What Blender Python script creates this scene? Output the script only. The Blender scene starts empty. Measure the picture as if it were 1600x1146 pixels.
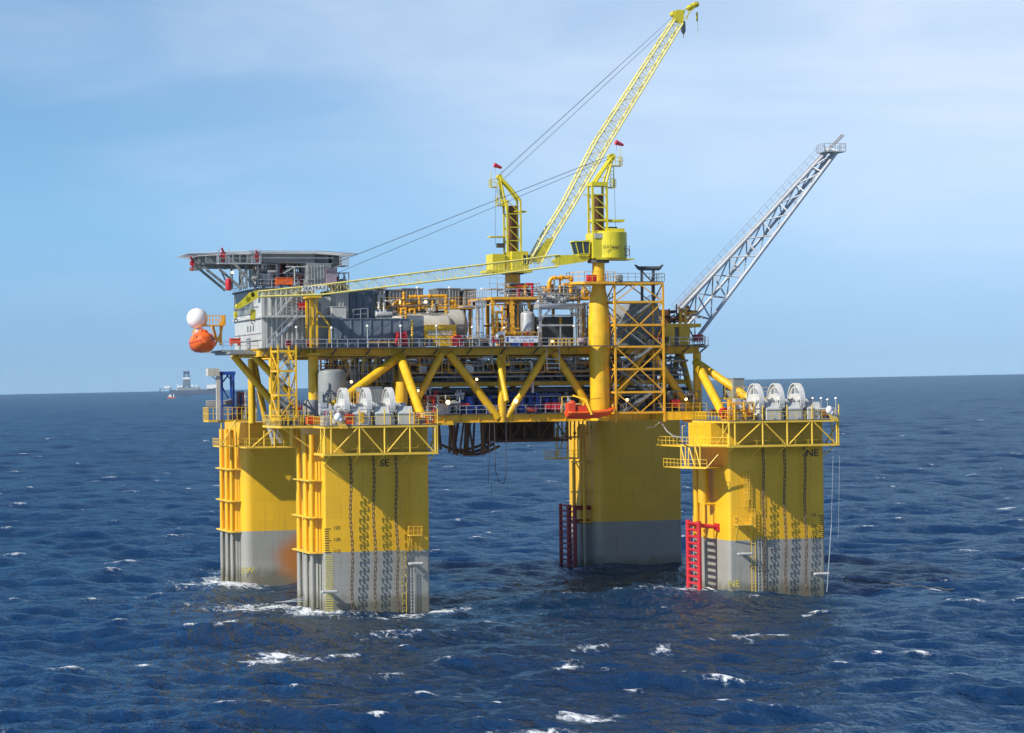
import bpy, math, random
import numpy as np
from mathutils import Vector, Matrix
R = math.radians
rnd = random.Random(7)
scene = bpy.context.scene
COL = scene.collection

# ------------------------------------------------------------------ camera
F_PX, YAW, ROLL = 4096.0, R(16.74), math.atan(0.02)
CAM = Vector((-74.2, -333.0, 30.0))
PITCH = math.atan((601 - 12.6 - 573) / F_PX)
cam_d = bpy.data.cameras.new('camera')
cam = bpy.data.objects.new('camera', cam_d)
COL.objects.link(cam)
cam_d.sensor_width = 36.0
cam_d.lens = 36.0 * F_PX / 1600.0
cam_d.clip_start, cam_d.clip_end = 1.0, 60000.0
cr = Vector((math.cos(YAW), -math.sin(YAW), 0))
cf0 = Vector((math.sin(YAW), math.cos(YAW), 0))
cf = cf0 * math.cos(PITCH) + Vector((0, 0, 1)) * math.sin(PITCH)
cu = cr.cross(cf)
# the camera is rolled so that the horizon climbs to the right
c_, s_ = math.cos(ROLL), math.sin(ROLL)
rx = cr * c_ - cu * s_
ux = cu * c_ + cr * s_
cam.matrix_world = Matrix(((rx.x, ux.x, -cf.x, CAM.x), (rx.y, ux.y, -cf.y, CAM.y), (rx.z, ux.z, -cf.z, CAM.z), (0, 0, 0, 1)))
scene.camera = cam

# ------------------------------------------------------------------ light
HAZE = 2.7e-5
SUN_TRAVEL = Vector((1.0, 0.36, -0.87)).normalized()
SUN_ELEV = math.asin(-SUN_TRAVEL.z)
SUN_AZ = math.atan2(-SUN_TRAVEL.x, -SUN_TRAVEL.y)
sd = bpy.data.lights.new('sun', 'SUN')
sd.energy = 5.0
sd.angle = R(0.5)
sd.color = (1.0, 0.95, 0.86)
sun = bpy.data.objects.new('sun', sd)
COL.objects.link(sun)
sun.rotation_euler = SUN_TRAVEL.to_track_quat('-Z', 'Y').to_euler()

scene.view_settings.view_transform = 'Standard'
scene.view_settings.look = 'None'
scene.view_settings.exposure = 0.18
scene.view_settings.gamma = 1.0
scene.view_settings.use_curve_mapping = False

W = bpy.data.worlds.new('World')
scene.world = W
W.use_nodes = True
nt = W.node_tree
nt.nodes.clear()
def N(t, kind, **kw):
    n = t.nodes.new(kind)
    for k, v in kw.items():
        if k == 'inp':
            for a, b in v.items():
                n.inputs[a].default_value = b
        else:
            setattr(n, k, v)
    return n
out = N(nt, 'ShaderNodeOutputWorld')
bg = N(nt, 'ShaderNodeBackground', inp={'Strength': 0.127})
sky = N(nt, 'ShaderNodeTexSky', sky_type='NISHITA', sun_disc=False, sun_elevation=SUN_ELEV, sun_rotation=SUN_AZ % (2 * math.pi),
        altitude=1200.0, air_density=1.0, dust_density=0.3, ozone_density=4.0)
tc = N(nt, 'ShaderNodeTexCoord')
sepd = N(nt, 'ShaderNodeSeparateXYZ')
nt.links.new(tc.outputs['Generated'], sepd.inputs[0])
# lift the lookup a little so that the thick milky band right at the horizon of the model is thinner
mz = N(nt, 'ShaderNodeMath', operation='ABSOLUTE')
nt.links.new(sepd.outputs[2], mz.inputs[0])
mz1 = N(nt, 'ShaderNodeMath', operation='MULTIPLY_ADD', inp={1: 1.0, 2: 0.10})
nt.links.new(mz.outputs[0], mz1.inputs[0])
cmb = N(nt, 'ShaderNodeCombineXYZ')
nt.links.new(sepd.outputs[0], cmb.inputs[0]); nt.links.new(sepd.outputs[1], cmb.inputs[1]); nt.links.new(mz1.outputs[0], cmb.inputs[2])
nt.links.new(cmb.outputs[0], sky.inputs[0])
# thin cirrus: stretched noise on the view direction
mp = N(nt, 'ShaderNodeMapping', inp={'Rotation': (0.10, 0.05, 0.3), 'Scale': (3.6, 3.6, 15.0)})
nt.links.new(tc.outputs['Generated'], mp.inputs[0])
n1 = N(nt, 'ShaderNodeTexNoise', inp={'Scale': 1.3, 'Detail': 5.0, 'Roughness': 0.52, 'Distortion': 0.5})
nt.links.new(mp.outputs[0], n1.inputs[0])
r1 = N(nt, 'ShaderNodeMapRange', interpolation_type='SMOOTHSTEP', inp={1: 0.42, 2: 0.82, 3: 0.0, 4: 0.30})
nt.links.new(n1.outputs[0], r1.inputs[0])
# more cloud on the right-hand side and high up
dotr = N(nt, 'ShaderNodeVectorMath', operation='DOT_PRODUCT', inp={1: tuple(cr + Vector((0, 0, 0.9)))})
nt.links.new(tc.outputs['Generated'], dotr.inputs[0])
r2 = N(nt, 'ShaderNodeMapRange', interpolation_type='SMOOTHSTEP', inp={1: -0.12, 2: 0.34, 3: 0.0, 4: 0.5})
nt.links.new(dotr.outputs['Value'], r2.inputs[0])
addc = N(nt, 'ShaderNodeMath', operation='ADD', use_clamp=True)
nt.links.new(r1.outputs[0], addc.inputs[0]); nt.links.new(r2.outputs[0], addc.inputs[1])
grad = N(nt, 'ShaderNodeMapRange', interpolation_type='SMOOTHSTEP', inp={1: 0.0, 2: 0.07, 3: 0.0, 4: 1.0}); nt.links.new(mz.outputs[0], grad.inputs[0])
gcol = N(nt, 'ShaderNodeMixRGB', inp={1: (0.72, 0.78, 0.82, 1), 2: (0.93, 1.08, 1.05, 1)}); nt.links.new(grad.outputs[0], gcol.inputs[0])
gup = N(nt, 'ShaderNodeMapRange', interpolation_type='SMOOTHSTEP', inp={1: 0.15, 2: 0.45, 3: 0.0, 4: 1.0}); nt.links.new(mz.outputs[0], gup.inputs[0])
gcol2 = N(nt, 'ShaderNodeMixRGB', inp={2: (0.36, 0.46, 0.66, 1)}); nt.links.new(gup.outputs[0], gcol2.inputs[0]); nt.links.new(gcol.outputs[0], gcol2.inputs[1])   # deep blue overhead
tint = N(nt, 'ShaderNodeMixRGB', blend_type='MULTIPLY', inp={0: 1.0}); nt.links.new(gcol2.outputs[0], tint.inputs[2])
nt.links.new(sky.outputs[0], tint.inputs[1])
mixc = N(nt, 'ShaderNodeMixRGB', inp={2: (6.2, 6.8, 7.9, 1)})
band = N(nt, 'ShaderNodeMapRange', interpolation_type='SMOOTHSTEP', inp={1: 0.16, 2: 0.36, 3: 1.0, 4: 0.05})
nt.links.new(sepd.outputs[2], band.inputs[0])
mulb = N(nt, 'ShaderNodeMath', operation='MULTIPLY'); nt.links.new(addc.outputs[0], mulb.inputs[0]); nt.links.new(band.outputs[0], mulb.inputs[1])
lowf = N(nt, 'ShaderNodeMapRange', interpolation_type='SMOOTHSTEP', inp={1: 0.0, 2: 0.08, 3: 0.2, 4: 1.0}); nt.links.new(sepd.outputs[2], lowf.inputs[0])
mulc = N(nt, 'ShaderNodeMath', operation='MULTIPLY'); nt.links.new(mulb.outputs[0], mulc.inputs[0]); nt.links.new(lowf.outputs[0], mulc.inputs[1])
nt.links.new(mulc.outputs[0], mixc.inputs[0]); nt.links.new(tint.outputs[0], mixc.inputs[1])
nt.links.new(mixc.outputs[0], bg.inputs[0])
nt.links.new(bg.outputs[0], out.inputs[0])

# ------------------------------------------------------------------ pixel of the photograph -> point on a plane of the platform
LB, LG = 0.0095, 0.0022          # the platform lists by about half a degree
LC = Vector((35.0, 35.0, 0.0))
LM = Matrix(((1, 0, LB), (0, 1, LG), (-LB, -LG, 1)))
LMI = LM.inverted()
def ray(px, py):
    X, Y = px - 800, py - 573
    return rx * X - ux * Y + cf * F_PX
def A(px, py, y=None, x=None, z=None):
    o = LMI @ (CAM - LC) + LC
    d = LMI @ ray(px, py)
    if y is not None: t = (y - o.y) / d.y
    elif x is not None: t = (x - o.x) / d.x
    else: t = (z - o.z) / d.z
    return o + d * t
def sea_at(px, py):
    d = ray(px, py)
    return CAM + d * (-CAM.z / d.z)

# ------------------------------------------------------------------ materials
MATS = {}
def mat(name, col, rough=0.5, metal=0.0, var=0.12, scale=0.6, dirt=None, dirt_amt=0.0, streak=True, bump=0.0, emit=None):
    m = bpy.data.materials.new(name); m.use_nodes = True
    t = m.node_tree; b = t.nodes['Principled BSDF']
    b.inputs['Roughness'].default_value = rough
    b.inputs['Metallic'].default_value = metal
    tcn = N(t, 'ShaderNodeTexCoord')
    nz = N(t, 'ShaderNodeTexNoise', inp={'Scale': scale, 'Detail': 5.0, 'Roughness': 0.6})
    t.links.new(tcn.outputs['Object'], nz.inputs[0])
    lo = tuple(c * (1 - var) for c in col) + (1,); hi = tuple(min(1, c * (1 + var)) for c in col) + (1,)
    mr = N(t, 'ShaderNodeMapRange', inp={1: 0.3, 2: 0.7})
    t.links.new(nz.outputs[0], mr.inputs[0])
    mx = N(t, 'ShaderNodeMixRGB', inp={1: lo, 2: hi})
    t.links.new(mr.outputs[0], mx.inputs[0])
    last = mx
    if dirt:
        mpn = N(t, 'ShaderNodeMapping', inp={'Scale': (2.2, 2.2, 0.16) if streak else (1, 1, 1)})
        t.links.new(tcn.outputs['Object'], mpn.inputs[0])
        n2 = N(t, 'ShaderNodeTexNoise', inp={'Scale': 0.9, 'Detail': 6.0, 'Roughness': 0.65})
        t.links.new(mpn.outputs[0], n2.inputs[0])
        mr2 = N(t, 'ShaderNodeMapRange', inp={1: 0.52, 2: 0.75, 3: 0.0, 4: dirt_amt})
        t.links.new(n2.outputs[0], mr2.inputs[0])
        mx2 = N(t, 'ShaderNodeMixRGB', inp={2: tuple(dirt) + (1,)})
        t.links.new(mr2.outputs[0], mx2.inputs[0]); t.links.new(last.outputs[0], mx2.inputs[1])
        last = mx2
    t.links.new(last.outputs[0], b.inputs['Base Color'])
    if bump:
        bp = N(t, 'ShaderNodeBump', inp={'Strength': bump, 'Distance': 0.05})
        t.links.new(nz.outputs[0], bp.inputs['Height']); t.links.new(bp.outputs[0], b.inputs['Normal'])
    if emit:
        b.inputs['Emission Color'].default_value = tuple(emit[:3]) + (1,)
        b.inputs['Emission Strength'].default_value = emit[3]
    MATS[name] = m
    return m
YEL = (0.80, 0.47, 0.013)
mat('yellow_paint', YEL, 0.45, var=0.16, dirt=(0.30, 0.12, 0.03), dirt_amt=0.5)
mat('yellow_rail', (0.80, 0.52, 0.05), 0.5)
mat('orange_yellow', (0.80, 0.40, 0.02), 0.45, dirt=(0.3, 0.1, 0.02), dirt_amt=0.3)
mat('lime_paint', (0.68, 0.58, 0.025), 0.4, dirt=(0.3, 0.25, 0.05), dirt_amt=0.4)
mat('lime_pale', (0.80, 0.70, 0.20), 0.45)
mat('grey_light', (0.50, 0.51, 0.49), 0.5, dirt=(0.20, 0.19, 0.17), dirt_amt=0.5)
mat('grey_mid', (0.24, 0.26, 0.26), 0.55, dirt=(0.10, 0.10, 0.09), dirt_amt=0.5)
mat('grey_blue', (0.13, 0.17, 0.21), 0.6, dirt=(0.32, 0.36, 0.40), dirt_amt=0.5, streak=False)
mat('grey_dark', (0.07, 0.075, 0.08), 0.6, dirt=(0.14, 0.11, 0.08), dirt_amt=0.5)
mat('steel', (0.50, 0.51, 0.50), 0.4, 0.3, dirt=(0.2, 0.18, 0.15), dirt_amt=0.3)
mat('galv', (0.46, 0.48, 0.50), 0.5, 0.2, dirt=(0.22, 0.22, 0.22), dirt_amt=0.4)
mat('white_paint', (0.62, 0.62, 0.59), 0.45, dirt=(0.26, 0.24, 0.20), dirt_amt=0.6, scale=2)
mat('white_clean', (0.80, 0.80, 0.80), 0.35, var=0.03)
mat('tank_cream', (0.55, 0.53, 0.46), 0.45, dirt=(0.30, 0.26, 0.2), dirt_amt=0.4)
mat('red_paint', (0.55, 0.02, 0.03), 0.45, dirt=(0.2, 0.02, 0.02), dirt_amt=0.4)
mat('dark_red', (0.28, 0.012, 0.03), 0.5, dirt=(0.12, 0.02, 0.02), dirt_amt=0.4)  # darker red than the front boat landing's, used on the rear one
mat('orange_paint', (0.80, 0.13, 0.015), 0.4, dirt=(0.5, 0.07, 0.02), dirt_amt=0.3)
mat('red_orange', (0.75, 0.07, 0.02), 0.45)
mat('blue_paint', (0.02, 0.08, 0.42), 0.45, dirt=(0.05, 0.08, 0.15), dirt_amt=0.5)
mat('chain_steel', (0.12, 0.08, 0.055), 0.75, dirt=(0.28, 0.20, 0.08), dirt_amt=0.8, streak=False, scale=3)
mat('rust_brown', (0.16, 0.075, 0.035), 0.8, dirt=(0.30, 0.12, 0.04), dirt_amt=0.6)
mat('black', (0.015, 0.015, 0.017), 0.6)
mat('cable', (0.06, 0.065, 0.07), 0.6)
mat('glass', (0.03, 0.05, 0.06), 0.08)
mat('lamp_glow', (1, 0.8, 0.4), 0.4, emit=(1.0, 0.62, 0.22, 7))
mat('lamp_white', (0.85, 0.85, 0.82), 0.3)
mat('text_dark', (0.02, 0.02, 0.02), 0.6)
mat('text_blue', (0.03, 0.07, 0.30), 0.6)
mat('text_yellow', (0.65, 0.55, 0.12), 0.6, var=0.3, scale=5)
mat('sock', (0.65, 0.05, 0.08), 0.7)
mat('deck_grating', (0.10, 0.10, 0.095), 0.8)
mat('purple_grey', (0.34, 0.27, 0.32), 0.6)
mat('ship_hull', (0.06, 0.09, 0.15), 0.6)
mat('ship_red', (0.5, 0.10, 0.07), 0.6)
mat('ship_white', (0.75, 0.74, 0.72), 0.6)

def hull_paint():
    # yellow above the paint line, grey below, with growth and rust stains near the water
    m = bpy.data.materials.new('hull_paint'); m.use_nodes = True
    t = m.node_tree; b = t.nodes['Principled BSDF']; b.inputs['Roughness'].default_value = 0.45
    tcn = N(t, 'ShaderNodeTexCoord'); sp = N(t, 'ShaderNodeSeparateXYZ'); t.links.new(tcn.outputs['Object'], sp.inputs[0])
    n0 = N(t, 'ShaderNodeTexNoise', inp={'Scale': 0.35, 'Detail': 4.0}); t.links.new(tcn.outputs['Object'], n0.inputs[0])
    yel = N(t, 'ShaderNodeMixRGB', inp={1: (0.78, 0.43, 0.012, 1), 2: (0.88, 0.51, 0.016, 1)}); t.links.new(n0.outputs[0], yel.inputs[0])
    gry = N(t, 'ShaderNodeMixRGB', inp={1: (0.29, 0.285, 0.255, 1), 2: (0.37, 0.36, 0.32, 1)}); t.links.new(n0.outputs[0], gry.inputs[0])
    # plate weld seams: faint tone changes between plates
    br = N(t, 'ShaderNodeTexBrick', offset=0.5, inp={'Color1': (1, 1, 1, 1), 'Color2': (0.90, 0.90, 0.90, 1), 'Mortar': (0.74, 0.74, 0.74, 1), 'Scale': 1.0, 'Mortar Size': 0.02, 'Brick Width': 4.7, 'Row Height': 2.9})
    cx = N(t, 'ShaderNodeMath', operation='ADD'); t.links.new(sp.outputs[0], cx.inputs[0]); t.links.new(sp.outputs[1], cx.inputs[1])
    cb = N(t, 'ShaderNodeCombineXYZ'); t.links.new(cx.outputs[0], cb.inputs[0]); t.links.new(sp.outputs[2], cb.inputs[1]); t.links.new(cb.outputs[0], br.inputs[0])
    gt = N(t, 'ShaderNodeMath', operation='GREATER_THAN', inp={1: 7.2}); t.links.new(sp.outputs[2], gt.inputs[0])
    mx = N(t, 'ShaderNodeMixRGB'); t.links.new(gt.outputs[0], mx.inputs[0]); t.links.new(gry.outputs[0], mx.inputs[1]); t.links.new(yel.outputs[0], mx.inputs[2])
    ml = N(t, 'ShaderNodeMixRGB', blend_type='MULTIPLY', inp={0: 0.85}); t.links.new(mx.outputs[0], ml.inputs[1]); t.links.new(br.outputs[0], ml.inputs[2])
    # vertical run-off streaks
    mpn = N(t, 'ShaderNodeMapping', inp={'Scale': (1.6, 1.6, 0.10)}); t.links.new(tcn.outputs['Object'], mpn.inputs[0])
    n2 = N(t, 'ShaderNodeTexNoise', inp={'Scale': 1.0, 'Detail': 6.0, 'Roughness': 0.65}); t.links.new(mpn.outputs[0], n2.inputs[0])
    mr2 = N(t, 'ShaderNodeMapRange', inp={1: 0.54, 2: 0.78, 3: 0.0, 4: 0.36}); t.links.new(n2.outputs[0], mr2.inputs[0])
    st = N(t, 'ShaderNodeMixRGB', inp={2: (0.22, 0.12, 0.04, 1)}); t.links.new(mr2.outputs[0], st.inputs[0]); t.links.new(ml.outputs[0], st.inputs[1])
    # weed band at the water
    n3 = N(t, 'ShaderNodeTexNoise', inp={'Scale': 0.5, 'Detail': 5.0}); t.links.new(tcn.outputs['Object'], n3.inputs[0])
    ad = N(t, 'ShaderNodeMath', operation='MULTIPLY_ADD', inp={1: 3.0}); t.links.new(n3.outputs[0], ad.inputs[0]); t.links.new(sp.outputs[2], ad.inputs[2])
    mr3 = N(t, 'ShaderNodeMapRange', interpolation_type='SMOOTHSTEP', inp={1: 1.7, 2: 3.6, 3: 0.75, 4: 0.0}); t.links.new(ad.outputs[0], mr3.inputs[0])
    wd = N(t, 'ShaderNodeMixRGB', inp={2: (0.13, 0.12, 0.07, 1)}); t.links.new(mr3.outputs[0], wd.inputs[0]); t.links.new(st.outputs[0], wd.inputs[1])
    # big orange rust run on the rear left column
    vm = N(t, 'ShaderNodeVectorMath', operation='SUBTRACT', inp={1: (9.0, 56.2, 2.8)}); t.links.new(tcn.outputs['Object'], vm.inputs[0])
    vs = N(t, 'ShaderNodeVectorMath', operation='MULTIPLY', inp={1: (0.19, 0.35, 0.18)}); t.links.new(vm.outputs[0], vs.inputs[0])
    vl = N(t, 'ShaderNodeVectorMath', operation='LENGTH'); t.links.new(vs.outputs[0], vl.inputs[0])
    va = N(t, 'ShaderNodeMath', operation='MULTIPLY_ADD', inp={1: 0.5}); t.links.new(n0.outputs[0], va.inputs[0]); t.links.new(vl.outputs['Value'], va.inputs[2])
    mr4 = N(t, 'ShaderNodeMapRange', interpolation_type='SMOOTHSTEP', inp={1: 0.5, 2: 1.25, 3: 0.95, 4: 0.0}); t.links.new(va.outputs[0], mr4.inputs[0])
    lt = N(t, 'ShaderNodeMath', operation='LESS_THAN', inp={1: 7.2}); t.links.new(sp.outputs[2], lt.inputs[0])
    mm = N(t, 'ShaderNodeMath', operation='MULTIPLY'); t.links.new(mr4.outputs[0], mm.inputs[0]); t.links.new(lt.outputs[0], mm.inputs[1])
    ru = N(t, 'ShaderNodeMixRGB', inp={2: (0.50, 0.17, 0.02, 1)}); t.links.new(mm.outputs[0], ru.inputs[0]); t.links.new(wd.outputs[0], ru.inputs[1])
    t.links.new(ru.outputs[0], b.inputs['Base Color'])
    bp = N(t, 'ShaderNodeBump', inp={'Strength': 0.25, 'Distance': 0.08}); t.links.new(n2.outputs[0], bp.inputs['Height']); t.links.new(bp.outputs[0], b.inputs['Normal'])
    MATS['hull_paint'] = m
hull_paint()

# ------------------------------------------------------------------ mesh helpers
BASE = {}      # object -> world position of its top-level origin
FIX = []       # sea, ships: not carried by the listing platform
def V(*a): return Vector(a)
def perp(d):
    d = d.normalized()
    a = V(0, 0, 1) if abs(d.z) < 0.95 else V(1, 0, 0)
    u = d.cross(a).normalized()
    return d, u, u.cross(d).normalized()
class MB:
    def __init__(s): s.v = []; s.f = []
    def add(s, vs, fs):
        n = len(s.v); s.v += [tuple(p) for p in vs]; s.f += [tuple(i + n for i in f) for f in fs]
        return s
    def bb(s, x0, y0, z0, x1, y1, z1):
        x0, x1 = min(x0, x1), max(x0, x1); y0, y1 = min(y0, y1), max(y0, y1); z0, z1 = min(z0, z1), max(z0, z1)
        return s.add([(x0, y0, z0), (x1, y0, z0), (x1, y1, z0), (x0, y1, z0), (x0, y0, z1), (x1, y0, z1), (x1, y1, z1), (x0, y1, z1)],
                     [(3, 2, 1, 0), (4, 5, 6, 7), (0, 1, 5, 4), (1, 2, 6, 5), (2, 3, 7, 6), (3, 0, 4, 7)])
    def box(s, c, sx, sy, sz): return s.bb(c[0] - sx / 2, c[1] - sy / 2, c[2], c[0] + sx / 2, c[1] + sy / 2, c[2] + sz)
    def bar(s, p, q, w, h=None):
        p, q = Vector(p), Vector(q); h = h or w
        d, u, v = perp(q - p); u = u * w / 2; v = v * h / 2
        return s.add([p - u - v, p + u - v, p + u + v, p - u + v, q - u - v, q + u - v, q + u + v, q - u + v],
                     [(0, 1, 2, 3), (7, 6, 5, 4), (0, 4, 5, 1), (1, 5, 6, 2), (2, 6, 7, 3), (3, 7, 4, 0)])
    def cyl(s, p, q, r, r2=None, n=8):
        p, q = Vector(p), Vector(q); r2 = r if r2 is None else r2
        if (q - p).length < 1e-6: return s
        d, u, v = perp(q - p); vs = []
        for k in range(n):
            a = 2 * math.pi * k / n; w = u * math.cos(a) + v * math.sin(a)
            vs += [p + w * r, q + w * r2]
        fs = [(2 * k, 2 * k + 1, (2 * k + 3) % (2 * n), (2 * k + 2) % (2 * n)) for k in range(n)]
        fs += [tuple(2 * k for k in range(n)), tuple(2 * k + 1 for k in range(n - 1, -1, -1))]
        return s.add(vs, fs)
    def path(s, pts, r, n=8):
        pts = [Vector(p) for p in pts]
        for a, b in zip(pts, pts[1:]): s.cyl(a, b, r, n=n)
        for a in pts[1:-1]: s.sph(a, r * 1.02, n=max(6, n), m=4)
        return s
    def sph(s, c, r, n=12, m=8, sc=(1, 1, 1)):
        c = Vector(c); vs = [c + V(0, 0, -r * sc[2])]
        for i in range(1, m):
            t = math.pi * i / m
            for k in range(n):
                a = 2 * math.pi * k / n
                vs.append(c + V(r * sc[0] * math.sin(t) * math.cos(a), r * sc[1] * math.sin(t) * math.sin(a), -r * sc[2] * math.cos(t)))
        vs.append(c + V(0, 0, r * sc[2])); L = len(vs) - 1; fs = []
        for k in range(n):
            fs.append((0, 1 + (k + 1) % n, 1 + k)); fs.append((L, L - n + k, L - n + (k + 1) % n))
            for i in range(m - 2):
                a = 1 + i * n; fs.append((a + k, a + (k + 1) % n, a + n + (k + 1) % n, a + n + k))
        return s.add(vs, fs)
    def lathe(s, p, axis, prof, n=20):      # prof: (distance along axis, radius)
        p = Vector(p); d, u, v = perp(Vector(axis)); vs = []; m = len(prof)
        for k in range(n):
            a = 2 * math.pi * k / n; w = u * math.cos(a) + v * math.sin(a)
            vs += [p + d * t + w * max(r, 0.001) for t, r in prof]
        fs = [(k * m + i, k * m + i + 1, ((k + 1) % n) * m + i + 1, ((k + 1) % n) * m + i) for k in range(n) for i in range(m - 1)]
        fs += [tuple(k * m for k in range(n)), tuple(k * m + m - 1 for k in range(n - 1, -1, -1))]
        return s.add(vs, fs)
    def prism(s, poly, z0, z1):
        n = len(poly); vs = [(x, y, z0) for x, y in poly] + [(x, y, z1) for x, y in poly]
        fs = [tuple(range(n - 1, -1, -1)), tuple(range(n, 2 * n))] + [(k, (k + 1) % n, n + (k + 1) % n, n + k) for k in range(n)]
        return s.add(vs, fs)
    def ext(s, poly, d):                    # poly: 3-D outline, d: thickness vector
        n = len(poly); poly = [Vector(p) for p in poly]; d = Vector(d)
        vs = poly + [p + d for p in poly]
        return s.add(vs, [tuple(range(n - 1, -1, -1)), tuple(range(n, 2 * n))] + [(k, (k + 1) % n, n + (k + 1) % n, n + k) for k in range(n)])
    def ring(s, c, axis, r, t, n=20, m=6, arc=(0, 2 * math.pi)):
        c = Vector(c); d, u, v = perp(Vector(axis)); full = arc[1] - arc[0] > 6.2
        K = n if full else n + 1; vs = []
        for k in range(K):
            a = arc[0] + (arc[1] - arc[0]) * k / n; w = u * math.cos(a) + v * math.sin(a)
            for j in range(m):
                b = 2 * math.pi * j / m
                vs.append(c + w * (r + t * math.cos(b)) + d * t * math.sin(b))
        fs = []
        for k in range(n):
            k2 = (k + 1) % K
            for j in range(m): fs.append((k * m + j, k * m + (j + 1) % m, k2 * m + (j + 1) % m, k2 * m + j))
        return s.add(vs, fs)
    def rail(s, pts, h=1.1, r=0.035, sp=1.6, mid=True, kick=False):
        pts = [Vector(p) for p in pts]
        for a, b in zip(pts, pts[1:]):
            L = (b - a).length; n = max(1, round(L / sp))
            for i in range(n + 1): p = a.lerp(b, i / n); s.bar(p, p + V(0, 0, h), r * 2)
            s.bar(a + V(0, 0, h), b + V(0, 0, h), r * 2)
            if mid: s.bar(a + V(0, 0, h * 0.52), b + V(0, 0, h * 0.52), r * 1.6)
            if kick: s.bar(a + V(0, 0, 0.09), b + V(0, 0, 0.09), 0.03, 0.16)
        return s
    def ladder(s, p, q, w=0.5, u=None, r=0.035, sp=0.45):
        p, q = Vector(p), Vector(q); d = (q - p).normalized(); u = Vector(u or (1, 0, 0)) * w / 2
        s.bar(p - u, q - u, r * 2); s.bar(p + u, q + u, r * 2); n = max(1, int((q - p).length / sp))
        for i in range(n): a = p + (q - p) * ((i + .5) / n); s.bar(a - u, a + u, r * 1.5)
        return s
    def stairs(s, p, q, w, side):           # a flight from p up to q, width along vector side
        p, q, sd_ = Vector(p), Vector(q), Vector(side).normalized() * w
        s.bar(p, q, 0.08, 0.26); s.bar(p + sd_, q + sd_, 0.08, 0.26); n = max(2, int(abs(q.z - p.z) / 0.24))
        for i in range(n):
            a = p.lerp(q, (i + .5) / n); s.bar(a, a + sd_, 0.24, 0.04)
        for o in (V(0, 0, 0), sd_):
            s.bar(p + o + V(0, 0, 1), q + o + V(0, 0, 1), 0.06)
            for i in range(5): a = p.lerp(q, i / 4) + o; s.bar(a, a + V(0, 0, 1), 0.05)
        return s
    def tank(s, p, q, r, n=20, dome=0.5):
        L = (Vector(q) - Vector(p)).length; d = r * dome
        pr = [(-d * math.cos(a), r * math.sin(a)) for a in (0, .3, .6, .9, 1.2, 1.57)] + [(L + d * math.sin(a), r * math.cos(a)) for a in (0, .37, .67, .97, 1.27, 1.57)]
        return s.lathe(p, Vector(q) - Vector(p), pr, n)
    def build(s, name, m, parent=None, loc=None, smooth=True):
        me = bpy.data.meshes.new(name)
        if parent is not None: base = BASE[parent]
        elif loc is not None: base = Vector(loc)
        else:
            a = np.array([tuple(p) for p in s.v]); lo, hi = a.min(0), a.max(0); base = V((lo[0] + hi[0]) / 2, (lo[1] + hi[1]) / 2, lo[2])
        me.from_pydata([(x - base.x, y - base.y, z - base.z) for x, y, z in s.v], [], s.f)
        me.validate(); me.update()
        if smooth:
            me.shade_smooth(); me.set_sharp_from_angle(angle=R(38))
        me.materials.append(MATS[m] if isinstance(m, str) else m)
        o = bpy.data.objects.new(name, me); COL.objects.link(o)
        if parent is not None: o.parent = parent
        else: o.location = base
        BASE[o] = base.copy()
        return o
def tag(o, label, cat=None, group=None, kind=None):
    if label: o['label'] = label
    if cat: o['category'] = cat
    if group: o['group'] = group
    if kind: o['kind'] = kind
    return o
def thing(name, label, cat, loc=(0, 0, 0), group=None):
    o = bpy.data.objects.new(name, None); o.empty_display_size = 0.3; COL.objects.link(o)
    o.location = loc; BASE[o] = Vector(loc)
    return tag(o, label, cat, group)
def copy_tree(o, off, label=None, parent=None):
    c = o.copy(); COL.objects.link(c)
    if parent is None:
        c.location = o.location + Vector(off); BASE[c] = BASE[o] + Vector(off)
        if label: c['label'] = label
    else: c.parent = parent; BASE[c] = BASE[parent]
    for ch in [k for k in list(bpy.data.objects) if k.parent == o]: copy_tree(ch, off, None, c)
    return c
def text(body, name, m, size, origin, right, up, parent, align='CENTER', thick=0.01, bold=0.0, sx=1.0):
    cu_ = bpy.data.curves.new(name, 'FONT'); cu_.body = body; cu_.size = size; cu_.align_x = align; cu_.align_y = 'CENTER'
    cu_.extrude = thick; cu_.offset = bold; cu_.resolution_u = 3
    tmp = bpy.data.objects.new(name, cu_); COL.objects.link(tmp)
    me = bpy.data.meshes.new_from_object(tmp, depsgraph=None) if False else tmp.to_mesh().copy()
    tmp.to_mesh_clear(); bpy.data.objects.remove(tmp)
    r_, u_ = Vector(right).normalized(), Vector(up).normalized(); n_ = r_.cross(u_)
    o0 = Vector(origin) - BASE[parent]
    mt = Matrix(((r_.x * sx, u_.x, n_.x, o0.x), (r_.y * sx, u_.y, n_.y, o0.y), (r_.z * sx, u_.z, n_.z, o0.z), (0, 0, 0, 1)))
    me.transform(mt); me.name = name; me.materials.clear(); me.materials.append(MATS[m])
    o = bpy.data.objects.new(name, me); COL.objects.link(o); o.parent = parent; BASE[o] = BASE[parent]
    return o

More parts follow.
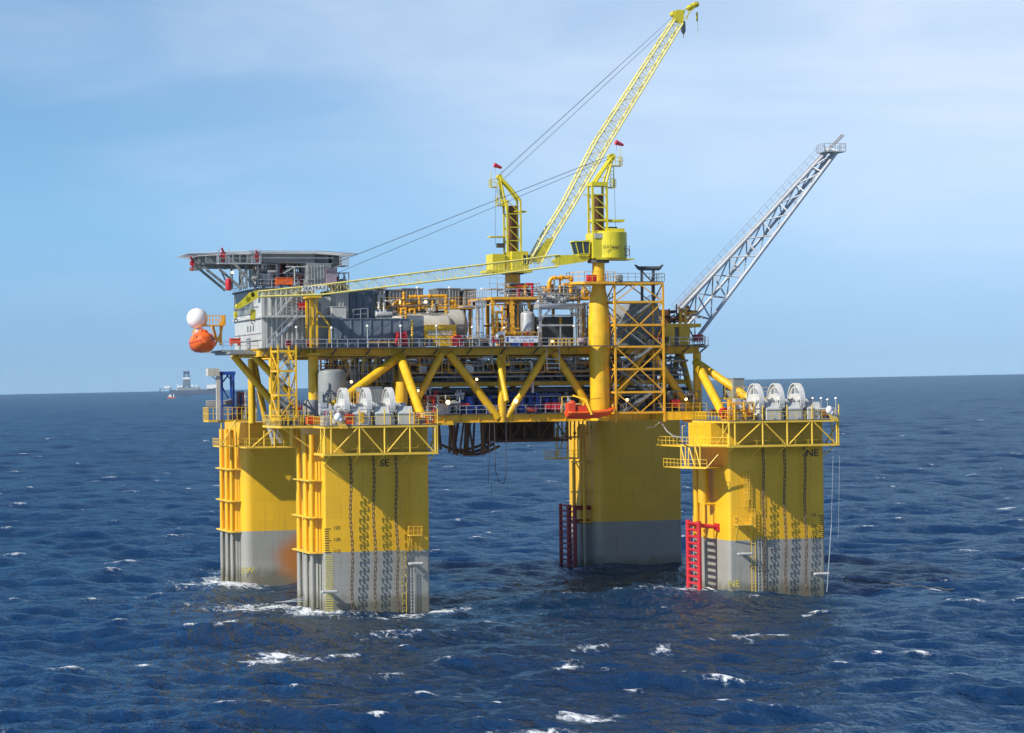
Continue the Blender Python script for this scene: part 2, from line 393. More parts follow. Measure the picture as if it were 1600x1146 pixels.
# ------------------------------------------------------------------ sea
def build_sea():
    rs = np.random.RandomState(3)
    d = [25.0]
    while d[-1] < 10000:
        x = d[-1]; d.append(x + (6.0 if x < 170 else max(0.45, x * 0.0021)))
    d = np.array(d); d[-1] = 10000.0
    fine = np.radians(np.arange(-15.0, 15.01, 0.105))
    rest = np.radians(np.arange(17.0, 343.1, 4.0))
    ang = np.concatenate([fine, rest]); nf = len(ang)
    D, Tn = np.meshgrid(d, ang + YAW, indexing='ij')
    X = CAM.x + D * np.sin(Tn); Y = CAM.y + D * np.cos(Tn); Z = np.zeros_like(X)
    sp = np.maximum(np.maximum(0.45, D * 0.0021), D * 0.0019)
    X0, Y0 = X.copy(), Y.copy(); cx = np.zeros_like(X)
    wind = R(250)
    for i in range(64):
        lam = 2.6 * (24.0 ** (rs.rand())); k = 2 * np.pi / lam
        th = wind + rs.randn() * 0.85
        a = 0.0072 * lam ** 0.98 * (0.6 + 0.8 * rs.rand())
        a *= 1.0 if lam < 9 else (0.75 if lam < 18 else 0.42)
        kx, ky = k * math.cos(th), k * math.sin(th); ph = rs.rand() * 6.28
        w = np.clip((lam / sp - 2.2) / 3, 0, 1)
        P = kx * X0 + ky * Y0 + ph
        S, Cc = np.sin(P), np.cos(P)
        Z += w * a * Cc
        X -= w * a * 0.85 * math.cos(th) * S; Y -= w * a * 0.85 * math.sin(th) * S
        cx += w * a * k * Cc
    far = np.abs(((Tn - YAW + np.pi) % (2 * np.pi)) - np.pi) > R(15.5)
    Z[far] = 0; X[far] = X0[far]; Y[far] = Y0[far]
    # whitecaps on steep crests, in drifting clumps
    s = cx[(D > 200) & (D < 900) & ~far].std()
    q = cx / s
    lo = np.zeros_like(X)
    for i in range(14):
        th = rs.rand() * 6.28; k = 2 * np.pi / (26 + 130 * rs.rand()); lo += np.cos(k * (math.cos(th) * X0 + math.sin(th) * Y0) + rs.rand() * 6.28)
    lo /= lo.std()
    foam = np.clip((q + 0.30 * lo - 3.25) / 0.8, 0, 1)
    angs = Tn[0] - YAW
    for k in range(420):
        # small single caps, some with a short tail along the crest
        dd = 215 * (9.0 ** (rs.rand() ** .8)); aa = rs.uniform(-.22, .22); i0, i1 = np.searchsorted(d, [dd - 12, dd + 12]); j0, j1 = np.searchsorted(angs[:nf], [aa - 12 / dd, aa + 12 / dd])
        if i1 <= i0 or j1 <= j0: continue
        sl = (slice(i0, i1), slice(j0, j1)); qq = q[sl]; m_ = np.argmax(qq); 
        if qq.flat[m_] < 1.4: continue
        xc, yc = X0[sl].flat[m_], Y0[sl].flat[m_]; al = wind + np.pi / 2 + rs.randn() * .3; sc0 = .35 + .9 * rs.rand() ** 3; l1, l2 = 2.4 * sc0, .75 * sc0 + dd * .0011
        ex, ey = X0[sl] - xc, Y0[sl] - yc; g = np.exp(-((ex * math.cos(al) + ey * math.sin(al)) / l1) ** 2 - ((ey * math.cos(al) - ex * math.sin(al)) / l2) ** 2)
        foam[sl] = np.maximum(foam[sl], g * rs.uniform(.45, 1.0))
    # broken water round the columns
    def blob(px, py, rxx, ryy, amp):
        sf_ = .55 if py > 970 else 1.15; rxx *= sf_; ryy *= sf_ * (1.2 if py > 970 else 1)
        p = sea_at(px, py); nonlocal foam
        e = ((X0 - p.x) * math.cos(YAW) - (Y0 - p.y) * math.sin(YAW)) / rxx; g = ((X0 - p.x) * math.sin(YAW) + (Y0 - p.y) * math.cos(YAW)) / ryy
        foam = np.maximum(foam, amp * np.exp(-(e * e + g * g)))
    for b in [(352, 905, 3.6, 9, 1.2), (370, 911, 3.5, 6, 1.0), (325, 907, 4, 7, .85), (340, 900, 2.5, 10, .9), (472, 948, 4, 4, 1.0), (500, 955, 4, 3, .9), (430, 948, 7, 4, .75), (385, 945, 5, 4, .5),
              (1085, 918, 4, 7, 1.0), (1050, 921, 4, 8, .7), (1110, 919, 3, 5, .8), (670, 953, 4, 2.5, .7), (690, 950, 3, 3, .7), (570, 961, 4, 2, .5),
              (437, 1022, 4.5, 4.5, .95), (410, 1029, 4, 3, .8), (462, 1028, 3, 3, .7), (603, 1052, 2.6, 2.6, 1.1), (1168, 998, 3, 6, .95), (1150, 1000, 2, 3, .7), (1204, 1000, 2.2, 4, .7),
              (912, 1120, 4, 3, 1.0), (930, 1125, 2, 2, .7), (226, 1040, 1.6, 1.6, .9), (352, 987, 1.6, 4, .9), (1162, 1006, 4, 3, .5), (1036, 1023, 1.6, 3, .9), (884, 1042, 2, 3, .8),
              (988, 1072, 2.2, 2, .8), (847, 1147, 6, 3, .6), (927, 1018, 4, 3, .5), (600, 997, 4, 3, .6), (880, 888, 5, 3, .5)]: blob(*b)
    # the hull sits in the troughs of the swell here and there
    for px, py, amp, rad in ((420, 908, -1.0, 17), (1200, 922, -.45, 14), (985, 887, -.35, 15), (1105, 915, .25, 6)):
        p = sea_at(px, py); Z += amp * np.exp(-((X0 - p.x) ** 2 + (Y0 - p.y) ** 2) / rad ** 2)
    nD, nT = X.shape
    verts = np.stack([X, Y, Z], -1).reshape(-1, 3)
    i, j = np.meshgrid(np.arange(nD - 1), np.arange(nT), indexing='ij'); j2 = (j + 1) % nT
    F = np.stack([i * nT + j, i * nT + j2, (i + 1) * nT + j2, (i + 1) * nT + j], -1).reshape(-1, 4)
    # cap under the camera
    me = bpy.data.meshes.new('sea')
    nv = len(verts); me.vertices.add(nv + 1); co = np.vstack([verts, [[CAM.x, CAM.y, 0]]]).astype(np.float32); me.vertices.foreach_set('co', co.ravel())
    tri = np.stack([np.full(nT, nv), (np.arange(nT) + 1) % nT, np.arange(nT)], -1)
    F = F[:, ::-1]; tri = tri[:, ::-1]
    nl = F.size + tri.size; me.loops.add(nl); me.loops.foreach_set('vertex_index', np.concatenate([F.ravel(), tri.ravel()]).astype(np.int32))
    npoly = len(F) + len(tri); me.polygons.add(npoly)
    ls = np.concatenate([np.arange(len(F)) * 4, len(F) * 4 + np.arange(len(tri)) * 3]).astype(np.int32)
    me.polygons.foreach_set('loop_start', ls)
    me.update(calc_edges=True); me.validate(); me.shade_smooth()
    at_ = me.attributes.new('foam', 'FLOAT', 'POINT'); at_.data.foreach_set('value', np.append(foam.ravel(), 0).astype(np.float32))
    m = bpy.data.materials.new('sea_water'); m.use_nodes = True
    t = m.node_tree; b = t.nodes['Principled BSDF']; outn = t.nodes['Material Output']
    geo = N(t, 'ShaderNodeNewGeometry')
    b.inputs['IOR'].default_value = 1.333; b.inputs['Specular IOR Level'].default_value = 0.24; b.inputs['Roughness'].default_value = 0.10
    def noise(scale, det, rot, rough=.6, dist=0.0):
        mp = N(t, 'ShaderNodeMapping', inp={'Rotation': (0, 0, rot), 'Scale': (1.0, 0.5, 1.0)}); t.links.new(geo.outputs['Position'], mp.inputs[0])
        n = N(t, 'ShaderNodeTexNoise', inp={'Scale': scale, 'Detail': det, 'Roughness': rough, 'Distortion': dist}); t.links.new(mp.outputs[0], n.inputs[0]); return n
    na = noise(0.30, 4.0, -wind, dist=.4); nb = noise(1.4, 4.0, -wind + .5, dist=.3); nc = noise(0.035, 3.0, -wind)
    b1 = N(t, 'ShaderNodeBump', inp={'Strength': 1.0, 'Distance': 1.15}); t.links.new(na.outputs[0], b1.inputs['Height'])
    b2 = N(t, 'ShaderNodeBump', inp={'Strength': 1.0, 'Distance': 0.33}); t.links.new(nb.outputs[0], b2.inputs['Height']); t.links.new(b1.outputs[0], b2.inputs['Normal'])
    t.links.new(b2.outputs[0], b.inputs['Normal'])
    wc = N(t, 'ShaderNodeMixRGB', inp={1: (0.0001, 0.0155, 0.054, 1), 2: (0.0003, 0.029, 0.088, 1)}); t.links.new(nc.outputs[0], wc.inputs[0])
    fa = N(t, 'ShaderNodeAttribute', attribute_name='foam')
    nfm = noise(0.95, 7.0, 0.3, .75, .6)
    mf = N(t, 'ShaderNodeMapRange', inp={1: 0.36, 2: 0.66, 3: -0.85, 4: 0.45}); t.links.new(nfm.outputs[0], mf.inputs[0])
    fs = N(t, 'ShaderNodeMath', operation='MULTIPLY_ADD', inp={1: 1.25}); t.links.new(fa.outputs['Fac'], fs.inputs[0]); t.links.new(mf.outputs[0], fs.inputs[2])
    gt = N(t, 'ShaderNodeMath', operation='GREATER_THAN', inp={1: 0.02}); t.links.new(fa.outputs['Fac'], gt.inputs[0])
    fm0 = N(t, 'ShaderNodeMapRange', interpolation_type='SMOOTHSTEP', inp={1: 0.05, 2: 0.85}); t.links.new(fs.outputs[0], fm0.inputs[0])
    fm = N(t, 'ShaderNodeMath', operation='MULTIPLY'); t.links.new(fm0.outputs[0], fm.inputs[0]); t.links.new(gt.outputs[0], fm.inputs[1])
    cm = N(t, 'ShaderNodeMixRGB', inp={2: (0.66, 0.70, 0.73, 1)}); t.links.new(fm.outputs[0], cm.inputs[0]); t.links.new(wc.outputs[0], cm.inputs[1])
    t.links.new(cm.outputs[0], b.inputs['Base Color'])
    rr = N(t, 'ShaderNodeMapRange', inp={1: 0, 2: 1, 3: 0.07, 4: 0.8}); t.links.new(fm.outputs[0], rr.inputs[0]); t.links.new(rr.outputs[0], b.inputs['Roughness'])
    # wave facets hide one another at grazing angles, so the mean reflection of a rough sea stays well below a mirror's
    b.inputs['Specular IOR Level'].default_value = 0.0
    gl = N(t, 'ShaderNodeBsdfGlossy', inp={'Roughness': 0.08, 'Color': (0.74, 0.93, 1, 1)}); t.links.new(b2.outputs[0], gl.inputs['Normal'])
    fr = N(t, 'ShaderNodeFresnel', inp={'IOR': 1.333}); t.links.new(b2.outputs[0], fr.inputs['Normal'])
    fcap = N(t, 'ShaderNodeMapRange', inp={1: 0.02, 2: 0.48, 3: 0.025, 4: 0.32}); t.links.new(fr.outputs[0], fcap.inputs[0])
    nof = N(t, 'ShaderNodeMath', operation='SUBTRACT', inp={0: 1.0}); t.links.new(fm.outputs[0], nof.inputs[1])
    ff = N(t, 'ShaderNodeMath', operation='MULTIPLY'); t.links.new(fcap.outputs[0], ff.inputs[0]); t.links.new(nof.outputs[0], ff.inputs[1])
    ms = N(t, 'ShaderNodeMixShader'); t.links.new(ff.outputs[0], ms.inputs[0]); t.links.new(b.outputs[0], ms.inputs[1]); t.links.new(gl.outputs[0], ms.inputs[2]); t.links.new(ms.outputs[0], outn.inputs['Surface'])
    me.materials.append(m)
    o = bpy.data.objects.new('sea', me); COL.objects.link(o); o['kind'] = 'structure'; o['label'] = 'deep blue choppy open sea with scattered white breaking crests'; FIX.append(o)
build_sea()

# ------------------------------------------------------------------ the platform: hull columns, decks, trusses
S, WD = 56.2, 14.1
P = thing('offshore_platform', 'yellow and grey four-column floating production platform standing in the sea', 'oil platform')
ZU0, ZU1 = 32.9, 34.0         # upper deck girder
ZL0, ZL1 = 23.6, 24.8         # lower deck girder
def column(ox, oy, ch, lab):
    c = ch; m = MB()
    poly = []
    for (cx_, cy_, sx_, sy_) in ((0, 0, 1, 1), (WD, 0, -1, 1), (WD, WD, -1, -1), (0, WD, 1, -1)):
        r_ = c if (cx_, cy_) == (0, 0) else 0.3
        k = 5; pts = []
        for i in range(k + 1):
            a = math.pi / 2 * i / k
            pts.append((ox + cx_ + sx_ * r_ * (1 - math.sin(a)), oy + cy_ + sy_ * r_ * (1 - math.cos(a))))
        if (sx_ * sy_) > 0: pts = pts[::-1]
        poly += pts
    m.prism(poly, -7, ZL0 - 0.02)
    o = m.build('hull_column', 'hull_paint', P); o['label'] = lab
    return o
cSE = column(0, 0, .3, 'front left hull column marked SE')
cNE = column(S, 0, .5, 'front right hull column marked NE')
cSW = column(0, S, 1.6, 'rear left hull column with orange rust stain')
cNW = column(S, S, 2.2, 'rear right hull column in shade')
def caissons(col_, ox, oy, ys, r=0.31, zt=22.5):
    for i, yy in enumerate(ys):
        m = MB(); xx = ox - (0.85 if i % 2 else 1.25)
        m.cyl((xx, oy + yy, -5), (xx, oy + yy, zt), r * (1.15 if i % 2 else .9), n=12); m.build('standpipe', 'hull_paint', col_)
    m = MB()
    for z in (7.0, 11.6, 16.4):
        m.bb(ox - 1.75, oy + ys[0] - .5, z, ox - 0.003, oy + ys[-1] + .5, z + .16)
        for yy in ys: m.ring((ox - 1.05, oy + yy, z + .08), (0, 0, 1), .55, .1, n=10, m=4)
    m.build('pipe_bracket', 'yellow_rail', col_)
caissons(cSE, 0, 0, (1.6, 3.4, 5.2, 7.4, 9.6, 11.6))
caissons(cSW, 0, S, (1.6, 3.6, 5.6, 7.8, 10.0, 12.0))
caissons(cNW, S, S, (2.4, 5.0, 7.6))
# painted letters, draught marks
def letters(col_, s_, px, py, y, size, m='text_dark', bold=.02, sx=1.1): text(s_, 'painted_letters', m, size, A(px, py, y=y), (1, 0, 0), (0, 0, 1), col_, bold=bold, sx=sx)
letters(cSE, 'SE', 600.5, 724, -0.012, 1.3); letters(cNE, 'NE', 1269, 708.5, -0.012, 1.35)
letters(cSW, 'SW', 387, 892, S - .012, 1.25, 'text_yellow'); 
text('NE', 'painted_letters', 'text_yellow', 1.3, A(1147, 913, y=-.012), (1, 0, 0), (0, 0, 1), cNE, bold=.03)
def draught(col_, x0, side, zt, n=11):
    m = MB()
    for i in range(n):
        z = zt - i * 0.3048; L = 0.85 if i % 5 == 0 else 0.62
        m.bb(x0, -.012, z - .06, x0 + L * side, -.002, z + .06)
    m.build('draught_marks', 'text_dark', col_)
    for i, s_ in enumerate(('125', '120', '115')):
        text(s_, 'draught_number', 'text_dark', .62, (x0 + side * 1.65, -.012, zt - i * 5 * .3048 + .12), (1, 0, 0), (0, 0, 1), col_)
zt = A(512, 827, y=0).z
draught(cSE, A(507, 845, y=0).x, 1, zt); draught(cNE, A(1288, 830, y=0).x, -1, zt)
m = MB(); x0 = A(507, 900, y=0).x
for i in range(30):
    z = zt - 3.5 - i * .3048
    if z > -.5: m.bb(x0 + .1, -.012, z - .07, x0 + 1.15, -.002, z + .07)
m.build('draught_marks', 'text_yellow', cSE)
m = MB(); m.bb(x0 + .02, -.0015, -2, x0 + 1.25, -.0007, 6.7); 
# horn fenders
def horn(col_, px, py, L=1.7, r=.2):
    p = A(px, py, y=-0.9); m = MB(); m.cyl(p - V(L / 2, 0, 0), p + V(L / 2, 0, 0), r, n=10); m.sph(p + V(L / 2, 0, 0), r, n=8, m=6); m.sph(p - V(L / 2, 0, 0), r, n=8, m=6)
    m.bb(p.x - .25, p.y, p.z - .15, p.x + .25, -.003, p.z + .15); m.build('mooring_horn', 'grey_light', col_)
horn(cSE, 650, 881); horn(cSE, 515, 925, 1.9); horn(cNE, 1164, 866, 1.9); horn(cNE, 1284, 897, 2.0)
# ladders with hoops
def ladder(col_, px, py0, py1, cage=True, y=-.35, w=.55, m_='yellow_rail'):
    a, b = A(px, py1, y=y), A(px, py0, y=y); b.x = a.x; m = MB(); m.ladder(a, b, w)
    n = int((b.z - a.z) / 3)
    for i in range(n + 1):
        z = a.z + (b.z - a.z) * i / max(1, n); m.bar((a.x - w / 2, y, z), (a.x - w / 2, -.003, z), .07); m.bar((a.x + w / 2, y, z), (a.x + w / 2, -.003, z), .07)
    if cage:
        for i in range(int((b.z - a.z) / .9)):
            m.ring((a.x, y - .32, a.z + 1 + i * .9), (0, 0, 1), .42, .03, n=10, m=4)
        for k in range(4):
            an = math.pi * (1 + k / 3); m.bar((a.x + .42 * math.cos(an), y - .32 + .42 * math.sin(an), a.z + 1), (a.x + .42 * math.cos(an), y - .32 + .42 * math.sin(an), b.z), .045)
    m.build('ladder', m_, col_)
ladder(cSE, 632, 862, 958, False); ladder(cSE, 640, 725, 862, False, m_='yellow_paint'); ladder(cSE, 645, 888, 958, False, m_='grey_light', w=.4)
ladder(cNE, 1166, 738, 792, True); ladder(cNE, 1178, 795, 925, False); ladder(cNE, 1188, 840, 925, False, m_='grey_light', w=.5)
def landing(col_, pxa, pxb, py):
    a, b = A(pxa, py, y=-1.3), A(pxb, py, y=-1.3); m = MB(); m.bb(a.x, -1.3, a.z, b.x, -.003, a.z + .14); m.rail([(a.x, -.1, a.z + .14), (a.x, -1.25, a.z + .14), (b.x, -1.25, a.z + .14), (b.x, -.1, a.z + .14)], sp=.6)
    m.bar((a.x + .1, -1.2, a.z), (a.x + .1, -.003, a.z - 2.2), .12); m.bar((b.x - .1, -1.2, a.z), (b.x - .1, -.003, a.z - 2.2), .12); m.build('rest_landing', 'yellow_rail', col_)
landing(cNE, 1153, 1178, 822); landing(cSE, 640, 660, 838)
# NE column: pipe beside the left face, dark loading frame painted on it
m = MB(); p = A(1088, 760, x=S - 1.6); m.cyl((p.x, p.y, -4), (p.x, p.y, 17), .42, n=12); m.cyl((p.x + .2, p.y - 2.2, 12.2), (p.x + .2, p.y - 2.2, 17), .75, n=12)
m.path([(p.x, p.y - 3, 7.0), (p.x, p.y - 3, 12.0), (S - .1, p.y - 3, 12.0)], .16); m.build('standpipe', 'hull_paint', cNE)
m = MB(); q = [A(1101, 845, x=S - .02), A(1122, 912, x=S - .02)]
y0, y1, z0, z1 = q[0].y, q[1].y, 0.2, 8.0
# (the fender ladder's rails)


# --- decks
def girder(m, p, q, h=1.1, w=.5, z=None):
    p, q = Vector(p), Vector(q); m.bar(p + V(0, 0, h / 2), q + V(0, 0, h / 2), .10, h - .06)
    m.bar(p + V(0, 0, h - .05), q + V(0, 0, h - .05), w, .1); m.bar(p + V(0, 0, .05), q + V(0, 0, .05), w, .1)
    L = (q - p).length; n = int(L / 2.4); u = (q - p).normalized(); sdv = u.cross(V(0, 0, 1)) * w * .45
    for i in range(1, n): a = p.lerp(q, i / n); m.bar(a - sdv + V(0, 0, h / 2), a + sdv + V(0, 0, h / 2), .06, h - .2)
FY = 14.0
cx1p = A(936, 500, y=11.6).x
XL = -5.4
m = MB()
for y in (FY, 28, 42, 56): girder(m, (XL if y < 35 else 1.5, y, ZU0), (57.5, y, ZU0))
for x in (1.5, 14.2, 28.4, 42.6, 57.2): girder(m, (x, FY + .3, ZU0 + .001), (x, 56, ZU0 + .001))
girder(m, (XL, FY + .3, ZU0), (XL, 35, ZU0))
for i in range(30): x = XL + 1 + i * 2.1; m.bb(x, FY + .35, ZU1 - .4, x + .12, 56 if x > 1 else 35, ZU1 - .12)
m.build('upper_deck_girders', 'yellow_paint', P)
m = MB(); m.bb(XL - .2, FY - 3.0, ZU1 - .11, cx1p - 1.5, FY, ZU1 + .02); m.bb(cx1p + 1.5, FY - 3.0, ZU1 - .11, 57.9, FY, ZU1 + .02); m.bb(35.5, FY - 5.2, ZU1 - .11, cx1p - 1.5, FY - 3.0, ZU1 + .02); m.bb(cx1p - 1.5, FY - 5.2, ZU1 - .11, cx1p + 1.6, FY - 3.95, ZU1 + .02); [m.bar((x_, FY, ZU0 + .1), (x_, FY - 2.9, ZU1 - .2), .12, .2) for x_ in [XL + .3 + 4.75 * k_ for k_ in range(9)] + [46, 50.5, 55, 57.6]]; m.bb(XL - .2, FY, ZU1 - .11, 57.9, 36, ZU1 + .02); m.bb(1.2, 36, ZU1 - .11, 57.9, 56.4, ZU1 + .02); m.build('upper_deck_floor', 'deck_grating', P)
m = MB()
for y in (FY, 28, 42, 56): girder(m, (5 if y == FY else 5, y, ZL0), (57.5, y, ZL0), 1.2)
for x in (5, 14.2, 28.4, 42.6, 57.2): girder(m, (x, FY + .3, ZL0 + .001), (x, 56, ZL0 + .001), 1.2)
for i in range(24): x = 6 + i * 2.15; m.bb(x, FY + .35, ZL1 - .4, x + .12, 56, ZL1 - .12)
m.build('lower_deck_girders', 'yellow_paint', P)
m = MB(); m.bb(4.6, FY - .4, ZL1 - .11, 57.9, 56.4, ZL1 + .02); m.build('lower_deck_floor', 'deck_grating', P)
# mezzanine
m = MB()
for y in (17.5, 30, 46): girder(m, (14.5, y, 28.6), (56.8, y, 28.6), .6, .3)
for x in (21, 28.4, 35.5, 42.6, 49): girder(m, (x, 17.8, 28.6), (x, 50, 28.6), .6, .3)
m.build('mezzanine_girders', 'yellow_paint', P)
m = MB(); m.bb(14.5, 17.2, 29.21, 56.8, 50, 29.27); m.build('mezzanine_floor', 'deck_grating', P)
# truss legs and braces
def strut(p, q, r=.56, n=14, name='truss_brace', m_='yellow_paint'):
    m = MB(); m.cyl(p, q, r, n=n)
    return m.build(name, m_, P)
ZT, ZB = ZU0 + .3, ZL0 + .6
for x, y in ((14.2, FY), (28.4, FY), (57.2, FY), (14.2, 28), (14.2, 42), (14.2, 56), (57.2, 28), (57.2, 42), (57.2, 56), (28.4, 56), (42.6, 56), (1.9, FY + .2), (1.9, 41)):
    strut((x, y, ZL0 if x > 3 else 23.7), (x, y, ZU0 + .02), .58 if x > 3 else .72, name='deck_leg')
for a, b in ((14.2, 28.4), (28.4, 42.6), (42.6, 57.2)):
    c = (a + b) / 2 + (-.9 if a < 20 else 0)
    for y in (FY, 56):
        strut((c - .5, y, ZT), (a + .6, y, ZB), .5); strut((c + .5, y, ZT), (b - .6, y, ZB), .55)
for x in (57.2, 14.2):
    for a, b in ((14, 28), (28, 42), (42, 56)):
        c = (a + b) / 2; strut((x, c - .4, ZT), (x, a + .6, ZB), .45); strut((x, c + .4, ZT), (x, b - .6, ZB), .45)
# rakers from the columns to the deck corners
strut((A(393, 600, y=36).x, 36, 23.7), (A(393, 600, y=36).x, 36, ZU0), .5, name='deck_leg'); strut((A(410, 600, y=40).x, 38, 24), (A(397, 600, y=36).x, 36, ZU0), .4)
f1 = A(664, 660, y=1.5); f1.z = 23.5; f2 = A(1136, 653, y=1.5); f2.z = 23.3
strut(f1, A(625, 556, y=FY - .5), .62, name='raker'); strut(f2, A(1088, 566, y=FY - .5), .62, name='raker')
strut(A(500, 650, y=8), A(622, 559, y=FY - .3), .58, name='raker')
strut(A(1186, 634, y=7), A(1088, 566, y=FY), .55, name='raker')
strut(A(365, 556, y=30), A(435, 640, y=30), .5, name='raker'); strut(A(397, 556, y=26), A(450, 612, y=26), .5, name='raker')
strut(A(792, 628, y=9.5), A(779, 562, y=FY - .6), .36, name='raker')
m = MB(); p = A(627, 600, y=10.5); m.lathe((p.x, 10.5, 23.7), (0, 0, 1), [(0, .4), (1.0, .5), (3.2, .85), (4.6, .8), (5.4, .7), (5.6, .7)], 18); m.build('support_cone', 'yellow_paint', P)
# girder nodes
# railings of the decks
m = MB(); m.rail([(XL, FY - 2.9, ZU1 + .02), (cx1p - 1.8, FY - 2.9, ZU1 + .02)], sp=1.4); m.rail([(52, FY - 2.9, ZU1 + .02), (57.8, FY - 2.9, ZU1 + .02), (57.8, 30, ZU1 + .02)], sp=1.4)
m.build('deck_railing', 'steel', P)
m = MB(); m.rail([(17.5, FY - .35, ZL1 + .02), (44.5, FY - .35, ZL1 + .02)], sp=1.4); m.rail([(51.5, FY - .35, ZL1 + .02), (57.8, FY - .35, ZL1 + .02)], sp=1.2)
m.build('deck_railing', 'galv', P)

# --- winch platforms on the two front columns
def winch_platform(x0, x1, yf, zf, zw, xl, lab):
    o = MB(); o.bb(x0, yf, zf - .12, x1, 13.5, zf); plat = o.build('winch_platform', 'deck_grating', P); plat['label'] = lab
    m = MB(); m.bar((x0, yf, zf - .25), (x1, yf, zf - .25), .22, .24); m.bar((x0, yf, zf - .25), (x0, 13, zf - .25), .22, .24); m.bar((x1, yf, zf - .25), (x1, 8, zf - .25), .22, .24)
    m.bar((x0, yf, zw - .12), (x1, yf, zw - .12), .24, .3); m.bar((x0, yf, zw - .12), (x0, 6, zw - .12), .24, .3); m.bar((x1, yf, zw - .12), (x1, 4, zw - .12), .24, .3)
    n = 4; xs = [x0 + 1.0] + [x0 + 1.0 + (x1 - x0 - 1.3) * i / 4 for i in range(1, 5)]
    xs = [x0 + .9, x0 + .9 + (x1 - x0 - 1.2) * .27, x0 + .9 + (x1 - x0 - 1.2) * .51, x0 + .9 + (x1 - x0 - 1.2) * .755, x1 - .3]
    for x in xs: m.cyl((x, yf, zw), (x, yf, zf - .3), .13, n=8)
    for i, (a, b) in enumerate(zip(xs, xs[1:])):
        if i % 2 == 0: m.cyl((a + .3, yf, zw + .1), (b - .3, yf, zf - .4), .10, n=6)
        else: m.cyl((a + .3, yf, zf - .4), (b - .3, yf, zw + .1), .10, n=6)
    for x in (x0 + .05, x1 - .05):
        m.cyl((x, yf, zw), (x, yf, zf - .3), .12); m.cyl((x, yf, zf - .4), (x, -0.2, zw + .1), .1); m.cyl((x, yf + 2.2, zw), (x, yf + 2.2, zf - .3), .1)
    for x in xs: m.cyl((x, yf + .2, zw - .1), (x, -.01, zw - 1.6), .08)
    m.build('support_truss', 'yellow_rail', plat)
    m = MB(); m.bb(x0, yf + .1, zw - .09, x1, -.02, zw - .03); m.build('walkway_floor', 'deck_grating', plat)
    m = MB(); m.rail([(x0 + 2.5, yf + .9, zw), (x1 - .4, yf + .9, zw)], sp=1.9, r=.03); m.build('railing', 'yellow_rail', plat)
    m = MB(); m.rail([(x0, 8, zf), (x0, yf, zf), (x1, yf, zf), (x1, 8, zf)], sp=1.25, r=.032)
    for x in xs[:4] + [x1]: m.cyl((x, yf - .02, zf), (x, yf - .02, zf + 2.0), .09, n=6)
    m.build('railing', 'yellow_rail', plat)
    return plat
YF = -4.5
wp1 = winch_platform(A(507, 690, y=YF).x, A(684, 690, y=YF).x, YF, A(600, 664, y=YF).z, A(600, 708, y=YF).z, 0, 'winch platform around the SE column')
wp2 = winch_platform(A(1139, 690, y=YF).x, A(1311, 690, y=YF).x, YF, A(1230, 656, y=YF).z, A(1230, 695, y=YF).z, 0, 'winch platform around the NE column')
ZF = A(600, 664, y=YF).z
# left extension of the front left platform
m = MB(); a = A(437, 667, z=ZF - .15); m.bb(-5.2, 1.5, ZF - .25, -.8, 13.5, ZF - .05); ex = m.build('side_platform', 'deck_grating', P)
m = MB(); m.bar((-5.2, 1.5, ZF - .2), (-.8, 1.5, ZF - .2), .22, .3); m.bar((-5.2, 1.5, ZF - .2), (-5.2, 13.5, ZF - .2), .22, .3)
m.rail([(-.9, 1.5, ZF), (-5.2, 1.5, ZF), (-5.2, 13.5, ZF)], sp=.9, r=.035, h=1.3); m.rail([(-5.1, 3.5, ZF), (-1.2, 3.5, ZF)], sp=.7, h=1.9, r=.03); m.bar((-5, 2, ZF - .3), (-1.2, 2, ZF - 3), .15); m.build('railing', 'yellow_rail', ex)
m = MB(); m.cyl((-6, 9, 21), (-6, 9, 23), .1); m.cyl((-2.2, 9, 21), (-2.2, 9, 24), .35); m.bb(-8.5, 9, 20.7, -1.6, 13, 20.85); m.rail([(-8.4, 9, 20.85), (-1.7, 9, 20.85)], sp=1.6); m.cyl((-7.6, 9, 20.9), (-4.6, 9, 23.4), .1); m.cyl((-1.8, 9, 20.8), (-1.8, 9, 24), .1); m.cyl((-4.6, 9, 20.8), (-4.6, 9, 24), .1)
m.build('hanging_walkway', 'yellow_rail', ex)
# left walkways of the front right platform: deck along the left face and the lower bracketed landing
zw2 = A(1230, 695, y=YF).z; xw = A(1139, 690, y=YF).x
pl = A(1064, 696, z=zw2)
print('NE walkway left corner', pl)
m = MB()
m.prism([(pl.x, pl.y), (xw, YF), (S - .05, YF), (S - .05, 13), (pl.x, 13)], zw2 - .22, zw2 - .05); sp2 = m.build('side_platform', 'yellow_paint', P)
m = MB(); m.bar((pl.x, pl.y, zw2), (xw, YF, zw2), .2, .22); m.rail([(pl.x, pl.y, zw2), (xw, YF, zw2)], sp=1.1); m.rail([(pl.x, pl.y, zw2), (pl.x, 12, zw2)], sp=1.4)
zl = A(1100, 733, x=(pl.x + .3)).z
m.bar((pl.x, pl.y, zl), (xw - 2, YF + 3.2, zl), .2, .26); m.rail([(pl.x, pl.y, zl), (xw - 2, YF + 3.2, zl)], sp=1.1, r=.03)
m.rail([(pl.x, pl.y, zl), (pl.x, 10, zl)], sp=1.4); m.prism([(pl.x, pl.y), (xw - 2, YF + 3.2), (S - .05, 2), (S - .05, 10), (pl.x, 10)], zl - .12, zl - .04)
P0, P1 = V(pl.x, pl.y, 0), V(xw - 2, YF + 3.2, 0)
for t0, t1 in ((0, .18), (.3, .55), (.55, .75)):
    a, b = P0.lerp(P1, t0), P0.lerp(P1, t1); m.cyl((a.x, a.y, zl), (a.x, a.y, zw2), .1, n=6); m.cyl((a.x, a.y, zw2 - .1), (b.x, b.y, zl + .1), .11, n=6); m.cyl((b.x, b.y, zl), (b.x, b.y, zw2), .1, n=6)
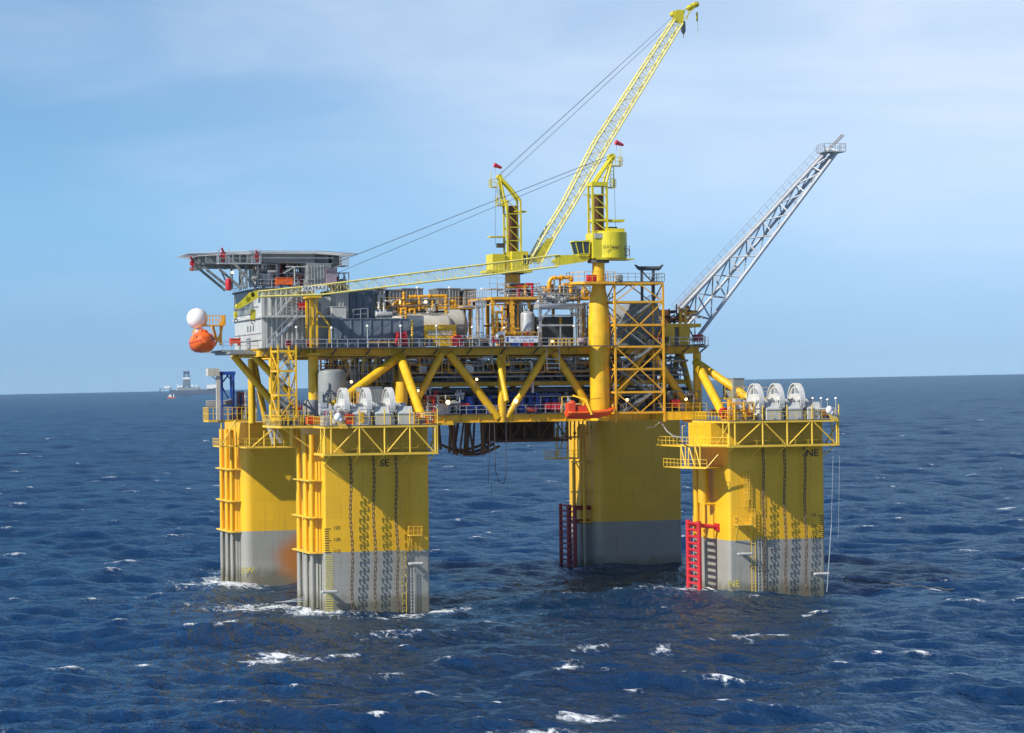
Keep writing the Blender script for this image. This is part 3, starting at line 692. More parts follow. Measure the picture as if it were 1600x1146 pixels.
m.cyl((P1.x, P1.y, zl), (P1.x + 1.5, P1.y - .5, zl + 1.8), .1, n=6)
for t in (.06, .35, .62): a = P0.lerp(P1, t); m.cyl((a.x, a.y, zw2), (a.x, a.y, zw2 + 2.6), .05, n=6); m.cyl((a.x, a.y, zw2 + 2.6), (a.x + .5, a.y, zw2 + 2.7), .05, n=6)
m.build('support_truss', 'yellow_rail', sp2)
m = MB(); b0 = A(1105, 660, x=S - 2); m.bb(S - 2.3, .3, zw2, S + .5, 9, 23.2); m.build('casing', 'yellow_paint', sp2)
# deck bridge between the upper truss and the NE platform (short girder right of the stair tower)
m = MB(); m.bb(A(1040, 650, y=9).x, 9, ZL0, A(1105, 650, y=9).x, 14, ZL1 - .05); bx = A(1040, 650, y=9).x; m.rail([(bx, 9.1, ZL1), (A(1105, 650, y=9).x, 9.1, ZL1)], sp=1.1)
m.build('deck_bay', 'yellow_paint', P)
m = MB(); m.bb(13.5, 5, ZF - .3, 19, 14, ZF - .05); m.build('deck_bay', 'yellow_paint', P)
# rear column walkways
def rear_walk(x0, x1, y0, z0, z1, lab, name='column_walkway'):
    m = MB(); m.bb(x0, y0, z0 - .18, x1, y0 + 6, z0); o = m.build(name, 'yellow_rail', P); o['label'] = lab
    m = MB(); m.rail([(x0, y0 + 6, z0), (x0, y0, z0), (x1, y0, z0)], sp=1.0, r=.035); 
    for x in (x0 + .2, (x0 + x1) / 2, x1 - .2): m.cyl((x, y0, z0), (x, y0, z1), .12, n=6)
    m.cyl((x0 + .2, y0, z0), ((x0 + x1) / 2, y0, z1), .1, n=6); m.cyl((x1, y0 + 3, z0 - .1), (x1 + 1.2, y0 + 3, z0 - 2.2), .1, n=6); m.build('railing', 'yellow_rail', o)
    return o
YR = S - 3.5
zs1, zs0 = A(350, 657, y=YR).z, A(370, 697, y=YR).z
rear_walk(A(344, 690, y=YR).x, A(392, 690, y=YR).x, YR, zs0, zs1, 'lower walkway of the rear left column')
m = MB(); xa, xb = A(326, 657, y=YR).x, A(400, 657, y=YR).x; m.bb(xa, YR, zs1 - .25, xb, YR + 4.5, zs1); swp = m.build('winch_platform', 'yellow_paint', P)
m = MB(); m.rail([(xa, YR + 4.5, zs1), (xa, YR, zs1), (xb, YR, zs1)], sp=.75, h=1.9, r=.04); m.rail([(xa + 1.5, YR + 2, zs1), (xb, YR + 2, zs1)], sp=1, h=1.6, r=.04); m.build('railing', 'yellow_rail', swp)
znw = A(880, 716, y=YR).z
rear_walk(A(868, 700, y=YR).x, A(905, 700, y=YR).x, YR, znw, A(880, 668, y=YR).z, 'shaded walkway of the rear right column')
m = MB()
for i in range(9):
    px = 872 + i * 6.5; p = A(px, 680, y=YR + 1.5); m.cyl((p.x, p.y, 20.2), (p.x, p.y, 23.4), .12, n=6); m.sph((p.x, p.y, 20.4 + (i % 3) * .8), .28, n=8, m=5)
p = A(866, 685, y=YR); m.bb(p.x, YR, p.z, p.x + 5, YR + 3, p.z + .2); m.build('valve_manifold', 'orange_yellow', P)
# dark riser porch hanging below the rear edge
m = MB(); a, b = A(775, 690, y=50), A(868, 690, y=50)
zb = a.z
for y in (50, 57):
    m.bar((a.x, y, zb), (b.x + 2, y, zb), .3, .35); m.bar((a.x, y, ZL0 - .3), (b.x + 2, y, ZL0 - .3), .3, .4)
    n = 5
    for i in range(n + 1): x = a.x + (b.x + 2 - a.x) * i / n; m.cyl((x, y, zb), (x, y, ZL0), .14, n=6)
    for i in range(n): x = a.x + (b.x + 2 - a.x) * i / n; x2 = a.x + (b.x + 2 - a.x) * (i + 1) / n; m.cyl((x, y, zb if i % 2 else ZL0), (x2, y, ZL0 if i % 2 else zb), .12, n=6)
m.bb(a.x, 50.2, zb + .1, b.x + 2, 57, zb + .2); m.bb(a.x, 57.2, zb + .2, b.x + 2, 57.4, ZL0); m.build('riser_porch', 'rust_brown', P)
m = MB(); m2 = MB(); a, b = A(690, 700, y=50), A(775, 705, y=50); rnd.seed(5)
for i in range(19):
    t = i / 18; x = a.x + (b.x - a.x) * t; zz = zb - .9 - 1.0 * math.sin(t * 3.0) - rnd.random() * .4; yy = 47 + rnd.random() * 8
    m.path([(x + rnd.uniform(-.5, .5), yy, ZL0), (x + rnd.uniform(-.7, .7), yy, zz)], .12 + rnd.random() * .16, n=6)
for i in range(3):
    pts = [(a.x + (b.x - a.x) * t, 48 + i * 3, zb - .6 - 1.3 * math.sin(t * 3.1) + .3 * i) for t in [k / 10 for k in range(11)]]; m.path(pts, .22, n=6)
m.build('riser_bundle', 'rust_brown', P)

# ------------------------------------------------------------------ helpers that place things on real depth planes
def PX(px, y, py=500): return A(px, py, y=y).x
def PZ(py, y, px=700): return A(px, py, y=y).z
def rect(px0, py0, px1, py1, y, dep, m=None):
    mx_, my_ = (px0 + px1) / 2, (py0 + py1) / 2
    m = m or MB(); x0, x1 = A(px0, my_, y=y).x, A(px1, my_, y=y).x; z1, z0 = A(mx_, py0, y=y).z, A(mx_, py1, y=y).z
    m.bb(x0, y, z0, x1, y + dep, z1); return m
def R4(px0, py0, px1, py1, y):
    mx_, my_ = (px0 + px1) / 2, (py0 + py1) / 2
    return A(px0, my_, y=y).x, A(mx_, py1, y=y).z, A(px1, my_, y=y).x, A(mx_, py0, y=y).z
def ribs(m, x0, x1, y, z0, z1, w=.22, gap=.55, d=.14):
    n = int((x1 - x0) / gap)
    for i in range(n): x = x0 + (i + .3) * (x1 - x0) / n; m.bb(x, y - d, z0, x + w, y - .003, z1)
def ribsx(m, x, y0, y1, z0, z1, w=.22, gap=.55, d=.14):
    n = int((y1 - y0) / gap)
    for i in range(n): y = y0 + (i + .3) * (y1 - y0) / n; m.bb(x - d, y, z0, x - .003, y + w, z1)
def latt(m, T0, B0, wy, nb, r=.09, rb=.05):
    # box lattice between a top polyline and a bottom polyline, wy wide across y
    def samp(pl, t):
        L = [0]; 
        for a, b in zip(pl, pl[1:]): L.append(L[-1] + (b - a).length)
        s = t * L[-1]
        for i in range(len(pl) - 1):
            if s <= L[i + 1] + 1e-6: return pl[i].lerp(pl[i + 1], (s - L[i]) / (L[i + 1] - L[i]))
        return pl[-1]
    o = [V(0, -wy / 2, 0), V(0, wy / 2, 0)]
    for k in o:
        for pl in (T0, B0):
            for a, b in zip(pl, pl[1:]): m.cyl(a + k, b + k, r, n=6)
    for i in range(nb):
        t, t2 = i / nb, (i + 1) / nb; a, b, c, d = samp(T0, t), samp(B0, t), samp(T0, t2), samp(B0, t2)
        for k in o: m.bar(a + k if i % 2 else b + k, d + k if i % 2 else c + k, rb * 1.6); m.bar(a + k, b + k, rb * 1.5)
        for p_, q_ in ((a, c), (b, d)):
            m.bar(p_ + o[i % 2], q_ + o[1 - i % 2], rb * 1.5); m.bar(p_ + o[0], p_ + o[1], rb * 1.5)
GW = dict(crane='pedestal cranes of the platform')

# ------------------------------------------------------------------ crane on the right, boom lowered to the left
YC = 11.6
cx1 = PX(936, YC, 500); base = (cx1, YC, ZL1)
C1 = thing('pedestal_crane', 'lime crane on thick yellow pedestal with its boom lowered across the accommodation', 'crane', base)
z_ = lambda py: A(936, py, y=YC).z
m = MB(); m.lathe((cx1, YC, 20.0), (0, 0, 1), [(3.65, 1.35), (z_(560) - 20, 1.38), (z_(545) - 20, 1.5), (z_(500) - 20, 1.5), (z_(470) - 20, 1.3), (z_(448) - 20, .92), (z_(410) - 20, .86)], 28); m.build('pedestal', 'yellow_paint', C1)
hx = PX(953, YC, 385); zh0, zh1 = z_(405.5), A(953, 363, y=YC).z
m = MB(); m.lathe((hx, YC, zh0), (0, 0, 1), [(0, 2.2), (.15, 2.36), (zh1 - zh0 - .1, 2.36), (zh1 - zh0, 2.2)], 26); m.bb(PX(921, YC, 385), YC - 1.6, zh0 + .1, PX(945, YC, 385), YC + 1.6, zh1 - .2)
m.bb(PX(926, YC, 385), YC - 1.9, zh0 - .12, PX(984, YC, 385), YC + 1.9, zh0 + .05); house = m.build('machinery_house', 'lime_paint', C1)
m = MB(); m.cyl((cx1, YC, zh0 - .5), (cx1, YC, zh0 - .1), 1.5, n=20); m.build('slew_ring', 'grey_dark', C1)
text('SEATRAX', 'house_lettering', 'text_dark', .60, A(955, 386.5, y=YC - 2.42), (1, 0, 0), (0, 0, 1), house)
m = MB(); x0, z0, x1, z1 = R4(948, 357, 976, 364, YC - 1.2); m.bb(x0, YC - 1.2, z0, x1, YC + 1.2, z1); x0, z0, x1, z1 = R4(927, 343, 976, 346.5, YC - .8); m.bb(x0, YC - .8, z0, x1, YC + .8, z1); m.build('roof_deck', 'lime_paint', C1)
m = MB(); q = A(954, 356, y=YC); m.cyl((q.x - .8, YC, q.z - .2), (q.x + .9, YC, q.z - .2), .32, n=10); m.build('exhaust_silencer', 'grey_dark', C1)
m = MB(); x0, z0, x1, z1 = R4(929, 365, 945, 372, YC - 1.7); m.bb(x0, YC - 1.72, z0, x1, YC - 1.6, z1); m.build('vent_grille', 'grey_light', C1)
# cab
m = MB(); a, b, c, d = A(899, 378, y=YC - 1), A(921, 376, y=YC - 1), A(921, 397, y=YC - 1), A(904, 397, y=YC - 1); m.ext([a, b, c, d], (0, 2, 0)); cab = m.build('operator_cab', 'glass', C1)
m = MB()
for p_, q_ in ((a, b), (b, c), (c, d), (d, a), (a.lerp(b, .5), d.lerp(c, .5))):
    for k in (V(0, -.04, 0), V(0, 2.04, 0)): m.bar(p_ + k, q_ + k, .12)
m.bb(a.x - .2, YC - 1.15, a.z, b.x, YC + 1.15, a.z + .14); m.bb(d.x, YC - 1.05, d.z - .3, c.x, YC + 1.05, d.z); m.build('cab_frame', 'lime_paint', cab)
# mast
m = MB(); xl, xr = PX(923, YC, 340), PX(945, YC, 340); zt_ = A(934, 291, y=YC).z
for x in (xl, xr):
    for y in (YC - .9, YC + .9): m.bar((x, y, zh0), (x, y, zt_), .28)
for k, py in enumerate((305, 325, 345, 362)):
    z = A(934, py, y=YC).z
    for y in (YC - .9, YC + .9): m.bar((xl, y, z), (xr, y, z), .16)
for y in (YC - .9, YC + .9):
    for pa, pb in ((305, 325), (325, 345), (345, 362)): m.bar((xl, y, A(934, pa, y=YC).z), (xr, y, A(934, pb, y=YC).z), .12)
m.bb(xl - .15, YC - 1.1, zt_ - .05, xr + .15, YC + 1.1, zt_ + .5)
tp = A(955, 246, y=YC)
for y in (-.8, .8):
    m.cyl((xl + .2, YC + y, zt_), tp + V(0, y * .5, 0), .19, n=8); m.cyl((xr - .1, YC + y, zt_), tp + V(.15, y * .5, 0), .15, n=8)
for t in (.3, .6): a = V(xl + .2, YC, zt_).lerp(tp, t); b = V(xr - .1, YC, zt_).lerp(tp, t); m.bar(a, b, .14)
m.build('mast', 'lime_paint', C1)
m = MB(); m.sph(tp, .42, n=12, m=8); m.cyl(tp - V(0, .5, 0), tp + V(0, .5, 0), .5, n=14); m.build('mast_head_sheave', 'lime_paint', C1)
m = MB(); m.bb(xl + .5, YC - .35, zh1, xr - .35, YC + .4, zt_ - 1.2); m.build('ladder_trunk', 'rust_brown', C1)
m = MB()
a, b = A(953, 259, y=YC), A(970, 259, y=YC); m.bb(a.x, YC - .7, a.z - .1, b.x, YC + .7, a.z); m.rail([(a.x, YC - .7, a.z), (b.x, YC - .7, a.z), (b.x, YC + .7, a.z)], sp=.5)
a2, b2 = A(946, 293, y=YC), A(960, 293, y=YC); m.bb(a2.x, YC - .7, a2.z - .1, b2.x, YC + .7, a2.z); m.rail([(a2.x, YC - .7, a2.z), (b2.x, YC - .7, a2.z), (b2.x, YC + .7, a2.z)], sp=.5)
m.cyl((b.x - .1, YC, a.z), (b.x - .1, YC, a.z + 2.5), .05); a3 = A(911, 305, y=YC); m.bar(a3, (xl, YC, a3.z), .14)
m.ladder((b2.x - .3, YC, a2.z), (b2.x - .3, YC, a.z), .4); m.build('mast_platform', 'lime_paint', C1)
def sock(parent, px0, py0, px1, py1, y):
    p_, q_ = A(px0, py0, y=y), A(px1, py1, y=y); m = MB(); m.cyl(p_, q_, .36, .22, n=10); m.cyl(q_, q_ + (q_ - p_) * .22, .21, .14, n=8); m.ring(p_, q_ - p_, .36, .05, n=10, m=4); m.build('windsock', 'sock', parent)
    m = MB(); m.cyl(p_ + V(.1, 0, -1.2), p_ + V(.1, 0, .1), .04); m.build('windsock_pole', 'galv', parent)
sock(C1, 962, 222.5, 972, 226.5, YC)
m = MB(); m.rail([A(972, 402, y=YC - 1.8), A(984, 402, y=YC - 1.8), A(984, 402, y=YC + 1.8)], sp=.7, h=1.5); m.ring(A(978, 394, y=YC - 1.8), (0, 1, 0), .5, .08, n=12, m=4); m.build('house_railing', 'grey_mid', C1)
# boom
def pl(pts, y): return [A(a, b, y=y) for a, b in pts]
m = MB(); T0 = pl([(870, 399), (500, 446), (402, 456)], YC); B0 = pl([(870, 417), (500, 461), (404, 464)], YC)
latt(m, T0, B0, 1.7, 34, .125, .035); m.build('boom', 'lime_pale', C1)
m = MB()
for y in (YC - .85, YC + .85):
    m.ext([A(868, 399, y=y), A(916, 398, y=y), A(922, 404, y=y), (A(916, 409, y=y)), A(868, 416, y=y)], (0, .12, 0))
a, b = A(868, 408, y=YC), A(916, 404, y=YC)
for t in (0, .3, .55, .8): p_ = a.lerp(b, t); m.cyl(p_ - V(0, .8, 0), p_ + V(0, .8, 0), .45 if t else .3, n=12)
m.build('boom_foot', 'lime_paint', C1)
m = MB()
for y in (YC - .7, YC + .7): m.ext([A(402, 454, y=y), A(390, 458, y=y), A(370, 477, y=y), A(368, 482, y=y), A(378, 481, y=y), A(396, 470, y=y), A(404, 465, y=y)], (0, .12, 0))
for (u, v_) in ((393, 461), (386, 468), (372, 479)): p_ = A(u, v_, y=YC); m.cyl(p_ - V(0, .7, 0), p_ + V(0, .7, 0), .35, n=12)
p_, q_ = A(365, 483, y=YC), A(404, 480, y=YC); m.build('boom_tip', 'lime_paint', C1)
m = MB(); m.bar(p_, q_, .14); m.bar(p_ + V(0, .6, 0), q_ + V(0, .6, 0), .14); m.build('tip_walkway', 'galv', C1)
for (u, v0, v1, r_) in ((395, 484, 502, .32), (368, 487, 500, .2)):
    m = MB(); p_, q_ = A(u, v0, y=YC), A(u + .6, v1, y=YC); m.bb(p_.x - r_, YC - .25, q_.z + .2, p_.x + r_, YC + .25, p_.z); m.cyl((p_.x, YC - .3, p_.z - .4), (p_.x, YC + .3, p_.z - .4), r_ * 1.15, n=12); m.cyl((p_.x, YC - .3, q_.z + .5), (p_.x, YC + .3, q_.z + .5), r_, n=12)
    hk = m.build('hook_block', 'lime_paint', C1)
    m = MB(); m.ring((q_.x, YC, q_.z - .15), (0, 1, 0), .24, .07, n=10, m=4, arc=(0, 5)); m.bar((p_.x - .1, YC, p_.z), (p_.x - .1, YC, p_.z + 1.8), .05); m.bar((p_.x + .1, YC, p_.z), (p_.x + .1, YC, p_.z + 1.8), .05); m.build('hook', 'grey_dark', hk)
m = MB(); sp_ = A(491.5, 450, y=YC - 1.0); a, b, c, d = A(472, 447.5, y=YC - 1), A(511, 446, y=YC - 1), A(511, 451.5, y=YC - 1), A(472, 455.5, y=YC - 1)
m.ext([d, c, b, a], (0, .06, 0)); brd = m.build('name_board', 'white_clean', C1)
rr_ = (b - a).normalized(); text('SEATRAX', 'board_lettering', 'text_dark', .66, sp_ + V(0, -.012, -.05), rr_, V(-rr_.z, 0, rr_.x), brd, sx=1.15)
m = MB(); t1 = A(404, 458, y=YC); 
for dy in (-.5, .5): m.cyl(tp + V(0, dy, .3), t1 + V(0, dy, 0), .024, n=4); m.cyl(tp + V(0, dy * .6, -.1), t1 + V(4, dy * .6, -.1), .018, n=4)
m.cyl(A(959, 262, y=YC), A(962, 356, y=YC), .025, n=4); m.build('pendant_rope', 'cable', C1)
# boom rest
m = MB()
for px in (487, 497):
    for y in (YC + .8, YC + 3.2): x = PX(px, YC, 500); m.bar((x, y, ZU1 - .9), (x, y, PZ(462, YC, 490)), .26)
x0, x1 = PX(482, YC, 465), PX(500, YC, 465); zr = PZ(463, YC, 490); m.bb(x0, YC - .9, zr - .25, x1, YC + 3.3, zr)
for k in (-.2, 1): m.bar((x0 + .3, YC + .8, zr - .3 - k * 2), (x1 - .3, YC + .8, zr - 2.2 - k * 2), .13)
a, b, c = A(497, 487, y=YC + 1), A(515, 509, y=YC + 1), A(515, 537, y=YC + 1); m.bar(a, b, .22); m.bar(b, c, .22); m.bar(A(497, 511, y=YC + 1), b + V(0, 0, -.2), .16)
m.bb(PX(484, YC, 540), YC - .1, ZU1 - 1.0, PX(500, YC, 540), FY, ZU1 - .7)
o = m.build('boom_rest', 'yellow_paint'); tag(o, 'tall yellow boom rest holding up the lowered crane boom', 'boom rest')

# ------------------------------------------------------------------ crane at the rear, boom raised
YD = 46.0
cx2 = PX(801, YD, 430)
C2 = thing('pedestal_crane', 'lime crane behind the process modules with its boom raised steeply into the sky', 'crane', (cx2, YD, ZU1))
zd = lambda py, px=800: A(px, py, y=YD).z
m = MB(); m.cyl((cx2, YD, ZU1), (cx2, YD, zd(428)), 1.15, n=20); m.build('pedestal', 'orange_yellow', C2)
m = MB(); m.cyl((cx2, YD, zd(429)), (cx2, YD, zd(425)), 1.7, n=20); m.build('slew_ring', 'grey_dark', C2)
m = MB()
for (a, b, c, d, y, dp) in ((770, 397, 789, 424, YD - 1.8, 3.6), (800, 393, 826, 424, YD - 2, 4), (786, 400, 802, 424, YD - 1.4, 3), (762, 422, 832, 426, YD - 2.1, 4.2)): rect(a, b, c, d, y, dp, m)
m.build('machinery_house', 'lime_paint', C2)
m = MB(); rect(817, 399, 830, 413, YD - 2.04, 1.5, m); cab = m.build('operator_cab', 'glass', C2)
m = MB()
for px in (817, 823.5, 830): x = PX(px, YD - 2.1, 406); m.bar((x, YD - 2.1, zd(414)), (x, YD - 2.1, zd(398)), .12)
m.build('cab_frame', 'lime_paint', cab)
m = MB(); xl, xr = PX(790, YD, 350), PX(811, YD, 350)
for x in (xl, xr):
    for y in (YD - .9, YD + .9): m.bar((x, y, zd(424)), (x, y, zd(314)), .26)
for pa, pb in ((314, 335), (335, 356), (356, 377), (377, 397)):
    for y in (YD - .9, YD + .9): m.bar((xl, y, zd(pa)), (xr, y, zd(pb)), .12); m.bar((xl, y, zd(pb)), (xr, y, zd(pb)), .14)
tp2 = A(780, 277, y=YD)
for y in (-.8, .8): m.cyl((xl, YD + y, zd(330)), tp2 + V(0, y * .5, 0), .17, n=8); m.cyl((xr, YD + y, zd(314)), A(796, 295, y=YD) + V(0, y * .8, 0), .22, n=8); m.cyl(A(796, 295, y=YD) + V(0, y * .8, 0), tp2 + V(0, y * .5, 0), .22, n=8)
m.build('mast', 'lime_paint', C2)
m = MB(); m.cyl(tp2 - V(0, .5, 0), tp2 + V(0, .5, 0), .4, n=12); m.build('mast_head_sheave', 'lime_paint', C2)
m = MB(); m.bb(xl + .5, YD - .4, zd(395), xr - .5, YD + .5, zd(322)); m.build('ladder_trunk', 'rust_brown', C2)
m = MB()
for (u, v_, w_) in ((766, 292, 776), (776, 321, 790)):
    a, b = A(u, v_, y=YD), A(w_, v_, y=YD); m.bb(a.x, YD - .7, a.z - .12, b.x, YD + .7, a.z); m.rail([(b.x, YD - .7, a.z), (a.x, YD - .7, a.z), (a.x, YD + .7, a.z)], sp=.5); m.build('mast_platform', 'lime_paint', C2); m = MB()
for (u, w_, v_) in ((801, 821, 332), (764, 790, 371.5)): a, b = A(u, v_, y=YD), A(w_, v_, y=YD); m.bb(a.x, YD - .8, a.z, b.x, YD + .8, a.z + .2); m.build('side_arm', 'lime_paint', C2); m = MB()
m.cyl(A(767, 292, y=YD), A(767, 267, y=YD), .05); m.ladder(A(780, 321, y=YD), A(778, 285, y=YD), .4); m.build('mast_platform', 'lime_paint', C2)
sock(C2, 772.5, 258, 782, 262, YD)
m = MB(); p_, q_ = A(776, 384, y=YD), A(788, 384, y=YD); m.cyl(p_, q_, .35, n=10); m.build('exhaust_silencer', 'grey_dark', C2)
m = MB(); Tq = pl([(826, 408), (848, 368), (877, 322), (929, 222), (1052, 32)], YD); Bq = pl([(843, 412), (866, 370), (893, 325), (951, 224), (1064, 38)], YD)
latt(m, Tq, Bq, 1.9, 44, .14, .04); m.build('boom', 'lime_pale', C2)
m = MB()
for y in (YD - .95, YD + .8): m.ext([A(826, 412, y=y), A(846, 408, y=y), A(866, 374, y=y), A(856, 372, y=y), A(836, 396, y=y)], (0, .14, 0))
m.build('boom_foot', 'lime_paint', C2)
m = MB()
for y in (YD - .8, YD + .7):
    m.ext([A(1049, 34, y=y), A(1058, 15, y=y), A(1070, 16, y=y), A(1067, 38, y=y)], (0, .12, 0))
    m.bar(A(1066, 18, y=y), A(1090, 5, y=y), .2); m.bar(A(1066, 34, y=y), A(1088, 8, y=y), .12); m.bar(A(1078, 12, y=y), A(1073, 32, y=y), .1)
for u, v_ in ((1062, 22), (1053, 22), (1086, 8), (1079, 12)): p_ = A(u, v_, y=YD); m.cyl(p_ - V(0, .7, 0), p_ + V(0, .7, 0), .45, n=12)
m.build('boom_tip', 'lime_paint', C2)
m = MB(); p_, q_ = A(1067, 34, y=YD), A(1068, 54, y=YD); m.cyl(p_, p_.lerp(q_, .75), .38, n=10); m.cyl(p_.lerp(q_, .75), q_, .38, .1, n=10); m.cyl(q_, A(1068, 60, y=YD), .06); m.build('hook_block', 'grey_mid', C2)
m = MB(); m.cyl(A(1089, 18, y=YD), A(1091, 56, y=YD), .03, n=4); m.cyl(A(1089, 20, y=YD), A(1089, 33, y=YD), .17, n=8); m.build('whip_line', 'lime_paint', C2)
m = MB()
for dy in (-.5, .5): m.cyl(tp2 + V(0, dy, .3), A(1050, 28, y=YD + dy), .026, n=4); m.cyl(tp2 + V(.8, dy, -.2), A(1052, 34, y=YD + dy), .02, n=4)
m.cyl(A(774, 292, y=YD), A(774, 384, y=YD), .025, n=4); m.build('pendant_rope', 'cable', C2)

# ------------------------------------------------------------------ flare / vent boom on the right
YB = 18.0
FB = thing('vent_boom', 'long grey lattice vent boom leaning out to the right over the sea', 'boom', tuple(A(1075, 530, y=YB)))
def bp(t, which):       # three chords: upper pair, lower one
    a, b = {'u': ((1062, 486), (1296, 233)), 'l': ((1086, 532), (1309, 236))}[which]
    return a[0] + (b[0] - a[0]) * t, a[1] + (b[1] - a[1]) * t
m = MB(); nb = 9
def tri(t):
    w = 2.4 * (1 - t) + .7 * t; u = A(*bp(t, 'u'), y=YB + w / 2 + .6); l1 = A(*bp(t, 'l'), y=YB - .2); l2 = l1 + V(-1.0 * (1 - t), w * 1.9, .5 * (1 - t)); u2 = u + V(0, 0, 0)
    return u, l1, l2
for k in range(3):
    ps = [tri(t)[k] for t in (0, 1)]; m.cyl(ps[0], ps[1], (.30, .26, .22)[k], n=10)
m.build('chord', 'galv', FB)
m = MB()
for i in range(nb + 1):
    u, a, b = tri(i / nb); m.cyl(a, b, .1, n=6); m.cyl(u, a, .12, n=6); m.cyl(u, b, .1, n=6)
    if i < nb:
        U, A1, B1 = tri((i + 1) / nb); m.cyl(u, A1, .12, n=6); m.cyl(b, U, .10, n=6); m.cyl(a, B1, .09, n=6)
m.build('lattice', 'galv', FB)
m = MB()
for k, (dx, dz, r_) in enumerate(((-.45, .38, .16), (-.15, .62, .10))):
    m.cyl(tri(0)[0] + V(dx, .3, dz), A(1318 - k * 3, 211 - k * 1, y=YB + 1), r_, n=8)
m.build('vent_pipe', 'galv', FB)
m = MB(); u0, u1 = tri(0)[0], tri(1)[0]; n = 26
for i in range(n + 1): p_ = u0.lerp(u1, i / n) + V(-.4, .2, .1); m.bar(p_, p_ + V(-.75, 0, .75), .05)
m.bar(u0 + V(-1.15, .2, .85), u1 + V(-1.15, .2, .85), .06); m.bar(u0 + V(-.8, .2, .5), u1 + V(-.8, .2, .5), .05); m.bar(u0 + V(-.35, .2, .12), u1 + V(-.35, .2, .12), .5, .07); m.build('catwalk', 'galv', FB)
m = MB(); a, b = A(1284, 237, y=YB), A(1317, 237, y=YB); m.bb(a.x, YB - 1, a.z - .12, b.x, YB + 2, a.z); m.rail([(a.x, YB + 2, a.z), (a.x, YB - 1, a.z), (b.x, YB - 1, a.z), (b.x, YB + 2, a.z)], sp=.8); m.build('tip_platform', 'galv', FB)
# its foot platform
m = MB(); a, b = A(1030, 537, y=FY), A(1101, 537, y=FY); m.bb(57.9, FY - .2, a.z - .6, b.x, FY + 6, a.z - .1); m.rail([(58, FY - .2, a.z - .1), (b.x, FY - .2, a.z - .1), (b.x, FY + 5, a.z - .1)], sp=1); o = m.build('boom_landing', 'grey_dark'); tag(o, 'dark cantilevered landing under the foot of the vent boom', 'landing')
m = rect(1088, 523, 1099, 534, FY + .3, 1.4); o = m.build('equipment_box', 'red_paint'); tag(o, 'red box at the foot of the vent boom', 'box')

# ------------------------------------------------------------------ right-hand module and stair tower
def frame(m, x0, y0, z0, x1, y1, z1, r=.2, lv=(), br=True, rb=.14):
    for x in (x0, x1):
        for y in (y0, y1): m.bar((x, y, z0), (x, y, z1), r * 1.6)
    zs = [z0] + list(lv) + [z1]
    for z in zs:
        for y in (y0, y1): m.bar((x0, y, z), (x1, y, z), r * 1.3)
        for x in (x0, x1): m.bar((x, y0, z), (x, y1, z), r * 1.3)
YS = 9.0
x0, x1 = PX(961.5, YS, 550), PX(1037, YS, 550)
lv = [PZ(py, YS, 1000) for py in (660, 645, 613, 577, 542, 508, 472, 443)]
T1 = thing('stair_tower', 'tall yellow open stair tower with crossed braces right of the thick crane pedestal', 'stair tower', (x0, YS, lv[0]))
m = MB(); dY = 4.3; YS2 = YS + dY
for x in (x0, x1):
    for y in (YS, YS2): m.bar((x, y, lv[0]), (x, y, lv[-1]), .25)
for z in lv[1:]:
    for y in (YS, YS2): m.bar((x0, y, z), (x1, y, z), .18, .28)
    for x in (x0, x1): m.bar((x, YS, z), (x, YS2, z), .18, .28)
m.build('tower_frame', 'orange_yellow', T1)
m = MB()
for i in range(1, 7):
    a, b = lv[i], lv[i + 1]; xm = (x0 + x1) / 2
    for y in (YS, YS2):
        if i % 2 == 0: m.bar((x0, y, a), (xm, y, b), .14); m.bar((x1, y, a), (xm, y, b), .14)
        else: m.bar((x0, y, b), (xm, y, a), .14); m.bar((x1, y, b), (xm, y, a), .14)
    for x in (x0, x1): m.bar((x, YS if i % 2 else YS2, a), (x, YS2 if i % 2 else YS, b), .14)
m.build('cross_brace', 'orange_yellow', T1)
for i in range(1, 6):
    m = MB(); a, b = lv[i], lv[i + 1]; L_ = x0 + 1.3; R_ = x1 - 1.3
    if i % 2: m.stairs((L_, YS + .8, a), (R_, YS + .8, b), 1.0, (0, 1, 0))
    else: m.stairs((R_, YS + 2.3, a), (L_, YS + 2.3, b), 1.0, (0, 1, 0))
    m.build('stair_flight', 'grey_mid', T1)
for i in range(1, 7):
    m = MB(); m.bb(x0 + .2, YS + .3, lv[i] + .02, x0 + 1.3, YS2 - .2, lv[i] + .08); m.bb(x1 - 1.3, YS + .3, lv[i] + .02, x1 - .2, YS2 - .2, lv[i] + .08); m.rail([(x0 + .2, YS + .3, lv[i] + .08), (x0 + .2, YS2 - .2, lv[i] + .08)], sp=1.2); m.rail([(x1 - .2, YS + .3, lv[i] + .08), (x1 - .2, YS2 - .2, lv[i] + .08)], sp=1.2)
    m.build('landing', 'grey_mid', T1)
m = MB(); m.bb(x0 - .2, YS - .1, lv[7] + .2, x1 + .2, YS2, lv[7] + .28); m.rail([(x0 - .2, YS2, lv[7] + .28), (x0 - .2, YS - .1, lv[7] + .28), (x1 + .2, YS - .1, lv[7] + .28), (x1 + .2, YS2, lv[7] + .28)], sp=1.1); m.build('top_platform', 'grey_mid', T1)
m = MB(); o_ = YS - 1
for px in (1003, 1021): q = A(px, 440, y=YS + 2); m.bar((q.x, YS + 2, lv[6]), (q.x, YS + 2, PZ(419, YS + 2, 1010)), .32)
a, b = A(992, 418, y=YS + 2), A(1036, 418, y=YS + 2); m.cyl(a + V(.6, 0, -.15), b + V(-.6, 0, -.15), .3, n=8); m.cyl(a + V(.6, 0, -.15), a + V(0, 0, .35), .28, .1, n=8); m.cyl(b + V(-.6, 0, -.15), b + V(0, 0, .35), .28, .1, n=8)
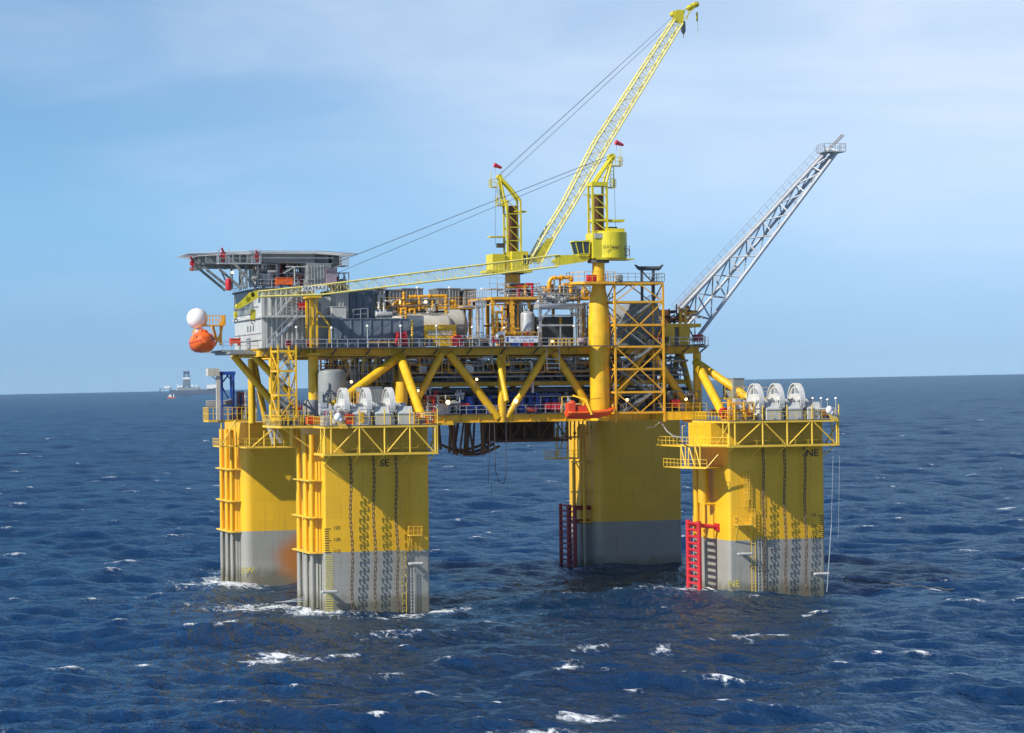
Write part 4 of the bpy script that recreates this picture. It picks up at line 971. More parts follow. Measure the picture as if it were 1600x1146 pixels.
m.bar(A(1003, 424, y=YS + 2), A(1018, 440, y=YS + 2), .16); m.bar(A(1021, 424, y=YS + 2), A(1018, 440, y=YS + 2), .16)
o = m.build('lifting_gantry', 'grey_dark'); tag(o, 'dark T-shaped lifting gantry on top of the right stair tower', 'gantry')
# crane access platform
m = MB(); a, b = A(899, 440, y=9), A(960, 440, y=9); m.prism([(a.x, 10), (a.x + 1.2, 8.6), (b.x, 8.6), (b.x, 15), (a.x, 15)], a.z - .35, a.z - .02); m.rail([(a.x, 13, a.z), (a.x, 10, a.z), (a.x + 1.2, 8.6, a.z), (b.x, 8.6, a.z)], sp=1.2, h=1.3)
m.bar((a.x + 1, 9.5, a.z - .3), (cx1 - 1, 11, a.z - 2), .12); pf = m.build('access_platform', 'orange_yellow'); tag(pf, 'orange yellow railed ring platform around the thick crane pedestal', 'platform')
for (u, c_l, w_, lb) in ((924, 'red_paint', 1.3, 'dark red drum on the ring platform around the crane pedestal'), (968, 'grey_mid', .7, 'grey cabinet on the ring platform beside the stair tower top')):
    q = A(u, 440, y=10); m = MB(); m.bb(q.x - w_ / 2, 9.6, q.z, q.x + w_ / 2, 10.4, q.z + .9); m.cyl((q.x, 9.4, q.z + .5), (q.x, 10.6, q.z + .5), .35, n=10); o = m.build('equipment_box', c_l); tag(o, lb, 'box')
# right module: two yellow columns, dark grey tank house and pipe rack above
m = MB(); a, b = A(1040, 520, y=FY), A(1080, 520, y=FY); zt1, zb1 = PZ(506, FY, 1060), PZ(541, FY, 1060)
m.bb(a.x, FY, zt1 - .5, b.x + 1.5, FY + 14, zt1)
for px in (1046, 1070): x = PX(px, FY, 520); m.bb(x - .8, FY + .05, ZU1, x + .8, FY + 1.6, zt1 - .5)
for x in (a.x + .3, b.x): m.bb(x - .4, FY + 10, ZU1, x + .4, FY + 10.8, zt1 - .5)
FM = m.build('pipe_module', 'yellow_paint'); tag(FM, 'yellow two-level module frame behind the foot of the vent boom', 'frame')
m = MB(); rnd.seed(21)
for i in range(26):
    u, v_ = rnd.uniform(1040, 1075), rnd.uniform(484, 503); y = rnd.uniform(FY + .5, FY + 6); p_ = A(u, v_, y=y); d = rnd.choice([V(1.6, 0, 0), V(0, 0, 1.4), V(0, 1.5, 0), V(.9, 0, .5)])
    m.cyl(p_, p_ + d, rnd.choice((.1, .16, .24)), n=7)
    if i % 3 == 0: m.sph(p_, .3, n=7, m=5)
m.bb(a.x, FY + 7, zt1, b.x - .5, FY + 8, zt1 + 2.2); o = m.build('pipe_rack', 'rust_brown'); tag(o, 'tangle of brown pipes on top of the right-hand module', 'pipe rack')
m = MB(); rnd.seed(4)
for i in range(14):
    u, v_ = rnd.uniform(1061, 1078), rnd.uniform(487, 505); p_ = A(u, v_, y=FY - .2 + rnd.random()); m.cyl(p_, p_ + rnd.choice([V(1, 0, 0), V(0, 0, 1.1), V(0, 0, -.9)]), rnd.choice((.1, .15)), n=7)
m.path([A(1063, 503, y=FY - .4), A(1063, 490, y=FY - .4), A(1071, 487, y=FY - .4), A(1071, 505, y=FY - .4)], .17); o = m.build('valve_cluster', 'orange_yellow'); tag(o, 'orange yellow valve cluster beside the vent boom foot', 'valves')
m = MB(); p_, q_ = A(1053, 516, y=FY + .6), A(1066, 541, y=FY + .6); m.bb(p_.x, FY + .7, q_.z, q_.x, FY + 5, p_.z + .3); ribs(m, p_.x, q_.x, FY + .7, q_.z, p_.z + .2); o = m.build('equipment_cabinet', 'grey_mid'); tag(o, 'grey cabinet between the two yellow columns of the right-hand module', 'cabinet')
# dark duct house seen through the tower
m = MB(); x0_, z0_, x1_, z1_ = R4(968, 487, 1036, 540, 15); xm = (x0_ + x1_) / 2; m.ext([V(x0_, 15, z0_), V(x1_, 15, z0_), V(x1_, 15, z1_ - 1.5), V(xm + 2.5, 15, z1_ + 1.1), V(xm - 1.2, 15, z1_ + 1.1), V(x0_ + .6, 15, z0_ + 2.5)], (0, 8, 0)); ribs(m, x0_ + 1.6, x1_, 15, z0_, z1_ - 1.6, .2, .7); o = m.build('duct_house', 'grey_mid'); tag(o, 'grey ribbed duct house seen through the right stair tower', 'duct house')

# ------------------------------------------------------------------ left stair tower
YT = 4.0
x0, x1 = PX(435, YT, 600), PX(463, YT, 600); lv2 = [PZ(py, YT, 445) for py in (655, 618, 580, 549)]
T2 = thing('stair_tower', 'slim yellow braced stair tower between the two left columns', 'stair tower', (x0, YT, lv2[0])); dY = 4.6
m = MB()
for x in (x0, x1):
    for y in (YT, YT + dY): m.bar((x, y, lv2[0]), (x, y, lv2[3] + .8), .2)
for z in lv2:
    for y in (YT, YT + dY): m.bar((x0, y, z), (x1, y, z), .18, .26)
    for x in (x0, x1): m.bar((x, YT, z), (x, YT + dY, z), .18, .26)
for i in range(3):
    for x in (x0, x1): m.bar((x, YT if i % 2 else YT + dY, lv2[i + 1]), (x, YT + dY if i % 2 else YT, lv2[i]), .15); m.bar((x, YT + dY / 2, lv2[i]), (x, YT, lv2[i + 1]), .08)
    for y in (YT, YT + dY): m.bar((x0 if i != 1 else x1, y, lv2[i]), (x1 if i != 1 else x0, y, lv2[i + 1]), .13)
m.build('tower_frame', 'yellow_paint', T2)
for i in range(3):
    m = MB(); m.stairs((x0 + .3 if i % 2 else x1 - .3, YT + 1 + (i % 2) * 1.3, lv2[i]), (x1 - .3 if i % 2 else x0 + .3, YT + 1 + (i % 2) * 1.3, lv2[i + 1]), .9, (0, 1, 0)); m.build('stair_flight', 'grey_mid', T2)

# ------------------------------------------------------------------ living quarters
YQ = 16.0
xq0, xq1 = PX(410, YQ, 500), PX(492, YQ, 500); zq = PZ(452, YQ, 430); zm = PZ(495, YQ, 430)
Q = thing('living_quarters', 'light grey ribbed accommodation block under the helideck', 'building', (xq0, YQ, ZU1))
m = MB(); m.bb(xq0, YQ, ZU1, xq1, 36, zm - .15); m.bb(xq0 + .05, YQ + .05, zm + .15, xq1, 35.9, zq); m.bb(xq0 - .3, YQ - 1.2, zm - .15, xq1 + 2, 36.2, zm + .15)
ribs(m, xq0 + .2, xq1, YQ, ZU1, zm - .15, .2, .66, .34); ribs(m, xq0 + .8, xq1, YQ + .05, zm + .15, zq, .2, .66, .34)
m.bb(xq0 - .12, YQ - .1, ZU1, xq0 + .3, YQ + .2, zq - .1)
m.build('wall', 'grey_light', Q)
m = MB(); yb = YQ + 8; m.bb(xq0 - .1, yb, zm + .6, xq0 + .04, 35.8, zq + .1); m.build('dark_wall_panel', 'grey_mid', Q)
m = MB(); m.bb(xq0 - .35, YQ - .3, zq, xq1 + .3, 36.2, zq + .22); m.build('roof', 'grey_dark', Q)
for i in range(3): m = MB(); m.bb(xq0 - .05, YQ + 6 + i * 2, ZU1 + 2.5, xq0 - .004, YQ + 6.5 + i * 2, ZU1 + 3.3); m.build('window', 'glass', Q)
m = MB()
m.bb(xq0 - .06, YQ + 16, ZU1 + .1, xq0 - .004, YQ + 17, ZU1 + 2.2); m.build('door', 'grey_mid', Q)
m = MB(); m.bar((xq0 - .04, YQ, ZU1 + 1.2), (xq0 - .04, 36, ZU1 + 1.2), .08); m.bar((xq0 - .04, YQ, ZU1 + 2.1), (xq0 - .04, 36, ZU1 + 2.1), .05); m.build('wall_trim', 'grey_dark', Q)
m = MB(); a = PX(487, YQ - 1, 480); m.stairs((PX(418, YQ - 2, 540), YQ - 2.2, ZU1 + .05), (PX(466, YQ - 2, 490), YQ - 2.2, zm), 1, (0, 1, 0)); m.build('outside_stair', 'galv', Q)
m = MB(); m.stairs((PX(435, YQ - 2, 493), YQ - 1.1, zm + .1), (PX(470, YQ - 2, 455), YQ - 1.1, zq + .1), .9, (0, 1, 0)); m.build('outside_stair', 'galv', Q)
m = MB(); m.rail([(xq0, YQ - 1.1, zm + .15), (xq1 + 2, YQ - 1.1, zm + .15)], sp=1.3); m.rail([(xq0 - .2, 36, zq + .22), (xq0 - .2, YQ - .2, zq + .22), (xq1, YQ - .2, zq + .22)], sp=1.5); m.build('railing', 'galv', Q)
x2, x3 = PX(492, YQ, 480), PX(521, YQ, 480)
m = MB(); m.bb(x2 + .01, YQ + 1.5, ZU1, x3, 30, PZ(463, YQ, 505)); m.build('annex', 'grey_light', Q)
m = MB(); m.bb(PX(500, YQ, 480), YQ + 1.44, ZU1 + 4.2, PX(505, YQ, 480), YQ + 1.497, ZU1 + 6.2); m.build('door', 'grey_mid', Q)
# stairwell house and ribbed air units right of it
def cabinet(px0, py0, px1, py1, y, dep, mt, lab, cat='cabinet', name='equipment_cabinet', rib=False, top=None, grp=None):
    m = rect(px0, py0, px1, py1, y, dep)
    if rib: a = R4(px0, py0, px1, py1, y); ribs(m, a[0], a[2], y, a[1] + .1, a[3] - .1, .14, rib, .2); ribsx(m, a[0], y, y + dep, a[1] + .1, a[3] - .1, .12, rib, .08)
    a = R4(px0, py0, px1, py1, y); m.bb(a[0] - .06, y - .06, a[3], a[2] + .06, y + dep + .06, a[3] + .1)
    for x in (a[0] + .15, a[2] - .15): m.bb(x - .1, y + .1, a[1] - .25, x + .1, y + dep - .1, a[1])
    o = m.build(name, mt); tag(o, lab, cat, grp); return o
cabinet(516, 455, 545, 498, YQ + 2, 6, 'grey_light', 'light grey ribbed switch house right of the accommodation stairs', 'cabinet', rib=.5)
cabinet(519, 480, 541, 500, YQ - .5, 2.2, 'grey_light', 'plain pale grey cabinet on top of the blue-grey wall', 'cabinet')
cabinet(543, 455, 586, 499, YQ + 3, 6, 'grey_blue', 'blue-grey ribbed machinery enclosure above the blue-grey wall', 'enclosure', rib=.8)
# blue-grey screen wall
m = MB(); a = R4(517, 499, 640, 541, YQ - .6); m.bb(a[0], YQ - .6, ZU1 + .02, a[2], YQ - .3, a[3])
b = R4(640, 495, 662, 541, YQ - .6); m.bb(a[2], YQ - .75, ZU1 + .02, b[2], YQ - .3, b[3])
for i in range(9): x = a[0] + (a[2] - a[0]) * i / 8; m.bb(x, YQ - .72, ZU1 + .02, x + .1, YQ - .6, a[3])
m.bb(a[0] - .05, YQ - .7, a[3], a[2], YQ - .2, a[3] + .12)
o = m.build('wind_screen', 'grey_blue'); tag(o, 'long weathered blue-grey screen wall along the front edge of the upper deck', 'wall')
m = MB(); m.rail([A(552, 501, y=YQ), A(575, 499, y=YQ)], sp=.9, h=1.5); o = m.build('guard_rail', 'galv'); tag(o, 'short pale guard rail on top of the blue-grey wall', 'railing')

# ------------------------------------------------------------------ helideck
YH = 27.0
xh0, xh1 = PX(301, YH, 400), PX(531, YH, 400); hc = (xh0 + xh1) / 2; HR = (xh1 - xh0) / 2; zhd = A(440, 394.5, y=YH - HR).z
H = thing('helideck', 'flat grey octagonal helideck on raking struts above the accommodation', 'helideck', (hc, YH, zhd))
k8 = math.tan(math.pi / 8)
def octo(r, dx=0): return [(hc + dx + r * a, YH + r * b) for a, b in ((-k8, -1), (k8, -1), (1, -k8), (1, k8), (k8, 1), (-k8, 1), (-1, k8), (-1, -k8))]
m = MB(); m.prism(octo(HR), zhd - .22, zhd); m.build('landing_deck', 'grey_light', H)
m = MB()
for i in range(9): y = YH - HR + .6 + i * (2 * HR - 1.2) / 8; w = min(HR, HR * (1 + k8) - abs(y - YH)) - .3; m.bar((hc - w, y, zhd - .65), (hc + w, y, zhd - .85), .25, 1.3)
for x in (-.75, -.4, 0, .4, .75): w = min(HR, HR * (1 + k8) - abs(x * HR)) - .4; m.bar((hc + x * HR, YH - w, zhd - .7), (hc + x * HR, YH + w, zhd - .85), .25, 1.1)
m.build('deck_beams', 'grey_mid', H)
m = MB(); o8 = octo(HR); o9 = octo(HR + 1.4)
for i in range(8):
    a, b = V(*o8[i], zhd - .15), V(*o8[(i + 1) % 8], zhd - .15); c, d = V(*o9[i], zhd + .12), V(*o9[(i + 1) % 8], zhd + .12); m.bar(c, d, .07); m.bar(a.lerp(c, .5), b.lerp(d, .5), .04); n = 30
    for j in range(n + 1): m.bar(a.lerp(b, j / n), c.lerp(d, j / n), .06)
m.build('safety_net_frame', 'galv', H)
m = MB(); zr = zq + .25
for (pa, pb, ya) in (((312, 421), (352, 462), 27), ((322, 421), (362, 464), 24), ((343, 421), (378, 452), 22)):
    m.bar(A(*pa, y=ya), V(A(*pb, y=ya).x, ya, zr), .34); m.build('support_strut', 'grey_mid', H); m = MB()
m.bar(A(366, 412, y=18), V(A(400, 450, y=18).x, 18, zr), .34); m.build('support_strut', 'grey_mid', H); m = MB()
for px, y in ((362, 22), (375, 26), (385, 20), (398, 20), (520, 20), (525, 34), (440, 34), (470, 20)): x = PX(px, y, 430); m.bar((x, y, zr), (x, y, zhd - .6), .3); m.build('support_strut', 'grey_mid', H); m = MB()
a, b = A(312, 418, y=26), A(372, 418, y=26); m.bar(a, b, .45); m.build('edge_beam', 'grey_mid', H); m = MB(); m.bar(A(296, 421, y=28), A(316, 420, y=28), .5); m.build('edge_beam', 'grey_mid', H); m = MB()
m.bar(A(340, 412, y=24), A(360, 455, y=24), .18); m.bar(A(372, 415, y=20), A(382, 452, y=20), .25); m.bar(A(385, 415, y=20), A(375, 452, y=20), .2)
m.build('edge_beam', 'grey_mid', H)
m = MB(); y = YH - HR - .8; x0, x1 = PX(341, y, 405), PX(407, y, 405); zp = PZ(411, y, 370); m.bb(x0, y - .4, zp - .15, x1, y + 1.2, zp); m.rail([(x0, y + 1, zp), (x0, y - .4, zp), (x1, y - .4, zp)], sp=.9, h=1.15); m.rail([(x1, y - .3, PZ(404, y, 450)), (PX(520, y, 405), y - .3, PZ(404, y, 450))], sp=3, h=.05)
for px in (341, 357, 393, 405): x = PX(px, y, 400); m.bar((x, y - .3, zp), (x, y - .3, zp + 1.8), .13)
m.build('access_walkway', 'galv', H)
m = MB(); x0, x1 = PX(531, y, 405), PX(545, y, 405); za, zb_ = PZ(397, y, 540), PZ(415, y, 540); m.bb(x0, y, zb_ - .1, x1, y + 3, zb_)
for i in range(7): m.bar((x0 + (x1 - x0) * i / 6, y, zb_), (x0 + (x1 - x0) * i / 6, y, za), .08)
for i in range(5): z = zb_ + (za - zb_) * i / 4; m.bar((x0, y, z), (x1, y, z), .07)
m.build('end_cage', 'galv', H)
for (a, b, c, d, lb) in ((345.5, 394, 353, 403, 'red fire monitor on the left part of the helideck walkway'), (399, 397, 406, 405, 'red fire monitor on the right part of the helideck walkway'), (297.5, 408, 304, 415, 'red fire monitor at the far left tip of the helideck')):
    yy = YH - HR - 1.0 if a > 300 else 26; m = rect(a, b, c, d, yy, .5); q = A((a + c) / 2, b, y=yy); m.cyl(q, q + V(-.3, -.3, .5), .14, n=8); m.cyl(q + V(0, .2, -1.4), q + V(0, .2, 0), .12, n=8); o = m.build('fire_monitor', 'red_paint'); tag(o, lb, 'fire monitor')
# things under the helideck
cabinet(406, 418, 430, 443, 21, 8, 'grey_light', 'pale grey deck house under the middle of the helideck', 'deck house', rib=.9)
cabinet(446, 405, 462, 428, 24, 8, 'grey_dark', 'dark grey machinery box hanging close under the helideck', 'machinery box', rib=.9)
cabinet(432, 435, 457.5, 445, 15.6, 1.6, 'orange_paint', 'orange-red life raft box on the accommodation roof', 'box', name='raft_box')
cabinet(479, 413, 518, 447, 17, 5, 'grey_light', 'pale ribbed container under the right end of the helideck', 'container', name='ribbed_container', rib=.42)
cabinet(510, 420, 526, 446, 16.3, .6, 'purple_grey', 'faded red panel beside the pale ribbed container', 'panel')
cabinet(420, 455, 421.5, 460, 15.4, .3, 'white_paint', 'tiny white box on the accommodation roof edge', 'box')
m = MB(); m.tank(A(357, 438, y=22) + V(0, 0, 0), A(357, 452, y=22), .42); o = m.build('gas_bottle', 'red_paint'); tag(o, 'red bottle standing on the roof behind the raking helideck struts', 'bottle')
m = MB(); q = A(460, 417, y=15.5); m.bar((q.x, 15.5, PZ(445, 15.5, 460)), q, .12); m.bar(q + V(-1.2, 0, 0), q + V(1.6, 0, 0), .12); m.bar((q.x - 1.5, 15.5, q.z - .9), (q.x, 15.5, q.z), .1); o = m.build('mast_frame', 'white_paint'); tag(o, 'white T-shaped mast frame under the helideck', 'frame')

# ------------------------------------------------------------------ radome, lifeboat
YL = 24.0
q = A(308, 498, y=YL); RD = thing('radome', 'white spherical radome left of the accommodation', 'radome', tuple(q + V(0, 0, -1.5)))
m = MB(); m.sph(q, 1.44, n=28, m=18); m.build('dome', 'white_clean', RD)
m = MB(); m.cyl(q + V(.2, 0, -1.9), q + V(.1, 0, -1.25), .6, n=14); m.build('pedestal', 'grey_light', RD)
m = MB(); a, b = A(313, 508, y=YL - 1), A(352, 508, y=YL - 1); m.bb(a.x, YL - 1, a.z - .15, b.x, YL + 2, a.z); m.rail([(a.x, YL + 2, a.z), (a.x, YL - 1, a.z), (b.x, YL - 1, a.z), (b.x, YL + 2, a.z)], sp=.45, h=1.3, r=.045)
m.bar(A(333, 510, y=YL), A(340, 535, y=YL), .25); m.bar(A(347, 510, y=YL), A(343, 535, y=YL), .25); m.bar(A(313, 509, y=YL), A(300, 520, y=YL), .2); m.bar(A(345, 503, y=YL), A(345, 540, y=YL), .3)
m.bar(A(345, 520, y=YL), A(336, 541, y=YL), .2)
o = m.build('davit_platform', 'orange_yellow'); tag(o, 'orange yellow railed davit platform between radome and accommodation', 'platform')
m = MB(); a, b = A(296, 543, y=YL), A(398, 549, y=YL); m.bb(PX(338, YL, 545), YL - 5, ZU1 - .35, XL + 1, YL + 8, ZU1 - .1); m.rail([(PX(338, YL, 545), YL - 5, ZU1 - .1), (xq0, YL - 5, ZU1 - .1)], sp=1.2); m.bb(PX(352, 20, 545), YQ + .5, ZU1 - .7, XL + .2, YQ + 12, ZU1 - .36)
o = m.build('boat_deck', 'grey_mid'); tag(o, 'grey cantilevered boat deck left of the accommodation', 'deck')
cabinet(361, 530, 376, 537, YL - 4.6, 1.2, 'red_orange', 'bright red raft container on the boat deck', 'raft container', name='raft_container')
# lifeboat: end-on enclosed hull hanging at the left end
q = A(316, 536, y=YL - 1); LBt = thing('lifeboat', 'orange enclosed lifeboat hanging at the left end of the platform', 'lifeboat', tuple(q + V(0, 0, -1.5)))
def loft(m, sec, n):   # sec: list of rings
    base_ = len(m.v); vs = [p for s_ in sec for p in s_]; fs = []
    for i in range(len(sec) - 1):
        for k in range(n): fs.append((i * n + k, i * n + (k + 1) % n, (i + 1) * n + (k + 1) % n, (i + 1) * n + k))
    fs += [tuple(range(n - 1, -1, -1)), tuple((len(sec) - 1) * n + k for k in range(n))]; m.add(vs, fs)
sec = []; Ld = V(math.cos(R(84)), math.sin(R(84)), 0); Sd = V(-Ld.y, Ld.x, 0)
for t, w_, h_, dz in ((-4.2, .5, .5, .35), (-3.6, 1.25, 1.05, .12), (-2.4, 1.62, 1.42, 0), (0, 1.72, 1.5, 0), (2.2, 1.66, 1.45, 0), (3.4, 1.2, 1.1, .1), (4.1, .45, .55, .3)):
    ring_ = []
    for k in range(16):
        a = 2 * math.pi * k / 16; cx_, sz_ = math.cos(a), math.sin(a)
        ring_.append(q + Ld * t + Sd * (w_ * (abs(cx_) ** .75) * (1 if cx_ > 0 else -1)) + V(0, 0, h_ * (abs(sz_) ** .85) * (1 if sz_ > 0 else -1) * (1.0 if sz_ > 0 else .92) + dz))
    sec.append(ring_)
m = MB(); loft(m, sec, 16); m.build('hull', 'orange_paint', LBt)
m = MB(); o_ = q + Ld * -1.5 + V(0, 0, 1.4); m.sph(o_, .75, n=12, m=8, sc=(1, 1, .6)); m.build('conning_dome', 'orange_paint', LBt)
m = MB()
for i in range(len(sec) - 1):
    for k in (0, 8): m.bar(sec[i][k], sec[i + 1][k], .14)
m.build('fender_strip', 'red_orange', LBt)
m = MB(); 
for k in (5, 6, 7, 2): m.bb(sec[1][k].x - .16, sec[1][k].y - .12, sec[1][k].z - .3, sec[1][k].x + .16, sec[1][k].y + .1, sec[1][k].z)
m.build('window', 'glass', LBt)
m = MB()
for dx in (-1.4, .9): p_ = q + V(dx, -2.5, 0); m.path([A(331 if dx > 0 else 313, 509, y=YL - 3), p_ + V(0, 0, 1.9), p_ + V(-.5 if dx < 0 else .5, -.2, .2)], .07, n=6)
m.build('fall_wire', 'orange_yellow', LBt)

# rescue boat on the lower deck edge
YR2 = 8.8
q = A(922, 642, y=YR2); RB = thing('rescue_boat', 'open red-orange rescue boat slung at the lower deck edge by the crane pedestal', 'rescue boat', tuple(q + V(0, 0, -.6)))
Lx = (PX(958, YR2, 640) - PX(884, YR2, 640)) / 2; sec = []
for t, w_, d_, up in ((-1, .75, .75, .05), (-.9, .95, .9, 0), (-.4, 1.05, 1.0, -.02), (.3, 1.02, .95, .02), (.75, .7, .7, .16), (1, .12, .25, .5)):
    ring_ = []
    for k in range(12):
        a = 2 * math.pi * k / 12; ring_.append(V(q.x + t * Lx, q.y + w_ * math.cos(a), q.z - .35 + up + (d_ * .75 * math.sin(a) if math.sin(a) < 0 else .35 * math.sin(a))))
    sec.append(ring_)
m = MB(); loft(m, sec, 12); m.build('hull', 'red_orange', RB)
m = MB(); x = q.x - Lx * .82; m.bb(x - .5, q.y - .7, q.z - .2, x + .45, q.y + .7, q.z + 1.1); m.sph((x + .2, q.y, q.z + .9), .55, n=10, m=6); m.bb(x + .9, q.y - .55, q.z - .2, x + 2.2, q.y + .55, q.z + .7); m.build('console', 'red_orange', RB)
m = MB()
for sgn in (-1, 1): m.path([sec[i][0 if sgn > 0 else 6] + V(0, 0, .1) for i in range(6)], .16, n=8)
m.build('rubbing_tube', 'orange_paint', RB)
DV = MB(); a, b = A(916, 625, y=YR2 - .6), A(925, 648, y=YR2 - 1.2); DV.bar(a, b, .3); DV.bar(a, A(895, 618, y=YR2 + 1), .2); DV.bar(a, A(903, 650, y=YR2 + 1.4), .2); DV.bar(a + V(0, 0, 0), A(940, 622, y=YR2 + 1), .1)
o = DV.build('boat_davit', 'yellow_paint'); tag(o, 'yellow davit arm holding the open rescue boat', 'davit')

# ------------------------------------------------------------------ mooring winches on the front platforms
def winch(xw, zc, zf, lab):
    # xw: wheel plane; yc: wheel centre
    yc = YF + 3.1; r = 2.35
    T = thing('mooring_winch', lab, 'winch', (xw, yc, zf), 'mooring chain winches on the front column platforms')
    m = MB(); m.ring((xw, yc, zc), (1, 0, 0), r - .2, .2, n=36, m=6); n = 36
    # wide rim
    for k in range(n):
        a, b = 2 * math.pi * k / n, 2 * math.pi * (k + 1) / n
        if math.sin(a) < -.35 or math.sin(b) < -.35: continue
        p = [V(0, yc + rr * math.cos(t), zc + rr * math.sin(t)) for t in (a, b) for rr in (r, r - .16)]
        m.add([(xw + s * .36, q.y, q.z) for s in (-1, 1) for q in p], [(0, 2, 6, 4), (1, 5, 7, 3), (0, 1, 3, 2), (4, 6, 7, 5), (0, 4, 5, 1), (2, 3, 7, 6)])
    for k in range(5):
        a = 2 * math.pi * (k + .3) / 5; d = V(0, math.cos(a), math.sin(a)); m.bar(V(xw, yc, zc) + d * .4, V(xw, yc, zc) + d * (r - .2), .22, .55)
    m.ring((xw, yc, zc), (1, 0, 0), 1.85, .17, n=30, m=6); m.cyl((xw - .3, yc, zc), (xw + .3, yc, zc), .95, n=20); m.build('chain_wheel', 'white_paint', T)
    m = MB(); x0 = xw + .75; m.bb(x0, YF + .8, zf, x0 + 2.05, YF + 4.2, zf + 1.35); m.bb(x0 - .06, YF + .72, zf + 1.35, x0 + 2.11, YF + 4.3, zf + 1.5)
    m.ext([V(x0, YF + .9, zf + 1.5), V(x0, YF + 4.2, zf + 1.5), V(x0, YF + 3.8, zf + 2.35), V(x0, YF + 1.4, zf + 2.35)], (1.9, 0, 0)); m.build('housing', 'grey_light', T)
    m = MB(); m.cyl((xw - 1.1, yc, zf + 2.45), (xw + 2.3, yc, zf + 2.45), .34, n=14); m.cyl((xw + .9, yc, zf + 2.45), (xw + 1.1, yc, zf + 2.45), .48, n=14); m.build('drive_shaft', 'white_paint', T)
    m = MB(); m.ext([V(xw - .12, YF + .9, zf + 2.1), V(xw - .12, YF + 2.0, zf + 2.2), V(xw - .12, YF + 2.1, zf + .3), V(xw - .12, YF + 1.5, zf + .3)], (.3, 0, 0)); m.bb(xw - .35, YF + 1.2, zf, xw + .35, YF + 4.4, zf + .9); m.build('bearing_frame', 'white_paint', T)
    return T
ZFN = A(1230, 656, y=YF).z
wx = [PX(p_, -1.4, 625) for p_ in (536, 571, 607)]
zc = A(572, 634, y=-1.4).z
for x, lb in zip(wx, ('left', 'middle', 'right')): winch(x, zc, ZF, 'white winch wheel, %s one of the three on the SE column platform' % lb)
wxn = [PX(p_, -1.4, 625) for p_ in (1180, 1212, 1244)]; zcn = A(1212, 626, y=-1.4).z
for x, lb in zip(wxn, ('left', 'middle', 'right')): winch(x, zcn, ZFN, 'white winch wheel, %s one of the three on the NE column platform' % lb)
for xx, zz, lb in ((wx[0] - 2.3, ZF, 'grey winch motor at the left end of the SE winch row'), (wxn[0] - 2.3, ZFN, 'grey winch motor at the left end of the NE winch row')):
    m = MB(); m.cyl((xx - .9, -1.6, zz + 1.9), (xx + 1.3, -1.6, zz + 1.9), .62, n=14); m.bb(xx - .6, -2.6, zz, xx + 1, -.6, zz + 1.3); m.cyl((xx + .2, -1.6, zz + 1.9), (xx + .6, -1.6, zz + 1.9), .85, n=14); m.bb(xx - .9, -2.2, zz + 2.3, xx, -1, zz + 2.9); o = m.build('winch_motor', 'galv'); tag(o, lb, 'motor')

# ------------------------------------------------------------------ mooring chains
def chain(px, yy, z0, lab, y1=-.5):
    x = PX(px, yy, 800); m = MB(); pitch = .58; n = int((z0 + 3) / pitch)
    for i in range(n):
        z = z0 - (i + .5) * pitch; t = i / n; y = yy + (y1 - yy) * t; xx = x + .10 * math.sin(i * .37) + .25 * t
        ax = V(1, .25, 0).normalized() if i % 2 else V(-.25, 1, 0).normalized(); ln, wd, r = .42, .18, .058; pts = []
        for k in range(10):
            a = 2 * math.pi * k / 10; pts.append(V(xx, y, z) + ax * (wd * math.cos(a)) + V(0, 0, math.sin(a) * wd + (ln - wd if math.sin(a) > .01 else -(ln - wd) if math.sin(a) < -.01 else 0)))
        for k in range(10): m.cyl(pts[k], pts[(k + 1) % 10], r, n=5)
    o = m.build('mooring_chain', 'chain_steel', loc=(x, yy, -3)); tag(o, lab, 'chain', 'mooring chains hanging down the hull columns')
for px, lb in ((548, 'left'), (584, 'middle'), (619, 'right')): chain(px, -.8, 19.7, 'rusty stud-link chain, %s of the three in front of the SE column' % lb)
for px, lb in ((1193, 'left'), (1226, 'middle'), (1258, 'right')): chain(px, -.8, 19.8, 'rusty stud-link chain, %s of the three in front of the NE column' % lb)

# ------------------------------------------------------------------ boat landings: red fender ladders
def boat_landing(xp, pa, pb, pt, pbm, rungs, lab, col_x, mt='red_paint'):
    a, b = A(pb, pt, x=xp), A(pa, pt, x=xp); y0, y1 = min(a.y, b.y), max(a.y, b.y); z1 = a.z; z0 = -2.5
    T = thing('boat_landing', lab, 'boat landing', (xp, (y0 + y1) / 2, -2.5), 'red boat landing frames beside the right-hand columns')
    for y in (y0, y1): m = MB(); m.cyl((xp, y, z0), (xp, y, z1 + .3), .33, n=12); m.build('upright', mt, T)
    n = rungs
    for i in range(n):
        z = .2 + (z1 - .3) * i / (n - 1); m = MB(); m.cyl((xp, y0, z), (xp, y1, z + .0), .2, n=8); m.build('rung', mt, T)
    m = MB(); m.cyl((xp, y0 + .3, z1 - .3), (col_x - .003, y0 + .3, z1 - .6), .3, n=10); m.bb(col_x - .3, y0 - .4, z1 - 1.1, col_x - .004, y0 + 1, z1 - .1); m.build('support_arm', mt, T); m = MB(); m.cyl((xp, y1 - .3, z1 - .3), (col_x - .003, y1 - .3, z1 - .6), .26, n=10); m.build('support_arm', mt, T)
boat_landing(S - 2.9, 1075, 1092, 818, 920, 11, 'bright red ladder-like boat landing beside the NE column', S)
boat_landing(S - 2.7 + 0, 0, 0, 0, 0, 0, '', S) if False else None
